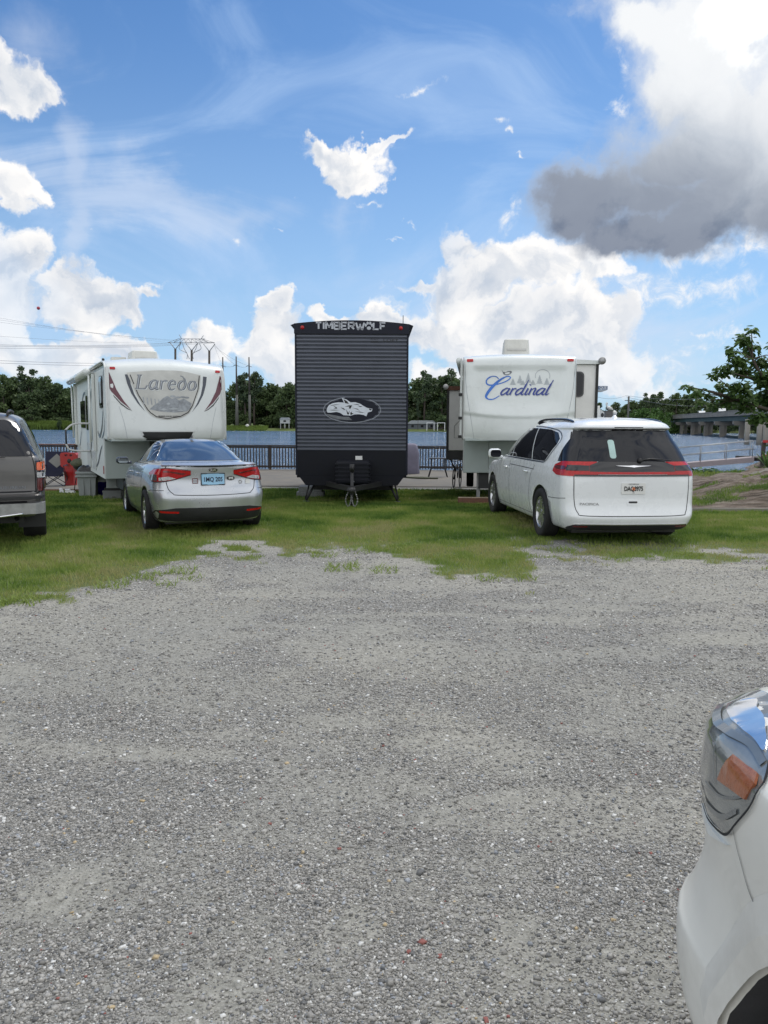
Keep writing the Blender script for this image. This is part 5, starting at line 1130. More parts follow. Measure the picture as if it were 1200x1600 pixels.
# --- graphics on the left trailer's cap
def pol(bv, pts, mi=0, off=.006, h=.08, sp=False, mb=None):
    P = spline(pts, 5, True) if sp else pts; decal(mb, bv, P, PF, off, h, mi, 0)
def shape(root, name, bv, pts, m, off=.006, h=.08, sp=False):
    b = MB(); pol(bv, pts, 0, off, h, sp, b); return b.build(name, M[m], root)
SH = spline([(-.80,2.72),(-.30,2.778),(.009,2.789),(.283,2.785),(.69,2.713)], 5)[:-1] + [(.69,2.713),(.635,2.406),(.494,2.064)] + spline([(.40,1.92),(.226,1.823),(-.049,1.782),(-.277,1.819),(-.40,1.90)], 5) + [(-.459,1.973),(-.631,2.279)]
sh = shape(la, 'shield_emblem', lbv, SH, 'emblem_panel', .008, .06)
cx0, cz0 = -.05, 2.32
b = MB(); rg = [(cx0+(p[0]-cx0)*.985, cz0+(p[1]-cz0)*.98) for p in SH]; k0 = len(rg)
i0 = 20; side_r = [p for p in rg if p[0] > .0 and p[1] < 2.72]; 
V, T = ribbon(rg[k0-2:]+rg[:0], .02) if False else ribbon([(.655,2.70),(.605,2.406),(.47,2.075),(.38,1.94),(.21,1.85),(-.05,1.805),(-.265,1.842),(-.375,1.92),(-.435,1.99),(-.60,2.279),(-.735,2.68)], .018)
decal_vt(b, lbv, V, T, PF, .012, 0, 0); b.build('shield_outline', M['ink_black'], sh)
b = MB()      # a line of hills and posts in the lower half
for pts in ([(-.40,1.99),(-.30,2.08),(-.22,2.13),(-.12,2.22),(-.03,2.27),(.06,2.21),(.12,2.24),(.20,2.18),(.30,2.22),(.38,2.17),(.46,2.12),(.42,2.02),(.36,1.96),(.1,1.93),(-.2,1.95)], ): decal(b, lbv, pts, PF, .011, .07, 0, 0)
for k in range(5): x = -.52+.075*k; decal(b, lbv, [(x,2.23-.01*k),(x+.022,2.235-.01*k),(x+.035,2.10-.01*k),(x+.015,2.08)], PF, .011, .07, 0, 0)
for x, z in ((.18,2.24),(.28,2.25),(.36,2.24),(.08,2.26)): decal(b, lbv, ell(x, z, .055, .022, 10), PF, .012, .07, 0, 0)
b.build('hill_scene', M['hill_grey'], sh)
b = MB()
for x, z, w in ((-.12,1.985,.08),(.08,2.0,.12),(.22,1.97,.07),(-.02,2.10,.05)): decal(b, lbv, [(x-w,z),(x,z+.03),(x+w,z+.005),(x,z-.015)], PF, .014, .07, 0, 0)
b.build('hill_highlight', M['faint'], sh)
def letters(bv, defs, x0, z0, sc, shear, thick, mats, off, adv_sc=1.0, dx=0, dz=0, wadd=0):
    b = MB(); x = x0
    for adv, strokes in defs:
        for pts, ws in strokes:
            P = spline(pts, 5) if len(pts) > 2 else pts
            W = [ (ws if not isinstance(ws, (list, tuple)) else ws[min(len(ws)-1, int(i/(len(P)-1)*(len(ws)-1)+.5))])*thick + wadd for i in range(len(P))]
            Q = [(x+(px+py*shear)*sc*adv_sc+dx, z0+py*sc+dz) for px, py in P]
            V, T = ribbon(Q, W); decal_vt(b, bv, V, T, PF, off, 0, 0)
        x += adv*sc*adv_sc
    return b
SER = {'L': (.80, [([(.14,1.0),(.14,0)], 1.25), ([(0,.985),(.30,.985)], .5), ([(.0,.03),(.62,.03)], .55), ([(.60,.03),(.70,.28)], .6)]),
 'a': (.66, [([(.46,.55),(.34,.64),(.16,.56),(.06,.32),(.12,.08),(.26,.02),(.42,.18),(.47,.40)], [.5,.8,1.2,1.2,.8,.5]), ([(.49,.64),(.47,.2),(.50,.03),(.60,.08)], 1.1)]),
 'r': (.52, [([(.10,.62),(.10,0)], 1.1), ([(0,.62),(.12,.62)], .5), ([(.10,.40),(.22,.60),(.36,.63),(.42,.55)], [.4,.7,1.2])]),
 'e': (.62, [([(.08,.33),(.30,.36),(.46,.40),(.42,.58),(.28,.65),(.12,.55),(.06,.30),(.14,.08),(.30,.0),(.48,.10)], [.4,.5,.8,.6,1.0,1.25,1.2,.7,.4])]),
 'd': (.66, [([(.44,.50),(.30,.64),(.12,.52),(.06,.30),(.14,.06),(.28,.0),(.44,.14),(.50,.40),(.44,.70),(.28,.92),(.10,1.02)], [.5,.8,1.2,1.2,.8,.6,1.1,1.1,.8,.5,.4])]),
 'o': (.62, [([(.28,.65),(.12,.55),(.05,.32),(.12,.08),(.26,0),(.44,.10),(.51,.34),(.44,.57),(.28,.65)], [.6,1.1,1.3,1.0,.6,1.1,1.3,1.0,.6])])}
word = [SER[c] for c in 'Laredo']
letters(lbv, word, -.655, 2.395, .285, .18, .042, None, .011, 1.115, .008, -.008, .010).build('lettering_highlight', M['rv_white'], sh)
letters(lbv, word, -.655, 2.395, .285, .18, .042, None, .013, 1.115, 0, 0, .004).build('lettering', M['emblem_grey'], sh)
letters(lbv, word, -.655, 2.395, .285, .18, .012, None, .015, 1.115, -.004, .004, .0).build('lettering_inner', M['dull_silver'], sh)
lettering(sh, lbv, [(moved(text2d('PREMIER LUXURY EDITION', .036, 1.0, bold=.001), -.01, 1.852), 0)], PF, ['ink_black'], 'small_lettering', .013)
for s in (-1, 1):
    f = lambda pts: [(s*x-.02*(s < 0), z) for x, z in pts]
    shape(la, 'navy_swoosh', lbv, f([(.735,2.69),(.815,2.683),(.78,2.50),(.71,2.30),(.60,2.11),(.459,1.944),(.56,2.10),(.66,2.30),(.715,2.50)]), 'slate', .006)
    shape(la, 'maroon_swoosh', lbv, f([(1.105,2.72),(1.15,2.66),(1.150,2.46),(1.08,2.33),(.92,2.14),(.725,1.972),(.86,2.15),(.99,2.38)]), 'maroon', .006)
    shape(la, 'thin_swoosh', lbv, f([(1.06,2.28),(1.04,2.23),(.92,2.08),(.80,1.99),(.70,1.95),(.80,2.01),(.92,2.11)]), 'ink_black', .006)
    b = MB(); decal(b, lbv, rrect(s*1.06-.05, 2.80-.022, s*1.06+.05, 2.80+.022, .015), PF, .02, .04, 0, .02); b.build('marker_light', M['amber_lens'] if False else M['red_lens'], la)
    b = MB(); seam(b, lbv, [(s*.98,2.05),(s*.90,1.75),(s*.84,1.40)], PF, .008, .003); b.build('cap_crease', M['faint'], la)
b = MB(); decal(b, lbv, [(-.60,1.56),(.52,1.56),(.42,1.36),(-.50,1.36)], PF, .012, .08, 0, .02); vo = b.build('front_vent', M['rv_side'], la)
b = MB(); decal(b, lbv, [(-.55,1.535),(.47,1.535),(.385,1.375),(-.465,1.375)], PF, .018, .08, 0, 0); b.build('vent_opening', M['ink_black'], vo)
# roof unit, side fittings
def roof_unit(root, x, y, z, w, l, h, m='ac_white', flip=False):
    b = MB(); b.prism(rrect(-w/2, -l/2, w/2, l/2, .10), .04, h, 'Z', 0, Matrix.Translation((x, y, z)), .90); b.prism(rrect(-w/2-.02, -l/2-.02, w/2+.02, l/2+.02, .10), 0, .06, 'Z', 0, Matrix.Translation((x, y, z)))
    o = b.build('air_conditioner', M[m], root)
    g = MB(); g.box((x-w*.36, y-l/2-.004, z+h*.42),(x+w*.36, y-l/2+.06, z+h*.52),0,None,.004); g.build('air_slot', M['grey_tote'] if False else M['rv_roof'], o)
    bv = MB(); bm_ = o.modifiers.new('bevel', 'BEVEL'); bm_.width = .045; bm_.segments = 3; bm_.limit_method = 'ANGLE'
    for p in o.data.polygons: p.use_smooth = False
    return o
roof_unit(la, -.05, 3.0, zT+.07, .62, .9, .34)
b = MB(); b.prism(rrect(-.2,-.2,.2,.2,.05), 0, .22, 'Z', 0, Matrix.Translation((-.55, 3.4, zT+.07)), .8); b.build('roof_vent', M['ac_white'], la)
b = MB(); b.tube([(-1.0,2.4,zT),(-1.0,2.4,zT+.14)], .008, 6); b.lathe([(0,-.02),(.03,-.02),(.03,.02),(0,.04)], (-1.0,2.4,zT+.15), 'Z', 8); b.build('roof_aerial', M['black_metal'], la)
XL = -HL
b = MB(); b.tube([(XL-.16,2.55,2.72-zl+.05),(XL-.16,7.9,2.74-zl+.05)], .085, 12); b.box((XL-.10,2.6,2.76-zl),(XL,7.9,2.79-zl)); aw = b.build('awning_roller', M['rv_white'], la)
for y in (2.55, 7.8):
    b = MB(); b.box((XL-.07,y-.05,1.0-zl),(XL-.003,y+.05,2.74-zl),0,None,.01); b.tube([(XL-.11,y,1.2-zl),(XL-.12,y,2.7-zl)], .022, 8); b.build('awning_arm', M['rv_white'], aw)
def side_panel(root, name, y0, y1, z0, z1, m, r=.06, out=.012, x=XL, sg=-1):
    b = MB(); b.prism(rrect(y0, z0, y1, z1, r), x+sg*.001, x+sg*out, 'X'); return b.build(name, M[m], root)
w1 = side_panel(la, 'bedroom_window', .95, 1.55, 1.95-zl, 2.62-zl, 'black_gloss', .1, .02); side_panel(w1, 'window_glass', 1.0, 1.50, 2.0-zl, 2.57-zl, 'glass_dark', .08, .026)
side_panel(w1, 'window_blind', 1.02, 1.3, 2.05-zl, 2.50-zl, 'faint', .04, .030)
dr = side_panel(la, 'entry_door', 4.0, 4.75, .55-zl, 2.45-zl, 'rv_white', .06, .02); side_panel(dr, 'door_window', 4.15, 4.6, 1.45-zl, 2.3-zl, 'glass_dark', .06, .03)
side_panel(la, 'side_window', 5.1, 6.3, 1.5-zl, 2.2-zl, 'glass_dark', .08, .02)
for y0 in (2.75, 6.9): side_panel(la, 'storage_hatch', y0, y0+.8, .55-zl, 1.0-zl, 'rv_white', .04, .015)
for pts, w in (([(.42,2.80),(.75,2.6),(.95,2.2),(1.0,1.8)], .05), ([(1.0,1.9),(1.3,1.55),(1.8,1.35),(2.2,1.45)], .09), ([(2.9,2.5),(3.4,2.35),(3.75,1.95),(3.8,1.6)], .10), ([(4.9,2.4),(5.6,2.3),(6.2,1.8),(6.4,1.3)], .10), ([(.75,1.75),(.95,1.45),(1.4,1.30)], .05), ([(3.3,1.7),(3.5,1.3),(3.9,.95),(3.6,.7)], .07), ([(1.4,1.15),(1.8,1.0),(2.3,.75),(2.8,.62)], .06), ([(6.5,1.4),(6.9,1.1),(7.4,.9)], .08)):
    P = spline(pts, 6); V, T = ribbon(P, [w*math.sin(PI*(.12+.76*i/(len(P)-1))) for i in range(len(P))]); b = MB(); b.add([(XL-.006, v[0], v[1]-zl) for v in V], T); b.build('side_swoosh', M['slate'], la)
b = MB(); b.tube(spline([(XL-.01,3.9,1.62-zl),(XL-.38,3.9,1.60-zl),(XL-.56,3.9,1.46-zl)], 5), .022, 8); b.tube([(XL-.56,3.9,1.46-zl),(XL-.56,3.9,1.12-zl)], .02, 8, 1); b.tube(spline([(XL-.56,3.9,1.12-zl),(XL-.50,3.9,1.0-zl),(XL-.35,3.9,.96-zl),(XL-.01,3.9,.95-zl)], 5), .022, 8); b.build('grab_handle', [M['white_plastic'], M['black_plastic']], la)
b = MB(); b.box((XL-.012,1.2,.55-zl),(XL-.002,1.26,.72-zl)); b.build('side_reflector', M['red_lens'], la)
for s in (-1, 1):
    for y in (5.0, 5.95): wheel(la, s*1.0, y, .35, .2, .2, 5, False, 0, 'rim', s)
    b = MB(); b.box((s*.8-.04,2.6,0),(s*.8+.04,2.68,.7)); b.box((s*.8-.12,2.5,0),(s*.8+.12,2.76,.03)); b.build('landing_leg', M['steel'], la)
b = MB(); b.box((-.8,1.2,.25),(.8,7.9,zbl+.01)); b.box((-.25,.2,zN-.35),(.25,1.1,zN)); b.build('chassis', M['black_metal'], la)
# --- right one (flowing script lettering)
ca = thing('fifth_wheel_trailer', 'white trailer with blue script lettering and faint pine trees, behind the minivan', 'trailer')
zc_ = float(gz(3, 17)); YC = R(-6.5); HC = 1.165; ca.rotation_euler = (0, 0, YC)
_l = at_y(723, 560, 16.45); ax = Vector((math.cos(YC), math.sin(YC), 0)); o_ = Vector((_l.x, _l.y, 0)) + ax*HC; ca.location = (o_.x, o_.y-.20, zc_)
zT = 3.10-zc_; zN = 1.32-zc_; zbc = .55-zc_
cprof = [(1.2, zT), (.85, zT), (.52, zT-.015), (.26, zT-.06), (.14, zT-.15), (.09, zT-.32), (.05, zT-.7), (.03, zT-1.1), (.03, zT-1.4), (.06, zT-1.62), (.12, zN)]
def crel(x, z):
    zz_ = z-zT
    lip = -1.30 + .12*(x/1.2)**2*1.0
    lip = -1.33 + .10*(x/1.2)**2
    r = -.035*float(sstep(lip-.01, lip+.05, zz_))                      # upper shell stands proud of the lower lip
    inx = float(sstep(0, .16, 1.02+.10*(zz_+.3)-abs(x))); inz = float(sstep(-.24, -.36, zz_))*1.0 if False else float(1-sstep(-.36, -.22, zz_))
    r += .055*inx*inz*float(sstep(lip+.0, lip+.35, zz_))
    return r
ccap, cV, cF = fifth_wheel(ca, cprof, 0, 0, 8, HC, .09, .11, 1.0, 'rv_grey', 'rv_side', 'rv_white', .05, crel)
cbv_ = BVHTree.FromPolygons([Vector(v) for v in cV], cF)
side_panels(ca, [(.30, zT-.10), (.22, zT-.3), (.17, zT-.8), (.16, zT-1.3), (.20, zN+.02)], HC-.004, 8.6, zbc, 1.25, 'rv_side', .0)
b = MB(); b.box((-HC+.06,1.25,zbc),(HC-.06,8.58,zT-.05)); b.build('body', M['rv_grey'], ca)
b = MB(); b.box((-HC+.05,.16,zN-.02),(HC-.05,1.26,zN+.03)); b.build('cap_underside', M['rv_grey'], ca)
b = MB(); b.box((-HC+.02,1.20,zbc),(HC-.02,1.255,zN),0,None,.02); lwo = b.build('lower_front', M['rv_grey'], ca)
b = MB(); b.prism(rrect(-.58, zbc+.10, .75, zN-.06, .04), 1.196, 1.21, 'Y'); hd = b.build('storage_hatch', M['rv_grey'], ca)
b = MB(); rr_ = rrect(-.585, zbc+.095, .755, zN-.055, .045); b.tube([(p[0], 1.195, p[1]) for p in rr_], .006, 5, 0, False, True); b.box((-.15,1.18,zbc+.12),(-.08,1.2,zbc+.17)); b.build('hatch_seal', M['seam_soft'], hd)
rf = MB(); arch2 = [(-HC, zT-.04)] + [(x, zT+.055*(1-(x/HC)**2)) for x in np.linspace(-HC, HC, 21)] + [(HC, zT-.04)]; rf.prism(arch2, 1.15, 8.6, 'Y'); rf.build('roof', M['rv_roof'], ca)
for s in (-1, 1):
    b = MB(); decal(b, cbv_, rrect(s*1.03-.065, zT-.155, s*1.03+.065, zT-.105, .015), PF, .02, .04, 0, .02); b.build('marker_light', M['red_lens'], ca)
    b = MB(); b.tube([(s*(HC+.0), y, z) for y, z in spline([(4,zT-.02),(1,zT-.02),(.5,zT-.05),(.28,zT-.2),(.2,zT-.6),(.16,zT-1.2),(.2,zN)], 5)], .012, 6); b.build('edge_moulding', M['seam_soft'], ca)
    b = MB(); seam(b, cbv_, [(s*1.14,zT-.1),(s*1.10,zT-.7),(s*1.0,zT-1.3),(s*.92,zN+.02)], PF, .009, .003); b.build('cap_crease', M['faint'], ca)
roof_unit(ca, .02, 2.4, zT+.05, .62, .95, .46)
b = MB(); b.tube(spline([(.45,2.2,zT+.05),(.55,2.2,zT+.12),(.68,2.2,zT+.15),(.62,2.2,zT+.07)], 5), .007, 5); b.lathe([(0,0),(.06,.0),(.05,.05),(0,.06)], (.40,2.2,zT+.06), 'Z', 10); b.build('roof_aerial', M['black_metal'], ca)
# script lettering: drawn on a 5x grid of the cap; grid -> cap metres
PXM = 16.4/1200
def gs(p): return ((700+p[0]/5-810.0)*PXM*1.0, (1.65-zc_)+(662-(540+p[1]/5))*PXM)
b = MB(); C_ = spline([(392,266),(372,248),(335,248),(303,272),(303,302),(335,313),(395,303),(450,283),(481,258),(462,246),(425,260),(380,292),(335,338),(306,380),(300,404),(322,420),(360,417),(400,393)], 6)
n = len(C_); W = []
for i in range(n):
    t = i/(n-1); W.append((6 if t < .12 else 9 if t < .35 else 7 if t < .55 else 7+12*math.sin(min(1, (t-.55)/.33)*PI) if t < .88 else 8-3*(t-.88)/.12)*PXM/5*1.15)
V, T = ribbon([gs(p) for p in C_], W); decal_vt(b, cbv_, V, T, PF, .008, 0, 0); b.build('script_capital', M['bluefade'], ca)
SCR = {'a': (60, [([(44,44),(28,50),(8,34),(4,12),(14,0),(32,10),(44,36)], [.6,.9,1.2,1.2,.9,.6]), ([(48,50),(44,10),(52,0),(62,10)], [1.2,1.2,.7,.4])]),
 'r': (40, [([(10,50),(8,0)], 1.2), ([(8,28),(20,46),(34,46)], [.4,.8,1.2])]), 'd': (62, [([(44,44),(28,50),(8,34),(4,12),(14,0),(32,10),(44,36)], [.6,.9,1.2,1.2,.9,.6]), ([(50,112),(46,50),(44,10),(52,0),(62,10)], [.5,1.2,1.2,.7,.4])]),
 'i': (26, [([(12,50),(9,8),(16,0),(26,10)], [1.2,1.2,.7,.4]), ([(14,72),(15,78)], 1.3)]), 'n': (54, [([(10,50),(8,0)], 1.2), ([(8,26),(22,46),(38,46),(38,12),(44,0),(54,10)], [.4,.6,1.2,1.2,.7,.4])]),
 'l': (28, [([(16,112),(10,50),(9,8),(16,0),(30,14)], [.6,1.2,1.2,.8,.4])])}
for dx, dz, mt, off, nm in ((.010,-.014,'faint',.006,'script_shadow'), (0,0,'navyink',.009,'script_lettering')):
    b = MB(); x = 402
    for ch in 'ardinal':
        adv, stk = SCR[ch]
        for pts, ws in stk:
            P = spline(pts, 5) if len(pts) > 2 else pts
            Q = [gs((x+(px+py*.42)*1.10, 386-py)) for px, py in P]; Q = [(q[0]+dx, q[1]+dz) for q in Q]
            Wd = [(ws if not isinstance(ws, (list,tuple)) else ws[int(round(i/(len(P)-1)*(len(ws)-1)))])*10.5*PXM/5 for i in range(len(P))]
            V, T = ribbon(Q, Wd); decal_vt(b, cbv_, V, T, PF, off, 0, 0)
        x += adv*1.10
    b.build(nm, M[mt], ca)
for tx, ty, th in ((500,312,50),(552,300,62),(615,295,75),(650,312,40),(700,302,66),(755,310,52),(575,312,36)):
    b = MB(); P = []
    for k in range(5): P += [(tx-6-5*k, ty-th+th*.2*(k+.9)), (tx-3-3*k, ty-th+th*.2*(k+.9))]
    P = [(tx, ty-th)] + P; P2 = [(2*tx-p[0], p[1]) for p in P[1:]][::-1]
    decal(b, cbv_, [gs(p) for p in (P+[(tx-2,ty),(tx+2,ty)]+P2)], PF, .004, .1, 0, 0); b.build('pine_graphic', M['faint'], ca)
b = MB(); V, T = ribbon([gs((722+55*math.cos(R(a)), 245-50*math.sin(R(a)))) for a in range(-20, 200, 8)], .012); decal_vt(b, cbv_, V, T, PF, .004, 0, 0); b.build('moon_graphic', M['faint'], ca)
b = MB(); decal(b, cbv_, [gs(p) for p in [(413,194),(425,212),(445,214),(462,206),(480,204),(492,212),(486,224),(470,234),(450,238),(430,232),(424,222)]], PF, .006, .05, 0, 0); b.build('bird_graphic', M['emblem_grey'], ca)
b = MB(); decal(b, cbv_, [gs(p) for p in [(436,220),(452,218),(468,214),(478,222),(462,230),(445,232)]], PF, .009, .05, 0, 0); b.build('bird_breast', M['rv_white'], ca)
# slide-outs
so = MB(); so.box((HC-.05,2.2,.95-zc_),(HC+.72,6.4,3.04-zc_-.0),0,None,.015); sr = so.build('slide_out', M['rv_beige'], ca)
b = MB(); b.box((HC+.70,2.16,.93-zc_),(HC+.76,2.24,3.05-zc_)); b.build('slide_trim', M['ink_black'], sr)
b = MB(); b.prism([(HC-.03,3.045-zc_),(HC+.78,3.045-zc_),(HC+.78,3.12-zc_),(HC-.03,3.17-zc_)], 2.12, 6.4, 'Y'); b.tube([(HC+.81,2.08,3.11-zc_),(HC+.81,6.4,3.11-zc_)], .06, 10); b.build('slide_topper', M['rv_white'], sr)
b = MB(); b.tube([(HC+.81,2.02,3.11-zc_),(HC+.81,2.08,3.11-zc_)], .085, 12); b.build('topper_end', M['steel'], sr)
b = MB(); b.prism(rrect(HC+.02,2.29-zc_,HC+.44,2.88-zc_,.10), 2.18, 2.2, 'Y'); wo = b.build('slide_window', M['black_gloss'], sr)
b = MB(); b.prism(rrect(HC+.05,2.32-zc_,HC+.41,2.85-zc_,.08), 2.172, 2.182, 'Y'); b.build('window_glass', M['glass_dark'], wo)
so = MB(); so.box((-HC-.42,3.4,.98-zc_),(-HC+.05,7.2,2.50-zc_),0,None,.015); sl_ = so.build('slide_out', M['rv_beige'], ca)
b = MB(); b.box((-HC-.45,3.36,.96-zc_),(-HC-.39,3.44,2.52-zc_)); b.build('slide_trim', M['ink_black'], sl_)
b = MB(); b.box((-HC-.46,3.34,2.50-zc_),(-HC+.0,7.2,2.60-zc_)); b.build('slide_topper', M['brown_wood'], sl_)
b = MB(); b.tube([(-HC-.48,3.28,2.58-zc_),(-HC-.48,3.40,2.58-zc_)], .07, 12); b.build('topper_end', M['white_plastic'], sl_)
b = MB(); pth = [(-HC-.02,3.385,1.30-zc_),(-HC-.02,3.385,1.75-zc_),(-HC-.10,3.385,1.75-zc_),(-HC-.25,3.385,1.60-zc_),(-HC-.25,3.385,1.30-zc_)]; b.tube(pth, .006, 5, 0, False, True); b.build('hatch_outline', M['seam_soft'], sl_)
b = MB(); b.box((-HC-.45,3.42,.74-zc_),(-HC+.3,7.0,.97-zc_)); b.tube([(-HC-.40,3.5,.9-zc_),(-HC-.2,3.5,.45-zc_)], .02, 6); b.build('slide_frame', M['black_metal'], sl_)
b = MB(); b.box((-HC-.07,.45,1.35-zc_),(-HC-.02,.52,3.0-zc_),0,None,.008); b.tube([(-HC-.10,.5,3.0-zc_),(-HC-.10,5,3.0-zc_)], .07, 10)
for z in (2.25,1.75,1.35): b.box((-HC-.10,.42,z-zc_),(-HC-.02,.55,z+.06-zc_), 1)
b.build('awning_arm', [M['rv_white'], M['black_plastic']], ca)
for s in (-1, 1):
    b = MB(); b.box((s*.80-.04,1.45,0),(s*.80+.04,1.53,.8)); b.box((s*.80-.12,1.37,0),(s*.80+.12,1.61,.03)); b.build('landing_leg', M['steel'], ca)
    for y in (5.6, 6.55): wheel(ca, s*1.0, y, .36, .2, .2, 5, False, 0, 'rim', s)
b = MB(); b.box((-.8,1.35,.3),(.8,8.4,zbc+.01)); b.build('chassis', M['black_metal'], ca)
# ------------------------------------------------------------------ walkway, railing and things beside the trailers
def G(x, y): return float(gz(x, y))
WT = -.375
b = MB(); b.box((-34, 24.9, -.9), (6.6, 33.95, WT)); tag(b.build('walkway', M['slab']), kind='structure')
b = MB(); b.box((-12.5,22.2,-.6),(-6.6,24.9,WT+.09)); b.box((-12.5,22.14,-.55),(-6.6,22.198,WT+.085),1); tag(b.build('patio', [M['slab'], M['brown_wood']]), kind='structure')
def railing(name, label, x0, x1, y, zb, n, rail_m, pick=.128, dark='dark_wood', group=None):
    t = thing(name, label, 'railing', ((x0+x1)/2, y, zb), 0, group); ox = -(x0+x1)/2
    b = MB(); b.box((x0+ox,-.07,1.03),(x1+ox,.07,1.075),0,None,.008); b.build('top_rail', M[rail_m], t)
    for z, nm in ((.10,'bottom_rail'),(.94,'upper_rail')): b = MB(); b.box((x0+ox,-.02,z),(x1+ox,.02,z+.08)); b.build(nm, M[dark], t)
    for i in range(n+1):
        x = x0+(x1-x0)*i/n+ox; b = MB(); b.box((x-.05,-.05,0),(x+.05,.05,1.03)); b.build('post', M[dark], t)
    b = MB(); k = int((x1-x0)/pick)
    for i in range(k): x = x0+ox+pick*(i+.5)+random.uniform(-.006,.006); lean = random.uniform(-.008,.008); b.add([(x-.022,.021,.04),(x+.022,.021,.04),(x+.022+lean,.021,1.0),(x-.022+lean,.021,1.0),(x-.022,.042,.04),(x+.022,.042,.04),(x+.022+lean,.042,1.0),(x-.022+lean,.042,1.0)], [(0,1,2,3),(4,7,6,5),(0,3,7,4),(1,5,6,2),(3,2,6,7),(0,4,5,1)])
    b.build('pickets', M[dark], t); return t
railing('deck_railing', 'dark picket railing with a brown plank top, behind the red can and camp chair', -20, -9.2, 33.7, WT, 5, 'brown_wood')
railing('deck_railing', 'dark picket railing over the water between the left and the dark trailer', -9.0, -1.0, 33.7, WT, 4, 'dark_wood')
railing('deck_railing', 'dark picket railing over the water between the dark and the right trailer', -.8, 5.6, 33.7, WT, 3, 'dark_wood')
def at(x, y, z): p = at_z(x, y, z); return p
# covered grill
gx = (643-600)/1200*31.5; t = thing('covered_grill', 'grill under a mauve grey fabric cover beside the dark trailer', 'grill', (gx-.05, 31.5, WT))
b = MB(); Vs = []; Lz = [(0,.36,.28),(.02,.37,.29),(.3,.35,.27),(.62,.34,.27),(.84,.355,.28),(.90,.33,.27),(1.02,.30,.25),(1.16,.26,.20),(1.22,.20,.14),(1.235,.05,.04)]
n = 28
for z, a, c in Lz:
    for k in range(n):
        th = 2*PI*k/n; f_ = 1+.035*math.sin(7*th+z*3)*(1-z/1.3)+.02*math.sin(11*th); ct, st_ = math.cos(th), math.sin(th)
        Vs.append((a*f_*math.copysign(abs(ct)**.5, ct), c*f_*math.copysign(abs(st_)**.5, st_), z))
b.add(Vs, [(i*n+k, i*n+(k+1) % n, (i+1)*n+(k+1) % n, (i+1)*n+k) for i in range(len(Lz)-1) for k in range(n)]+[tuple((len(Lz)-1)*n+k for k in range(n))], 0, True); b.build('cover', M['cover_cloth'], t)
for sx_ in (-.25,.25): b = MB(); b.lathe([(0,-.02),(.05,-.02),(.05,.02),(0,.02)], (sx_,-.1,.05), 'X', 12); b.build('wheel', M['black_plastic'], t)
# folding table
tx = (684-600)/1200*29.5; t = thing('folding_table', 'small dark folding table on the walkway in front of the right railing', 'table', (tx, 29.5, WT))
b = MB(); b.box((-.34,-.25,.70),(.36,.25,.735),0,None,.008); b.build('table_top', M['black_metal'], t)
for s in (-1, 1):
    b = MB(); b.tube([(s*.26,-.2,.70),(s*.26,-.2,.35),(s*.36,-.2,0)], .016, 6); b.build('leg', M['black_metal'], t); b = MB(); b.tube([(s*.26,.2,.70),(s*.26,.2,.35),(s*.36,.2,0)], .016, 6); b.build('leg', M['black_metal'], t)
b = MB(); b.tube([(-.26,-.2,.34),(.26,-.2,.34)], .014, 6); b.build('cross_bar', M['black_metal'], t)
b = MB(); hz_ = [(1.1+.5*math.sin(k*.7)+.12*k*.3, 28.6+.25*math.cos(k*.9), WT+.03) for k in range(12)]; b.tube(spline(hz_, 4), .03, 6); tag(b.build('hose', M['camo']), 'dark coiled hose lying on the walkway behind the right trailer', 'hose')
t = thing('bicycle', 'dark bicycle leaning under the left side of the right trailer', 'bicycle', ((711-600)/1200*24, 24.2, WT), R(-12))
for yy, nm in ((0, 'wheel'), (.55, 'wheel')):
    b = MB(); b.tube([(-.02+yy*.25, yy+.30*math.cos(a), .32+.30*math.sin(a)) for a in np.linspace(0, 2*PI, 24, endpoint=False)], .018, 6, 0, False, True); b.lathe([(0,-.03),(.03,-.03),(.03,.03),(0,.03)], (-.02+yy*.25, yy, .32), 'X', 8); b.build('wheel', M['tyre'], t)
b = MB(); b.tube([(-.02,0,.32),(.04,.2,.75),(.1,.5,.75),(.12,.55,.32)], .018, 6); b.tube([(.04,.2,.75),(.06,.28,.32),(.1,.5,.75)], .016, 6); b.build('frame', M['black_metal'], t)
b = MB(); b.tube([(-.22,.04,.92),(0,0,.86),(.22,.06,.92)], .014, 6); b.build('handlebar', M['galv'], t); b = MB(); b.box((.05,.42,.86),(.17,.66,.92),0,None,.02); b.build('saddle', M['black_plastic'], t)
b = MB(); b.box((-.42,0,0),(.40,.12,.12)); b.box((-.42,-.002,.121),(.40,.12,.132),1); p_ = at(746, 786, G(2, 16.0)); o = b.build('timber_beam', [M['brown_wood'], M['pale_wood']]); o.location = (p_.x, p_.y, p_.z-.01); tag(o, 'reddish brown timber beam lying on the grass left of the minivan', 'beam')
b = MB(); b.box((-.35,-.3,0),(.35,.3,.14),0,None,.01); b.box((-.3,-.25,.14),(.3,.25,.28),0,None,.01); o = b.build('paving_blocks', M['cinder']); p_ = at(483, 770, G(-2, 17)); o.location = (p_.x, p_.y+.5, G(p_.x, p_.y+.5)); tag(o, 'stacked grey blocks under the left front corner of the dark trailer', 'block')
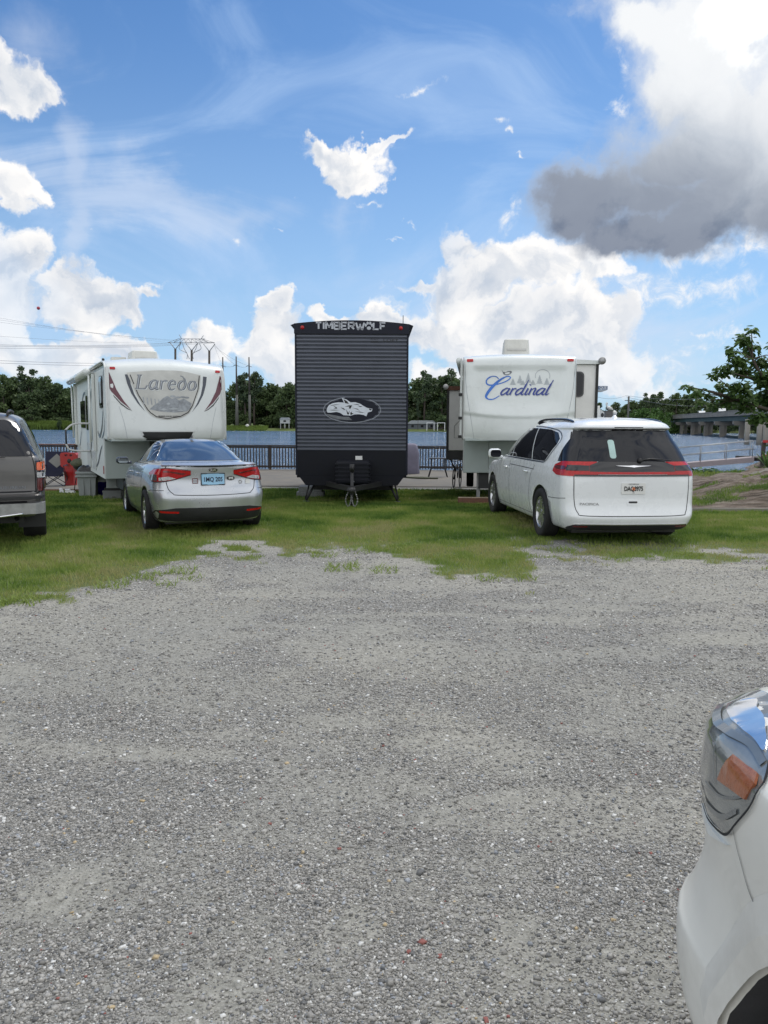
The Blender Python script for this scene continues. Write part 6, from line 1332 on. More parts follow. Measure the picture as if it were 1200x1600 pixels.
# ---- clutter left of the left trailer
def P3(x, y, z): p = at_z(x, y, z); return (p.x, p.y, z)
zf = WT+.09
t = thing('camp_chair', 'navy folding camp chair with a pale grey diamond patch on its back', 'chair', P3(87, 759, zf), R(10))
b = MB()
def sheet(b, P, th=.012, mi=0):
    n = (Vector(P[1])-Vector(P[0])).cross(Vector(P[3])-Vector(P[0])).normalized()*th; b.add([Vector(p) for p in P]+[Vector(p)+n for p in P], [(0,1,2,3),(7,6,5,4),(0,4,5,1),(1,5,6,2),(2,6,7,3),(3,7,4,0)], mi)
sheet(b, [(-.31,.22,.42),(.31,.22,.42),(.33,.36,1.03),(-.33,.36,1.03)]); b.build('backrest', M['navy_cloth'], t)
b = MB(); sheet(b, [(-.24,.26,.76),(0,.22,.58),(.24,.26,.76),(0,.325,.98)], -.02) if False else b.prism([(0,.55),(.24,.76),(0,.99),(-.24,.76)], 0, .008, 'Y', 0, Matrix.Translation((0,.093,0)) @ Matrix.Rotation(R(-13), 4, 'X')); b.build('diamond_patch', M['grey_cloth'], t)
b = MB(); sheet(b, [(-.28,-.26,.44),(.28,-.26,.44),(.30,.24,.40),(-.30,.24,.40)]); sheet(b, [(-.30,-.27,.30),(.30,-.27,.30),(.28,-.26,.44),(-.28,-.26,.44)]); b.build('seat', M['navy_cloth'], t)
for s in (-1, 1): b = MB(); sheet(b, [(s*.30,-.28,.62),(s*.38,-.28,.62),(s*.38,.28,.64),(s*.30,.28,.64)]); b.build('armrest', M['navy_cloth'], t)
b = MB()
for a, c in (((-.32,-.28,0),(.32,-.28,.42)), ((.32,-.28,0),(-.32,-.28,.42)), ((-.33,.28,0),(.33,.28,.42)), ((.33,.28,0),(-.33,.28,.42)), ((-.32,-.28,0),(-.33,.28,.42)), ((.32,-.28,0),(.33,.28,.42)), ((-.33,.28,0),(-.31,-.28,.62)), ((.33,.28,0),(.31,-.28,.62)), ((-.33,.28,.2),(-.34,.37,1.05)), ((.33,.28,.2),(.34,.37,1.05))): b.tube([a, c], .012, 6)
b.build('folding_frame', M['black_metal'], t)
t = thing('seed_spreader', 'red plastic barrow standing on end with two grip slots', 'barrow', P3(111, 758, zf), R(-6)); t.scale = (.86, 1, .96)
b = MB(); b.prism([(-.16,.0),(.16,.0),(.19,.55),(.30,.62),(.31,.98),(.26,1.04),(-.26,1.04),(-.31,.98),(-.30,.62),(-.19,.55)], -.10, .12, 'Y'); bo = b.build('body', M['red_plastic'], t)
cts = []
for x in (-.13, .05): c = MB(); c.box((x,-.3,.93),(x+.10,.3,.99)); cts.append(c.build('cut', M['seam']))
bpy.context.view_layer.update(); lm = bo.matrix_world.copy(); bo.parent = None; boolean_cut(bo, cts); bo.parent = t
b = MB(); b.lathe([(.0,-.118),(.06,-.12),(.075,-.11),(.075,-.10)], (.03,0,.78), 'Y', 16); b.build('round_cap', M['ink_black'], t)
b = MB(); b.prism([(-.11,.1),(.11,.1),(.12,.5),(-.12,.5)], -.115, -.10, 'Y'); b.build('front_panel', M['maroon'] if False else M['red_plastic'], t)
t = thing('portable_grill', 'small portable grill draped in camouflage cloth with a white hose loop', 'grill', P3(129, 768, zf-.02), R(10))
b = MB(); b.lathe([(0,.58),(.14,.60),(.22,.68),(.25,.78),(.25,.80)], (0,0,0), 'Z', 20); b.build('bowl', M['black_metal'], t)
b = MB(); Vs = []; n = 20
for z, r_ in ((.74,.27),(.79,.29),(.84,.27),(.90,.20),(.93,.10),(.935,.01)):
    for k in range(n): a = 2*PI*k/n; f_ = 1+.09*math.sin(5*a+z*20)+.06*math.sin(9*a); Vs.append((r_*f_*math.cos(a), r_*f_*math.sin(a), z+.02*math.sin(4*a)))
b.add(Vs, [(i*n+k, i*n+(k+1) % n, (i+1)*n+(k+1) % n, (i+1)*n+k) for i in range(5) for k in range(n)], 0, True); b.build('cloth', M['camo'], t)
for a in (30, 150, 270): b = MB(); b.tube([(.15*math.cos(R(a)), .15*math.sin(R(a)), .62),(.30*math.cos(R(a)), .30*math.sin(R(a)), 0)], .012, 6); b.build('leg', M['black_metal'], t)
b = MB(); b.tube(spline([(.05,-.1,.88),(.12,-.1,1.12),(.26,-.08,1.22),(.38,-.05,1.10),(.40,-.05,.85)], 5), .022, 8); b.build('hose', M['white_plastic'], t)
for k, (dx, dy) in enumerate(((-.35,-.1),(-.05,-.25))):
    b = MB(); b.prism([(-.05,-.15),(.05,-.15),(.06,.0),(.05,.14),(-.04,.14),(-.05,0)], 0, .07, 'Z', 0, None, .8); b.box((-.045,-.02,.05),(.045,.13,.11),0,None,.02); o = b.build('shoe', M['white_plastic']); q = P3(118, 769, zf); o.location = (q[0]+dx, q[1]+dy, zf); o.rotation_euler = (0,0,.5+k); tag(o, ('pale shoe lying left of its pair on the patio edge' if k == 0 else 'pale shoe lying right of its pair, nearer the grey bin'), 'shoe')
zg = G(-8, 20.5)
t = thing('storage_bin', 'grey plastic storage bin with a black liner over its rim', 'bin', P3(139, 777, G(-7.4,19.5)), R(8)); BINT = t
b = MB(); b.prism([(-.24,-.2),(.24,-.2),(.24,.2),(-.24,.2)], 0, .60, 'Z', 0, None, 1.22); 
for x in (-.1,.1): b.box((x-.012,-.245,.02),(x+.012,-.2,.5))
b.box((-.34,-.29,.52),(.34,.29,.56),0,None,.01); b.box((-.33,-.28,.60),(.33,.28,.66),0,None,.015); b.build('body', M['grey_plastic'], t)
b = MB(); n = 24; Vs = []
for z, r_ in ((.64,1.0),(.70,1.03),(.76,.85),(.80,.55),(.78,.2)):
    for k in range(n): a = 2*PI*k/n; f_ = 1+.05*math.sin(6*a+z*9); Vs.append((.30*r_*f_*math.copysign(abs(math.cos(a))**.6, math.cos(a)), .25*r_*f_*math.copysign(abs(math.sin(a))**.6, math.sin(a)), z+.02*math.sin(5*a)))
b.add(Vs, [(i*n+k, i*n+(k+1) % n, (i+1)*n+(k+1) % n, (i+1)*n+k) for i in range(4) for k in range(n)]+[tuple(4*n+k for k in range(n))], 0, True); b.build('liner', M['bag'], t)
BINT.scale = (.78,.8,1.0)
t = thing('plastic_tub', 'deep blue round tub with a white domed lid beside the grey bin', 'tub', P3(159, 776, G(-7,19.8))); t.scale = (1.0,1.0,.92)
b = MB(); b.lathe([(0,0),(.17,0),(.225,.42),(.235,.42),(.235,.44),(0,.44)], (0,0,0), 'Z', 24); b.build('body', M['purple_blue'], t)
b = MB(); b.lathe([(.24,.43),(.245,.47),(.22,.50),(.20,.58),(.12,.64),(0,.65)], (0,0,0), 'Z', 24); b.build('lid', M['white_plastic'], t)
q = P3(176, 785, G(-6.3,18.8))
for k, (z0, h_, w_, dx) in enumerate(((0,.28,.42,0),(.34,.26,.36,.05))):
    b = MB(); b.prism(rrect(-w_/2,-.15,w_/2,.15,.02), 0, h_, 'Z', 0, None, .94 if k else 1.02); b.box((-w_/2-.01,-.16,h_-.04),(w_/2+.01,.16,h_)); 
    if k == 0: b.box((-w_/2+.03,-.13,h_),(w_/2-.03,.13,h_+.06), 1)
    o = b.build('storage_crate', [M['grey_tote'] if k == 0 else M['grey_plastic'], M['ink_black']]); o.location = (q[0]+dx, q[1]+.1, q[2]+z0); o.rotation_euler = (0,0,.1); tag(o, ('lower grey crate of the pair beside the sedan front wheel', 'upper grey crate stacked beside the sedan front wheel')[k], 'crate', 'grey crates beside the sedan')
b = MB(); n = 18; Vs = []
for i in range(9):
    ph = -PI/2+PI*i/8
    for k in range(n): a = 2*PI*k/n; r_ = .15*(1+.18*math.sin(3*a+i)+.12*math.sin(7*a-i*2)); Vs.append((r_*math.cos(ph)*math.cos(a), r_*.8*math.cos(ph)*math.sin(a), .13*math.sin(ph)*(1+.1*math.sin(4*a))+.12))
b.add(Vs, [(i*n+k, i*n+(k+1) % n, (i+1)*n+(k+1) % n, (i+1)*n+k) for i in range(8) for k in range(n)], 0, True); o = b.build('cloth_bundle', M['pink']); o.location = (q[0]+.22, q[1]+.02, q[2]+.60); tag(o, 'bundled pink cloth on top of the grey crates', 'cloth')
# ------------------------------------------------------------------ right hand bank
b = MB(); b.box((4.9,14.98,-.03),(24,15.03,.035)); tag(b.build('edging_strip', M['concrete']), 'thin pale edging strip between the lawn and the eroded bank', 'edging')
pv = []; n = 24
for i in range(n+1):
    x = 9.2+8*i/n
    for y in (18.5+.1*math.sin(x), 19.9+.1*math.sin(x)): pv.append((x, y, G(x, y)+.025))
b = MB(); b.add(pv, [(2*i, 2*i+2, 2*i+3, 2*i+1) for i in range(n)]); tag(b.build('path', M['slab']), kind='structure')
def gangway():
    A_ = Vector((23.0, 48.0, -.28)); B_ = Vector((17.5, 50.0, -.95)); t = thing('gangway', 'sloping grey gangway with thin metal handrails down to the water', 'gangway', A_, math.atan2(B_.y-A_.y, B_.x-A_.x))
    L0 = (B_-A_); ln = math.hypot(L0.x, L0.y); dz = L0.z
    def W(u, v, z): return (u*ln, v, u*dz+z)
    b = MB(); b.add([W(0,-.75,0),W(1,-.75,0),W(1,.75,0),W(0,.75,0),W(0,-.75,-.32),W(1,-.75,-.32),W(1,.75,-.32),W(0,.75,-.32)], [(0,1,2,3),(4,7,6,5),(0,4,5,1),(1,5,6,2),(2,6,7,3),(3,7,4,0)]); b.build('deck', M['gangdeck'], t)
    for s in (-1, 1):
        for z in (.5, 1.0): b = MB(); b.tube([W(0,s*.7,z),W(1,s*.7,z)], .025, 6); b.build('handrail', M['galv'], t)
        for u in (.02,.27,.52,.77,.98): b = MB(); b.tube([W(u,s*.7,0),W(u,s*.7,1.0)], .025, 6); b.build('post', M['galv'], t)
    return t

gangway()
t = thing('dock', 'dark timber dock on piles with a red painted rail at the right edge', 'dock', (26.2, 48.4, -.3))
b = MB(); b.box((-3.3,-1.6,-.22),(6,1.8,0)); b.build('deck', M['dark_wood'], t)
for x in (-3.1,-2.6,-.6,1.6,4.2): b = MB(); b.tube([(x,-1.45,-2.2),(x,-1.45,.95 if x != -2.6 else .3)], .13, 10); b.build('pile', M['dark_wood'], t)
b = MB(); b.box((-3.2,-1.62,.92),(6,-1.5,1.08)); b.box((-3.2,-1.60,.1),(6,-1.54,.2)); b.build('red_rail', M['fence_red'], t)
for x in (-2.2,-1.5,-.9,.3): b = MB(); b.box((x,-1.56,0),(x+.05,-1.50,.92)); b.build('baluster', M['galv'], t)
b = MB(); b.tube([(-2.75,-1.2,-1.6),(-2.75,-1.2,-.1)], .08, 8); b.build('white_pile_wrap', M['white_plastic'], t)
for k, (x, y, w, m_, h_) in enumerate(((24.9,45.2,.5,'white_plastic',.35),(26.1,44.5,.6,'navy_cloth',.3),(22.6,46.6,.35,'statue',.3))):
    b = MB(); n = 12; Vs = []
    for i in range(6):
        z = i/5; rr_ = (1, 1.05, .95, .75, .45, .1)[i]
        for kk in range(n): a = 2*PI*kk/n; f_ = 1+.15*math.sin(3*a+k)+.1*math.sin(5*a); Vs.append((w*.5*rr_*f_*math.cos(a), w*.4*rr_*f_*math.sin(a), h_*z))
    b.add(Vs, [(i*n+q, i*n+(q+1) % n, (i+1)*n+(q+1) % n, (i+1)*n+q) for i in range(5) for q in range(n)], 0, True); o = b.build('shore_rock', M[m_]); o.location = (x, y, G(x, y)); tag(o, ('white lump on the shore below the dock', 'dark lump on the shore below the dock, right of the white one', 'small pale rock at the shore beside the gangway foot')[k], 'rock')
# leaf clouds: many small leaf faces spread through a crown volume
def leaves(C, S, n, size, r, flat=0.0, elong=1.6, core=0.0):
    """C lobes (x,y,z), S radii; returns vertices and quads"""
    C = np.array(C, float); S = np.array(S, float); S = S if S.ndim == 2 else np.stack([S]*3, -1)
    vol = S.prod(1)**.7; k = r.choice(len(C), n, p=vol/vol.sum())
    d = r.normal(size=(n, 3)); d /= np.linalg.norm(d, axis=1)[:, None]; rad = r.random(n)**(.45)
    P = C[k] + d*S[k]*rad[:, None]
    u = r.normal(size=(n, 3)); u[:, 2] *= (1-flat); u /= np.linalg.norm(u, axis=1)[:, None]
    w = np.cross(u, r.normal(size=(n, 3))); w /= np.linalg.norm(w, axis=1)[:, None]
    s = size*(.6+.8*r.random(n))[:, None]; a = u*s*elong*.5; c = w*s*.5
    V = np.stack([P-a, P+c*.9-a*.1, P+a, P-c*.9-a*.1], 1).reshape(-1, 3); Fq = np.arange(n*4).reshape(n, 4)
    return V, Fq
def tree_proto(name, h, cw, seed, kind='broad', n=2600, size=.55, leafm='leaf_far'):
    r = np.random.default_rng(seed); root = thing(name, None, 'tree')
    th = h*(.30 if kind == 'broad' else .55 if kind == 'pine' else .10)
    C = []; S = []
    if kind == 'pine':
        for i in range(9): z = h*(.48+.5*i/9); a = r.random()*6.28; q = cw*.42*(1-(i/9)**2*.6)*r.random()**.5; C.append((q*math.cos(a), q*math.sin(a), z)); S.append((cw*.26*(1.1-i/14), cw*.26*(1.1-i/14), h*.055))
    elif kind == 'bush':
        for i in range(16): a = r.random()*6.28; q = cw*.36*r.random()**.5; z = h*(.15+.62*r.random()*(1-(q/(cw*.5))**2*.6)); C.append((q*math.cos(a), q*math.sin(a), z)); S.append((cw*.17,cw*.17,h*.16))
    else:
        for i in range(15): t_ = r.random(); a = r.random()*6.28; q = cw*.40*math.sin(PI*min(1, .18+.8*t_))*r.random()**.4; z = h*(.22+.68*t_); C.append((q*math.cos(a), q*math.sin(a), z)); S.append((cw*.17*(1.15-.4*t_), cw*.17*(1.15-.4*t_), h*.085))
        for i in range(4): a = r.random()*6.28; C.append((cw*.40*math.cos(a), cw*.40*math.sin(a), h*(.12+.15*r.random()))); S.append((cw*.14,cw*.14,h*.09))
    V, Fq = leaves(C, S, n, size, r)
    np_mesh('crown', V, Fq, 4, M[leafm], root)
    b = MB(); b.tube([(0,0,-1),(cw*.01,0,th*.5),(-cw*.01,cw*.01,th),(0,0,h*.72)], [h*.022,h*.017,h*.013,h*.004], 7)
    for i in range(5 if kind != 'bush' else 3): c = Vector(C[i*2]); st_ = Vector((0,0,max(th*.7, c.z*.7))); b.tube([st_, st_.lerp(c, .5)+Vector((0,0,.2)), c], [h*.008,h*.005,h*.002], 5)
    b.build('trunk', M['bark'], root); return root
protos = {'A': tree_proto('broadleaf_tree', 17, 11, 1), 'B': tree_proto('broadleaf_tree', 15, 12, 2), 'C': tree_proto('pine_tree', 19, 8, 3, 'pine', 1500, .5, 'leaf_pine'), 'D': tree_proto('leafy_bush', 8, 9, 4, 'bush', 2200, .5, 'leaf_far'), 'E': tree_proto('bushy_tree', 12, 15, 5, 'bush', 5200, .5, 'leaf_mid')}
used = set(); PH = {'A': 17, 'B': 15, 'C': 19, 'D': 8, 'E': 12}
def put(kind, px, Y, top=None, h=None, label='', group=None, sxy=1.0):
    X = (px-600)/1200*Y; z = float(gz(X, Y))
    if top is not None: h = 1.65+(662-top)/1200*Y - z
    o = protos[kind] if kind not in used else copy_tree(protos[kind]); used.add(kind)
    s = h/PH[kind]; w = random.uniform(.9, 1.15)*sxy*max(s, .8); o.location = (X, Y, z); o.scale = (w, w, s); o.rotation_euler = (0, 0, random.uniform(0, 6.28)); tag(o, label, o['category'], group); return o
rt = random.Random(5)
LB = {'left': ('dark broadleaf tree in the wood beyond the marsh on the far left shore', 'trees on the far left shore'), 'mid': ('dark broadleaf tree on the far bank between left and dark trailers', 'trees on the far bank between two trailers'),
      'midr': ('dark tree on the far bank between the dark and right trailers', 'trees on the far bank right of the dark trailer'), 'right': ('distant dark tree on the skyline right of the right trailer', 'distant trees on the right skyline'), 'pine': ('tall pine rising above the other trees of the far bank', 'pines on the far bank')}
prof = [(-260,585),(-60,582),(0,583),(40,582),(60,579),(95,588),(125,597),(200,606),(300,606),(345,604),(362,608),(378,588),(392,579),(408,582),(425,592),(440,590),(456,587),(480,590),(560,588),(640,588),(655,584),(668,579),(690,584),(705,574),(720,578),(800,590),(880,610),(920,627),(940,626),(968,621),(1000,616),(1032,608),(1060,606),(1090,607),(1130,609),(1170,607),(1220,606),(1400,600)]
PXs = [p[0] for p in prof]; PYs = [p[1] for p in prof]
def zone(px): return 'left' if px < 130 else 'mid' if px < 560 else 'midr' if px < 900 else 'right'
px = -230
while px < 1420:
    hid = (135 < px < 335) or (475 < px < 625) or (735 < px < 900)
    step = 19 if hid else 13
    top = float(np.interp(px, PXs, PYs)) + rt.uniform(-1, 9)
    Y = rt.uniform(302, 330) if px < 900 else rt.uniform(330, 380)
    if 1090 < px: Y = rt.uniform(296, 330)
    k = rt.choice('ABAB'); z_ = zone(px); put(k, px, Y, top, None, LB[z_][0], LB[z_][1], 1.0)
    if not hid and rt.random() < .75: put(rt.choice('DDB'), px+rt.uniform(-6, 6), Y-rt.uniform(6, 12), 662-rt.uniform(8, 30) if px < 900 else 650-rt.uniform(0, 14), None, ('low dark bush at the foot of the far trees ' + {'left': 'left of the left trailer', 'mid': 'between left and dark trailers', 'midr': 'between dark and right trailers', 'right': 'right of the right trailer'}[z_]), 'low bushes on the far bank '+z_)
    if not hid and rt.random() < .8: put(rt.choice('AB'), px+rt.uniform(-6, 6), Y+rt.uniform(15, 35), top+rt.uniform(2, 12), None, LB[z_][0], LB[z_][1])
    px += step + rt.uniform(-3, 3)
for px, top in ((47,574),(384,582),(398,581),(662,578),(704,574),(1008,611),(1020,613)): put('C', px, 304, top, None, LB['pine'][0], LB['pine'][1])
put('E', 1012, 262, 618, None, 'bright green bushy tree above the minivan roof', None, 1.0); put('E', 985, 255, 640, None, 'lower bright green bushy tree left of the bridge end', None, .8); put('E', 1035, 268, 628, None, 'green bushy tree touching the far end of the bridge', None, .8)
for px, Y in ((1110,290),(1140,286),(1170,282),(1080,300),(1200,280)): put('D', px, Y, 650, None, 'dark bush behind the bridge piers', 'bushes behind the bridge')
# marsh reeds on the far left and behind
r = np.random.default_rng(77); n = 26000; X = -175+72*r.random(n)**1.0; Y = 283.5+10*r.random(n); hh_ = (1.6+1.5*fbm(X*.12, Y*.5, 3, 4))*(.7+.5*r.random(n)); v, f = blades(X, Y, hh_, np.full(n, .34), r, lambda a, c: np.maximum(gz(a, c), WZ-.3), .25)
tag(np_mesh('reeds', v, f, 3, M['reeds'], None), 'bright green marsh reeds along the far left shore', 'reeds', kind='stuff')
n = 9000; X = -78+34*r.random(n); Y = 285+8*r.random(n); hh_ = .5+.9*r.random(n); v, f = blades(X, Y, hh_, np.full(n, .3), r, lambda a, c: np.maximum(gz(a, c), WZ-.3), .3)
tag(np_mesh('shore_grass', v, f, 3, M['reeds'], None), 'sunlit grass on the far bank around the tall power poles', 'shore grass', kind='stuff')
put('D', 96, 284, 655, 3.2, 'round dark shrub standing in the bright marsh reeds', None, .35)
# ---- power line
t = thing('transmission_tower', 'three legged power line structure with lattice crossbeam above the left trailer', 'tower')
Yt = 300.0
def F3(x, y, Y=Yt): p = at_y(x, y, Y); return Vector(p)
feet = [(274,690),(299.5,690),(327,690)]; tops = [(274,545),(299.5,547),(327,548)]
for (a, c) in zip(feet, tops): b = MB(); b.tube([F3(a[0], 660), F3(*c)], .42, 8); b.build('pole', M['pole_wood'], t)
b = MB()
for x, y in tops:
    for s in (-1, 1): b.tube([F3(x, y+1), F3(x+s*9, y-10.5)], .16, 5)
b.build('arm', M['galv'], t)
b = MB(); top = [F3(278+i*5.3, 529.5) for i in range(9)]; bot = [F3(262+i*9.2, 535.5, Yt-1) for i in range(9)]; bo2 = [F3(262+i*9.2, 535.5, Yt+1) for i in range(9)]
for L_ in (top, bot, bo2):
    for i in range(8): b.tube([L_[i], L_[i+1]], .10, 4)
for i in range(8): b.tube([bot[i], top[i]], .07, 4); b.tube([top[i], bot[i+1]], .07, 4); b.tube([bo2[i], top[i]], .07, 4)
b.tube([F3(318,524), F3(314,530)], .1, 4); b.tube([F3(280,523), F3(284,530)], .1, 4); b.build('lattice_beam', M['wire'], t)
b = MB()
for x0 in (284, 310):
    for d in (-1, 1): b.tube(spline([F3(x0+d*1, 536), F3(x0+d*4, 545), F3(x0+8 if x0 < 300 else x0-8, 552), F3(x0+(10 if x0 < 300 else -10)+d*2, 561)], 4), .11, 4)
b.build('insulator_string', M['galv'], t)
for k, (x, y0) in enumerate(((348,558),(369,557),(389,558))):
    t = thing('utility_pole', ('leftmost', 'middle', 'rightmost')[k]+' of the three tall dark poles on the far bank', 'pole', group='three tall poles on the far bank')
    X = (x-600)/1200*296; P0 = F3(x+1.5, 673, 296); Pm = F3(x+.8, 617, 296); P1 = F3(x, y0, 296)
    t.location = P0; b = MB(); b.tube([Pm-P0, P1-P0], [.40,.22], 8); b.build('shaft', M['pole_wood'], t); b = MB(); b.tube([Vector((0,0,-1)), Pm-P0], [.78 if k == 1 else .5,.44], 8); b.build('shaft_base', M['pole_pale'], t)
    c = P1-P0-Vector((0,0,3.4)); b = MB(); b.tube([c+Vector((-1.1,0,-.15)), c+Vector((-.5,0,.2)), c+Vector((1.1,0,-.3))], .09, 5); b.build('cross_arm', M['pole_wood'], t)
def wire(pts, r_, label, grp=None):
    P = [F3(*p) for p in pts]; Q = []
    for i in range(len(P)-1):
        for k in range(12):
            u = k/12; q = P[i].lerp(P[i+1], u); q.z -= 4*u*(1-u)*(.5 if i == 0 else .4)*1.6; Q.append(q)
    Q.append(P[-1]); b = MB(); b.tube(Q, r_, 4); tag(b.build('power_line', M['wire']), label, 'cable', grp)
for k, (ya, xb, yb) in enumerate(((486,264,535),(492,300,535),(498,332,535),(520,268,536),(538,264,536),(541,300,536),(545,331,536),(561,274,566),(565,300,570))):
    wire([(-90, ya-6 if ya < 510 else ya-2, 170), (xb, yb, 300)], (.022 if ya < 530 else .04), 'thin power line running left from the lattice structure above the wood', 'power lines left of the lattice structure')
for k, (a, c) in enumerate((((334,536,300),(348,570,296)),((348,570,296),(369,570,296)),((369,570,296),(389,571,296)),((334,536,300),(369,571,296)),((334,540,300),(389,572,296)))): wire([a, c], .04, 'thin power line joining the lattice structure and the three poles', 'power lines between the far poles')
p = F3(60, 481.5, 200); b = MB(); n = 14
b.lathe([(0.001,-.42)]+[(.42*math.cos(a), .42*math.sin(a)) for a in np.linspace(-1.4, 1.4, 12)]+[(0.001,.42)], (0,0,0), 'Z', 18); o = b.build('marker_ball', M['ball']); o.location = p; tag(o, 'small dark red marker ball hanging on the highest power line', 'marker ball')
# ---- buildings on the far bank
def house(name, label, pxc, Y, w, d, hw, hr, wall, roof, ov=.5, stilts=0, nwin=3):
    X = (pxc-600)/1200*Y; z = float(gz(X, Y)); t = thing(name, label, 'house', (X, Y, z)); zb_ = stilts
    b = MB(); b.box((-w/2,-d/2,zb_),(w/2,d/2,zb_+hw)); b.build('wall', M[wall], t)
    b = MB(); b.prism([(-w/2-ov, zb_+hw),(w/2+ov, zb_+hw),(w/2-w*.12, zb_+hw+hr),(-w/2+w*.12, zb_+hw+hr)], -d/2-ov, d/2+ov, 'Y'); b.build('roof', M[roof], t)
    for i in range(nwin): x = -w/2+w*(i+.5)/nwin; b = MB(); b.box((x-.5,-d/2-.03,zb_+hw*.35),(x+.5,-d/2-.004,zb_+hw*.8)); b.build('window', M['glass_dark'], t)
    if stilts:
        for i in range(3): x = -w/2+.2+(w-.4)*i/2; b = MB(); b.box((x-.12,-d/2,0),(x+.12,-d/2+.24,zb_-.003)); b.build('stilt', M['house_pale'], t)
    return t
house('boat_house', 'pale raised house on posts among the dark trees on the far bank', 446, 293, 3.6, 3, 1.5, .7, 'house_pale', 'roof_grey', .2, 1.9, 1)
house('long_shed', 'long low blue grey building with a pale roof on the far bank lawn', 658, 300, 11, 5, 2.0, 1.3, 'house_grey', 'roof_grey', .6, 0, 3)
b = MB(); b.lathe([(0,-.8),(.55,-.8),(.62,-.5),(.62,.5),(.55,.8),(0,.8)], (0,0,.62), 'Y', 16); o = b.build('white_tank', M['statue']); X = (387-600)/1200*291; o.location = (X, 291, float(gz(X, 291))+.4); tag(o, 'small white round tank on the grass right of the tall poles', 'tank')
for k, x in enumerate((671.5, 688)):
    Y = 289; X = (x-600)/1200*Y; t = thing('garden_swing', ('left' if k == 0 else 'right')+' white framed swing on the far bank lawn', 'swing', (X, Y, float(gz(X, Y))), 0, 'white garden swings on the far lawn')
    for s in (-1, 1): b = MB(); b.box((s*1.35-.13,-.1,0),(s*1.35+.13,.1,3.0)); b.build('post', M['statue'], t)
    b = MB(); b.box((-1.5,-.12,2.85),(1.5,.12,3.1)); b.build('beam', M['statue'], t); b = MB(); b.box((-.8,-.1,.6),(.8,.3,.75)); b.box((-.8,.25,.75),(.8,.32,1.2)); b.build('seat', M['dark_wood'], t)
    b = MB(); b.tube([(-.75,.1,.7),(-.7,0,2.85)], .04, 4); b.tube([(.75,.1,.7),(.7,0,2.85)], .04, 4); b.build('chain', M['black_metal'], t)
put('C', 652, 290, 625, None, 'small lone tree with a pale trunk before the long shed', None, .35)
for k, (x, w) in enumerate(((640,3),(414,2.4),(430,2.8))): X = (x-600)/1200*286; b = MB(); b.box((-w,-.15,0),(w,.15,.35)); b.box((-w*.9,-.1,.35),(-w*.9+.2,.1,.5)); o = b.build('bank_wall', M['concrete']); o.location = (X, 286.3, float(gz(X, 286.3))-.1); tag(o, 'low pale bulkhead at the far waterline '+('below the long shed', 'left of the raised house', 'below the raised house')[k], 'wall')
# ------------------------------------------------------------------ bridge
br = thing('bridge', 'long low concrete road bridge crossing the river on the right', 'bridge', (97, 255, 0))
dv = Vector((72-97, 140-255, 0)); ang = math.atan2(dv.y, dv.x); br.rotation_euler = (0, 0, ang)     # local x runs towards the viewer
Z0 = 4.2; LB0, LB1 = -75, 160; WB = 13     # road surface height, deck ends, width (local +y is away from the river view)
b = MB(); b.box((LB0,0,Z0-.35),(LB1,WB,Z0)); b.build('deck', M['concrete'], br)
for y0 in (0, WB-.35):
    b = MB(); b.box((LB0,y0-.02,Z0+.002),(LB1,y0+.35,Z0+.95)); b.box((LB0,y0-.12,Z0+.80),(LB1,y0+.45,Z0+.96))
    b.build('parapet', M['concrete'], br)
for y0 in (.8, 4.2, 7.8, 11.4): b = MB(); b.box((LB0,y0,Z0-1.5),(LB1,y0+.5,Z0-.354)); b.build('girder', M['girder'], br)
for i in range(16):
    x = LB0+8+i*21
    if x > LB1-2: break
    b = MB(); b.prism([(-.3,Z0-2.2),(.2,Z0-2.55),(WB-.2,Z0-2.55),(WB+.3,Z0-2.2),(WB+.3,Z0-1.51),(-.3,Z0-1.51)], x-.6, x+.6, 'X'); b.build('pier_cap', M['concrete'], br)
    for y0 in (1.6, 6.2, 10.8): b = MB(); b.box((x-.5,y0-.5,-3.2),(x+.5,y0+.5,Z0-2.552)); b.build('pier_column', M['concrete'], br)
CARS = [(18,'white car'),(44,'white van'),(86,'white pickup'),(100,'pale car')]
def road_car(label, x, y, hh_, c='white_paint'):
    t = thing('road_car', label, 'car', (0,0,0)); b = MB(); b.prism([(-2.3,.35),(2.3,.35),(2.35,.75),(1.6,.95),(.9,hh_),(-1.3,hh_),(-2.1,.98),(-2.35,.8)], -.9, .9, 'Y'); b.build('body', M[c], t)
    b = MB(); b.prism([(1.35,.98),(.85,hh_-.07),(-1.25,hh_-.07),(-1.9,.99)], -.905, .905, 'Y'); b.build('window', M['glass_dark'], t)
    for wx in (-1.45, 1.45):
        for wy in (-.8, .8): b = MB(); b.lathe([(0,-.1),(.33,-.1),(.33,.1),(0,.1)], (wx,wy,.33), 'Y', 14); b.build('wheel', M['tyre'], t)
    t.location = br.location + Matrix.Rotation(ang, 3, 'Z') @ Vector((x, y, Z0)); t.rotation_euler = (0,0,ang)
road_car('leftmost white car on the bridge, near its far end', 22, 3.0, 1.75); road_car('tall white van on the bridge behind the leftmost car', 49, 3.2, 1.95); road_car('white car on the bridge partly behind the near tree leaves', 84, 3.0, 1.75); road_car('rightmost pale car on the bridge beside the tree', 93, 3.2, 1.7)
for k, x in enumerate((20, 62, 104)):
    q = br.location + Matrix.Rotation(ang, 3, 'Z') @ Vector((x-4, -22+k*2, 0)); 
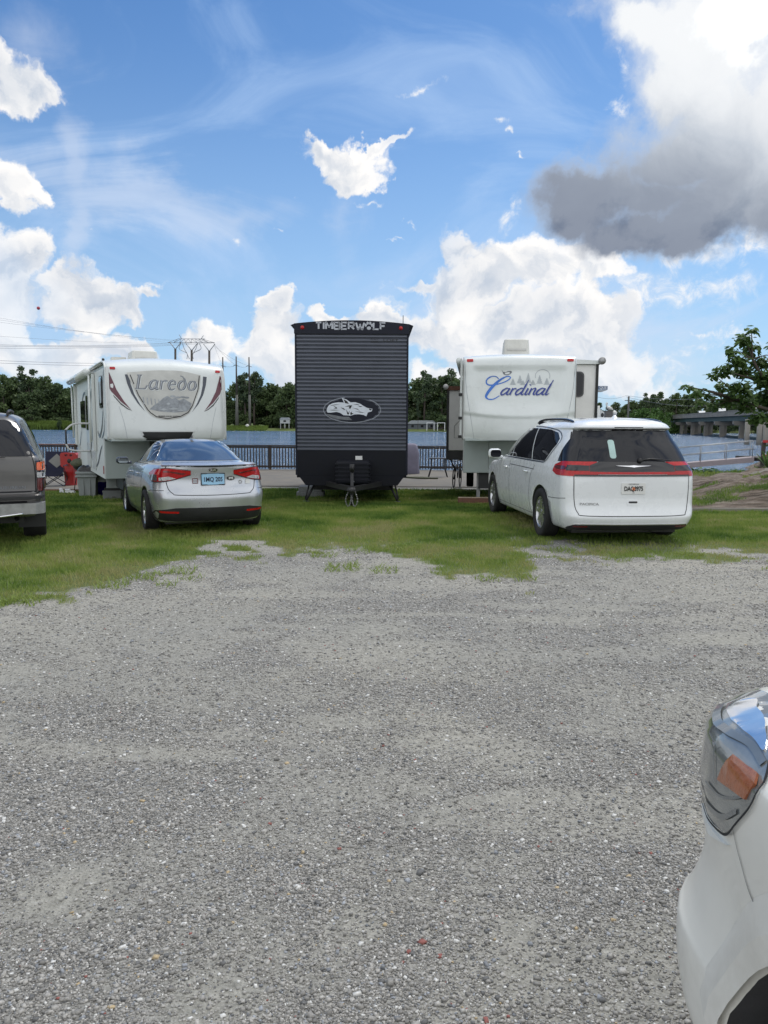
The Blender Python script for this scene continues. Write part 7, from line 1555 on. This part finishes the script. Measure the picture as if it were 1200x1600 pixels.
# river piles near the bridge
for k, (x, y0, y1, Y) in enumerate(((1167,655,684,118),(1186,655,684,116),(1196,660,684,112))):
    p0 = F3(x, y1, Y); p1 = F3(x, y0, Y); b = MB(); b.tube([Vector((p0.x,Y,-3)), Vector((p0.x,Y,p1.z))], .38, 10); tag(b.build('river_pile', M['concrete']), ('leftmost', 'middle', 'rightmost')[k]+' of the tall round piles standing in the water before the bridge', 'pile', 'piles before the bridge')
# ------------------------------------------------------------------ signs and statue beyond the minivan roof
Y = 92.0; X = (931.5-600)/1200*Y; t = thing('pole_sign', 'small blue grey sign lettered QUE on a tall white pole', 'sign', (X, Y, -1))
b = MB(); b.tube([(0,0,0),(0,0,4.9)], .13, 10); b.build('pole', M['statue'], t)
zs = 1+1.65+(662-605.3)/1200*Y; b = MB(); b.box((-.25,-.12,zs-.22),(.95,.1,zs+.22),0,None,.02); sg = b.build('sign_board', M['sign_blue'], t)
VT = moved(text2d('QUE', .42, 1.0, bold=.006), .40, zs); b = MB(); b.add([(v.x, -.127, v.y) for v in VT[0]], VT[1]); b.build('sign_lettering', M['plate_white'], sg)
b = MB(); b.prism([(-.22,zs-.5),(.2,zs-.5),(.95,zs-.26),(-.25,zs-.26)], -.1, .1, 'Y'); b.build('bracket', M['galv'], t)
t = thing('stone_pillar', 'square grey brown stone pillar carrying a white pelican statue', 'pillar', ((947-600)/1200*80, 80, -1)); zp = 1+1.65+(662-640.5)/1200*80
b = MB(); b.box((-.34,-.34,0),(.34,.34,zp-.06)); b.box((-.37,-.37,zp-.06),(.37,.37,zp)); b.build('shaft', M['stone_post'], t)
st_ = MB()     # pelican: one continuous body
path = [(.42,0,.12),(.28,0,.17),(.05,0,.26),(-.12,0,.36),(-.18,0,.50),(-.13,0,.62),(-.17,0,.72),(-.20,0,.74)]
st_.tube(spline(path, 4), [.02,.04,.06,.08,.11,.13,.14,.15,.15,.14,.13,.11,.09,.075,.065,.06,.055,.055,.05,.05,.05,.055,.06,.06,.06,.06,.055,.05,.03][:len(spline(path, 4))], 10)
st_.tube([(-.20,0,.73),(-.26,0,.60),(-.25,0,.46)], [.045,.035,.01], 6); st_.tube([(-.02,.04,.2),(-.02,.05,0)], .02, 5); st_.tube([(.04,-.04,.2),(.04,-.05,0)], .02, 5)
o = st_.build('pelican_statue', M['statue']); o.location = (t.location.x, 80, -1+zp); o.scale = (1.15,1.15,1.15); tag(o, 'white pelican statue standing on the stone pillar', 'statue')
t = thing('white_building', 'small white building with an arched gable behind the sign pole', 'building', ((930-600)/1200*110, 110, -1))
b = MB(); zz_ = 1+1.65+(662-648)/1200*110; b.prism([(-1.4,0),(1.45,0),(1.45,zz_)]+[(1.45-2.85*k/8, zz_+.95*math.sin(PI*k/8)) for k in range(1, 8)]+[(-1.4,zz_)], 0, 3, 'Y'); b.build('wall', M['statue'], t)
for x in (-.7,.0,.7): b = MB(); b.prism(ell(x, zz_+.1, .22, .3, 12), -.03, -.004, 'Y'); b.build('window', M['glass_dark'], t)
b = MB(); b.box((-1.5,-.2,zz_-.75),(1.5,0,zz_-.55)); b.build('awning', M['dark_wood'], t)
for k, (x, y, r_) in enumerate(((959.5,646,.30),(953.5,648,.16),(952.3,651.5,.2))):
    Yl = 80; p = F3(x, y, Yl); t = thing('globe_lamp', ('largest white globe lamp on a post right of the stone pillar', 'small white globe lamp just right of the stone pillar', 'lowest white globe lamp beside the stone pillar')[k], 'lamp', (p.x, Yl, -1))
    b = MB(); b.lathe([(.001,-r_)]+[(r_*math.cos(a), r_*math.sin(a)) for a in np.linspace(-1.3, 1.3, 8)]+[(.001,r_)], (0,0,p.z+1), 'Z', 14); b.build('globe', M['statue'], t); b = MB(); b.tube([(0,0,0),(0,0,p.z+1-r_*.9)], .05, 6); b.build('post', M['black_metal'], t)
t = thing('utility_pole', 'grey utility pole before the dark trees above the minivan roof', 'pole', ((977.5-600)/1200*180, 180, -1)); b = MB(); b.tube([(0,0,0),(0,0,1+1.65+(662-618)/1200*180)], .22, 8); b.build('shaft', M['pole_pale'], t); b = MB(); b.box((-.9,-.06,8.2),(.9,.06,8.36)); b.build('cross_arm', M['pole_pale'], t)
wire([(925,617,170),(978,618,180),(1100,622,230)], .03, 'thin power line over the trees right of the right trailer'); wire([(978,620,180),(1110,634,200),(1230,628,190)], .03, 'lower thin power line sagging in front of the wood behind the bridge')
# ------------------------------------------------------------------ the broad leaved tree at the right edge
def broad_leaves(anchors, rads, n, L, r, droop=.5):
    """pointed leaves on short twigs: six-vertex folded leaf blades"""
    A_ = np.array(anchors, float); Rr = np.array(rads, float); w = Rr**2.2; k = r.choice(len(A_), n, p=w/w.sum())
    d = r.normal(size=(n, 3)); d /= np.linalg.norm(d, axis=1)[:, None]; P = A_[k]+d*(Rr[k]*(r.random(n)**.55))[:, None]*np.array([1, 1, .8])
    th = r.random(n)*2*PI; pit = -droop+(r.random(n)-.5)*1.1
    u = np.stack([np.cos(th)*np.cos(pit), np.sin(th)*np.cos(pit), np.sin(pit)], -1); s = np.cross(u, [0, 0, 1.0]); s /= np.linalg.norm(s, axis=1)[:, None]; nn = np.cross(s, u)
    l = (L*(.6+.8*r.random(n)))[:, None]; wd = l*.27; roll = (r.random(n)-.5)[:, None]*1.4; s = s*np.cos(roll)+nn*np.sin(roll)
    V = np.stack([P, P+u*l*.35+s*wd+nn*l*.04, P+u*l*.75+s*wd*.7+nn*l*.02, P+u*l, P+u*l*.75-s*wd*.7+nn*l*.02, P+u*l*.35-s*wd+nn*l*.04], 1).reshape(-1, 3)
    b_ = np.arange(n)[:, None]*6; Fq = np.concatenate([b_+np.array([[0, 1, 2, 3]]), b_+np.array([[0, 3, 4, 5]])])
    return V, Fq
def near_tree():
    Y0 = 27.0; t = thing('broadleaf_tree', 'leafy tree with broad drooping leaves reaching in from the right edge', 'tree', ((1216-600)/1200*Y0, Y0, G((1216-600)/1200*Y0, Y0)))
    def q(x, y, dY=0): Y = Y0+dY; return Vector(((x-600)/1200*Y, Y, 1.65+(662-y)/1200*Y)) - t.location
    cl = [(1161,516,9,0),(1150,530,14,0),(1163,545,14,.5),(1132,548,10,-.3),(1142,562,15,-.5),(1122,578,14,0),(1150,580,15,.5),(1106,584,9,0),(1176,566,16,.6),(1197,540,9,1),(1203,556,12,0),(1188,590,20,0),(1120,602,11,.5),(1150,606,18,-.5),(1074,604,6,-.6),(1062,602,5,-.8),(1080,613,7,-.4),(1092,608,6,-.3),(1100,616,8,0),(1130,622,14,.3),(1160,630,16,0),(1190,622,22,.5),(1088,626,6,0),(1112,632,8,.2),(1178,650,14,-.5),(1206,650,18,0),(1216,690,14,-.8),(1205,600,20,.5),(1225,560,30,0),(1240,610,34,.5),(1260,540,24,0),(1250,660,30,0),(1290,600,34,1),(1215,520,9,.5),(1230,505,16,0)]
    A_ = [tuple(q(x, y, d)) for x, y, r_, d in cl]; Rr = [r_/1200*27*1.02 for x, y, r_, d in cl]; r = np.random.default_rng(9)
    V, Fq = broad_leaves(A_, Rr, 6800, .20, r); np_mesh('crown', V, Fq, 4, M['leaf_near'], t)
    b = MB(); base = Vector((0,0,-.1)); fork = Vector((-.1,0,1.5)); b.tube([base, Vector((.05,0,.8)), fork], [.20,.16,.14], 9)
    lm = [q(1208,612), q(1182,600), q(1230,600)]
    hubs = {0: q(1205,640), 1: q(1190,600), 2: q(1165,590,.2), 3: q(1165,560), 4: q(1150,625), 5: q(1240,580)}
    b.tube([fork, hubs[0], hubs[1], hubs[3], Vector(A_[0])], [.11,.085,.06,.04,.012], 7); b.tube([hubs[1], hubs[2], Vector(A_[5])], [.06,.04,.012], 6); b.tube([fork, hubs[5], Vector(A_[30])], [.10,.07,.02], 7)
    b.tube([hubs[0], hubs[4], q(1120,616), q(1092,608), Vector(A_[15])], [.07,.045,.03,.018,.008], 6)
    hub = list(hubs.values())
    for a in A_: a = Vector(a); h_ = min(hub, key=lambda c: (c-a).length); b.tube([h_, h_.lerp(a, .55)+Vector((0,0,.08)), a], [.028,.018,.007], 5)
    b.build('trunk', M['bark'], t)
near_tree()
def low_plant(label, name, x, y, spread, h, n, L, mat_='leaf_low', seed=1, z=None):
    r = np.random.default_rng(seed); t = thing(name, label, 'plant', (x, y, G(x, y) if z is None else z)); A_ = []; Rr = []
    for i in range(12): a = r.random()*6.28; q = spread*r.random()**.5; A_.append((q*math.cos(a), q*math.sin(a)*.6, h*(.3+.6*r.random()*(1-q/spread*.5)))); Rr.append(h*.32+.05)
    V, Fq = broad_leaves(A_, Rr, n, L, r, .2); np_mesh('foliage', V, Fq, 4, M[mat_], t)
    b = MB()
    for a in A_[:8]: b.tube([(a[0]*.2, a[1]*.2, 0), (a[0]*.7, a[1]*.7, a[2]*.6), a], [.012,.009,.004], 5)
    b.build('stem', M['bark'], t)
def px_at(x, y, Y): return (x-600)/1200*Y
low_plant('low vine with glossy leaves beside the right side of the minivan', 'leafy_vine', px_at(1097,0,24), 24.0, .75, .55, 900, .12, seed=3)
low_plant('bright green ground plant on the crest of the bank left of the path', 'ground_plant', px_at(1128,0,25.5), 25.5, .9, .32, 700, .11, seed=4)
low_plant('small green plant at the back of the bank near the water', 'ground_plant', px_at(1150,0,30), 30, 1.1, .34, 600, .13, seed=5)
low_plant('dark weedy shrub on the shore below the dock', 'shrub', 24.2, 44.5, 1.4, 1.1, 900, .22, 'leaf_near', seed=6)
low_plant('dark tangled shrub under the right end of the dock', 'shrub', 27.0, 44.0, 1.6, 1.5, 1100, .24, 'leaf_near', seed=7)
def spiky(label, x, y, z, h, seed):
    r = np.random.default_rng(seed); t = thing('palm_plant', label, 'plant', (x, y, z)); b = MB()
    for i in range(26):
        a = r.random()*6.28; e = .25+1.1*r.random(); L = h*(.7+.4*r.random()); w = .035
        d = Vector((math.cos(a)*math.cos(e), math.sin(a)*math.cos(e), math.sin(e))); s = Vector((-math.sin(a), math.cos(a), 0)); P = [Vector((0,0,0)), d*L*.5, d*L*.85+Vector((0,0,-.06*L)), d*L+Vector((0,0,-.2*L))]
        vs = []
        for p, ww in zip(P, (.5, 1, .7, .05)): vs += [p+s*w*ww, p-s*w*ww]
        b.add(vs, [(0,1,3,2),(2,3,5,4),(4,5,7,6)], 0, True)
    b.build('fronds', M['leaf_near'], t); return t
Yp = 23.0; Xp = px_at(1199,0,Yp); zp_ = G(Xp, Yp)
pt = MB(); pt.lathe([(0,0),(.19,0),(.26,.42),(.28,.42),(.28,.46),(.24,.46),(.23,.40),(0,.40)], (0,0,0), 'Z', 24); o = pt.build('plant_pot', M['terracotta']); o.location = (Xp, Yp, zp_); tag(o, 'dark brown plant pot on the path at the right edge', 'pot')
spiky('spiky palm like plant growing in the brown pot', Xp, Yp, zp_+.4, .7, 2); spiky('spiky plant on the shore just right of the gangway end', 24.4, 41, G(24.4, 41), 1.5, 3)
# weeds at the edge of the gravel
r = np.random.default_rng(41); VV_ = []; FF_ = []; o_ = 0
for (x, y, n, s) in tuple((a_, b_, c_*3, d_*.8) for a_, b_, c_, d_ in ((535,888,60,.16),(600,892,30,.12),(505,868,40,.12),(880,862,50,.14),(960,868,60,.16),(1000,864,30,.12),(285,893,40,.12),(228,902,60,.14),(180,915,40,.12),(40,940,60,.14),(560,862,40,.14),(640,858,40,.14),(820,905,20,.1),(760,905,30,.1),(300,905,16,.1),(260,915,14,.08),(1080,868,30,.12),(480,852,30,.12))):
    p = at_z(x, y, 0); X = p.x+(r.random(n)-.5)*s*3.2; Y = p.y+(r.random(n)-.5)*s*4; v, f = blades(X, Y, .025+.06*r.random(n), np.full(n, .010), r, gz, 1.6); VV_.append(v); FF_.append(f+o_); o_ += len(v)
V = np.concatenate(VV_); tag(np_mesh('weeds', V, np.concatenate(FF_), 3, gt, None, {'dry': ('POINT', 'FLOAT', np.full(len(V), .55))}), 'sprigs of grass and weeds rooted in the edge of the gravel', 'weeds', kind='stuff')
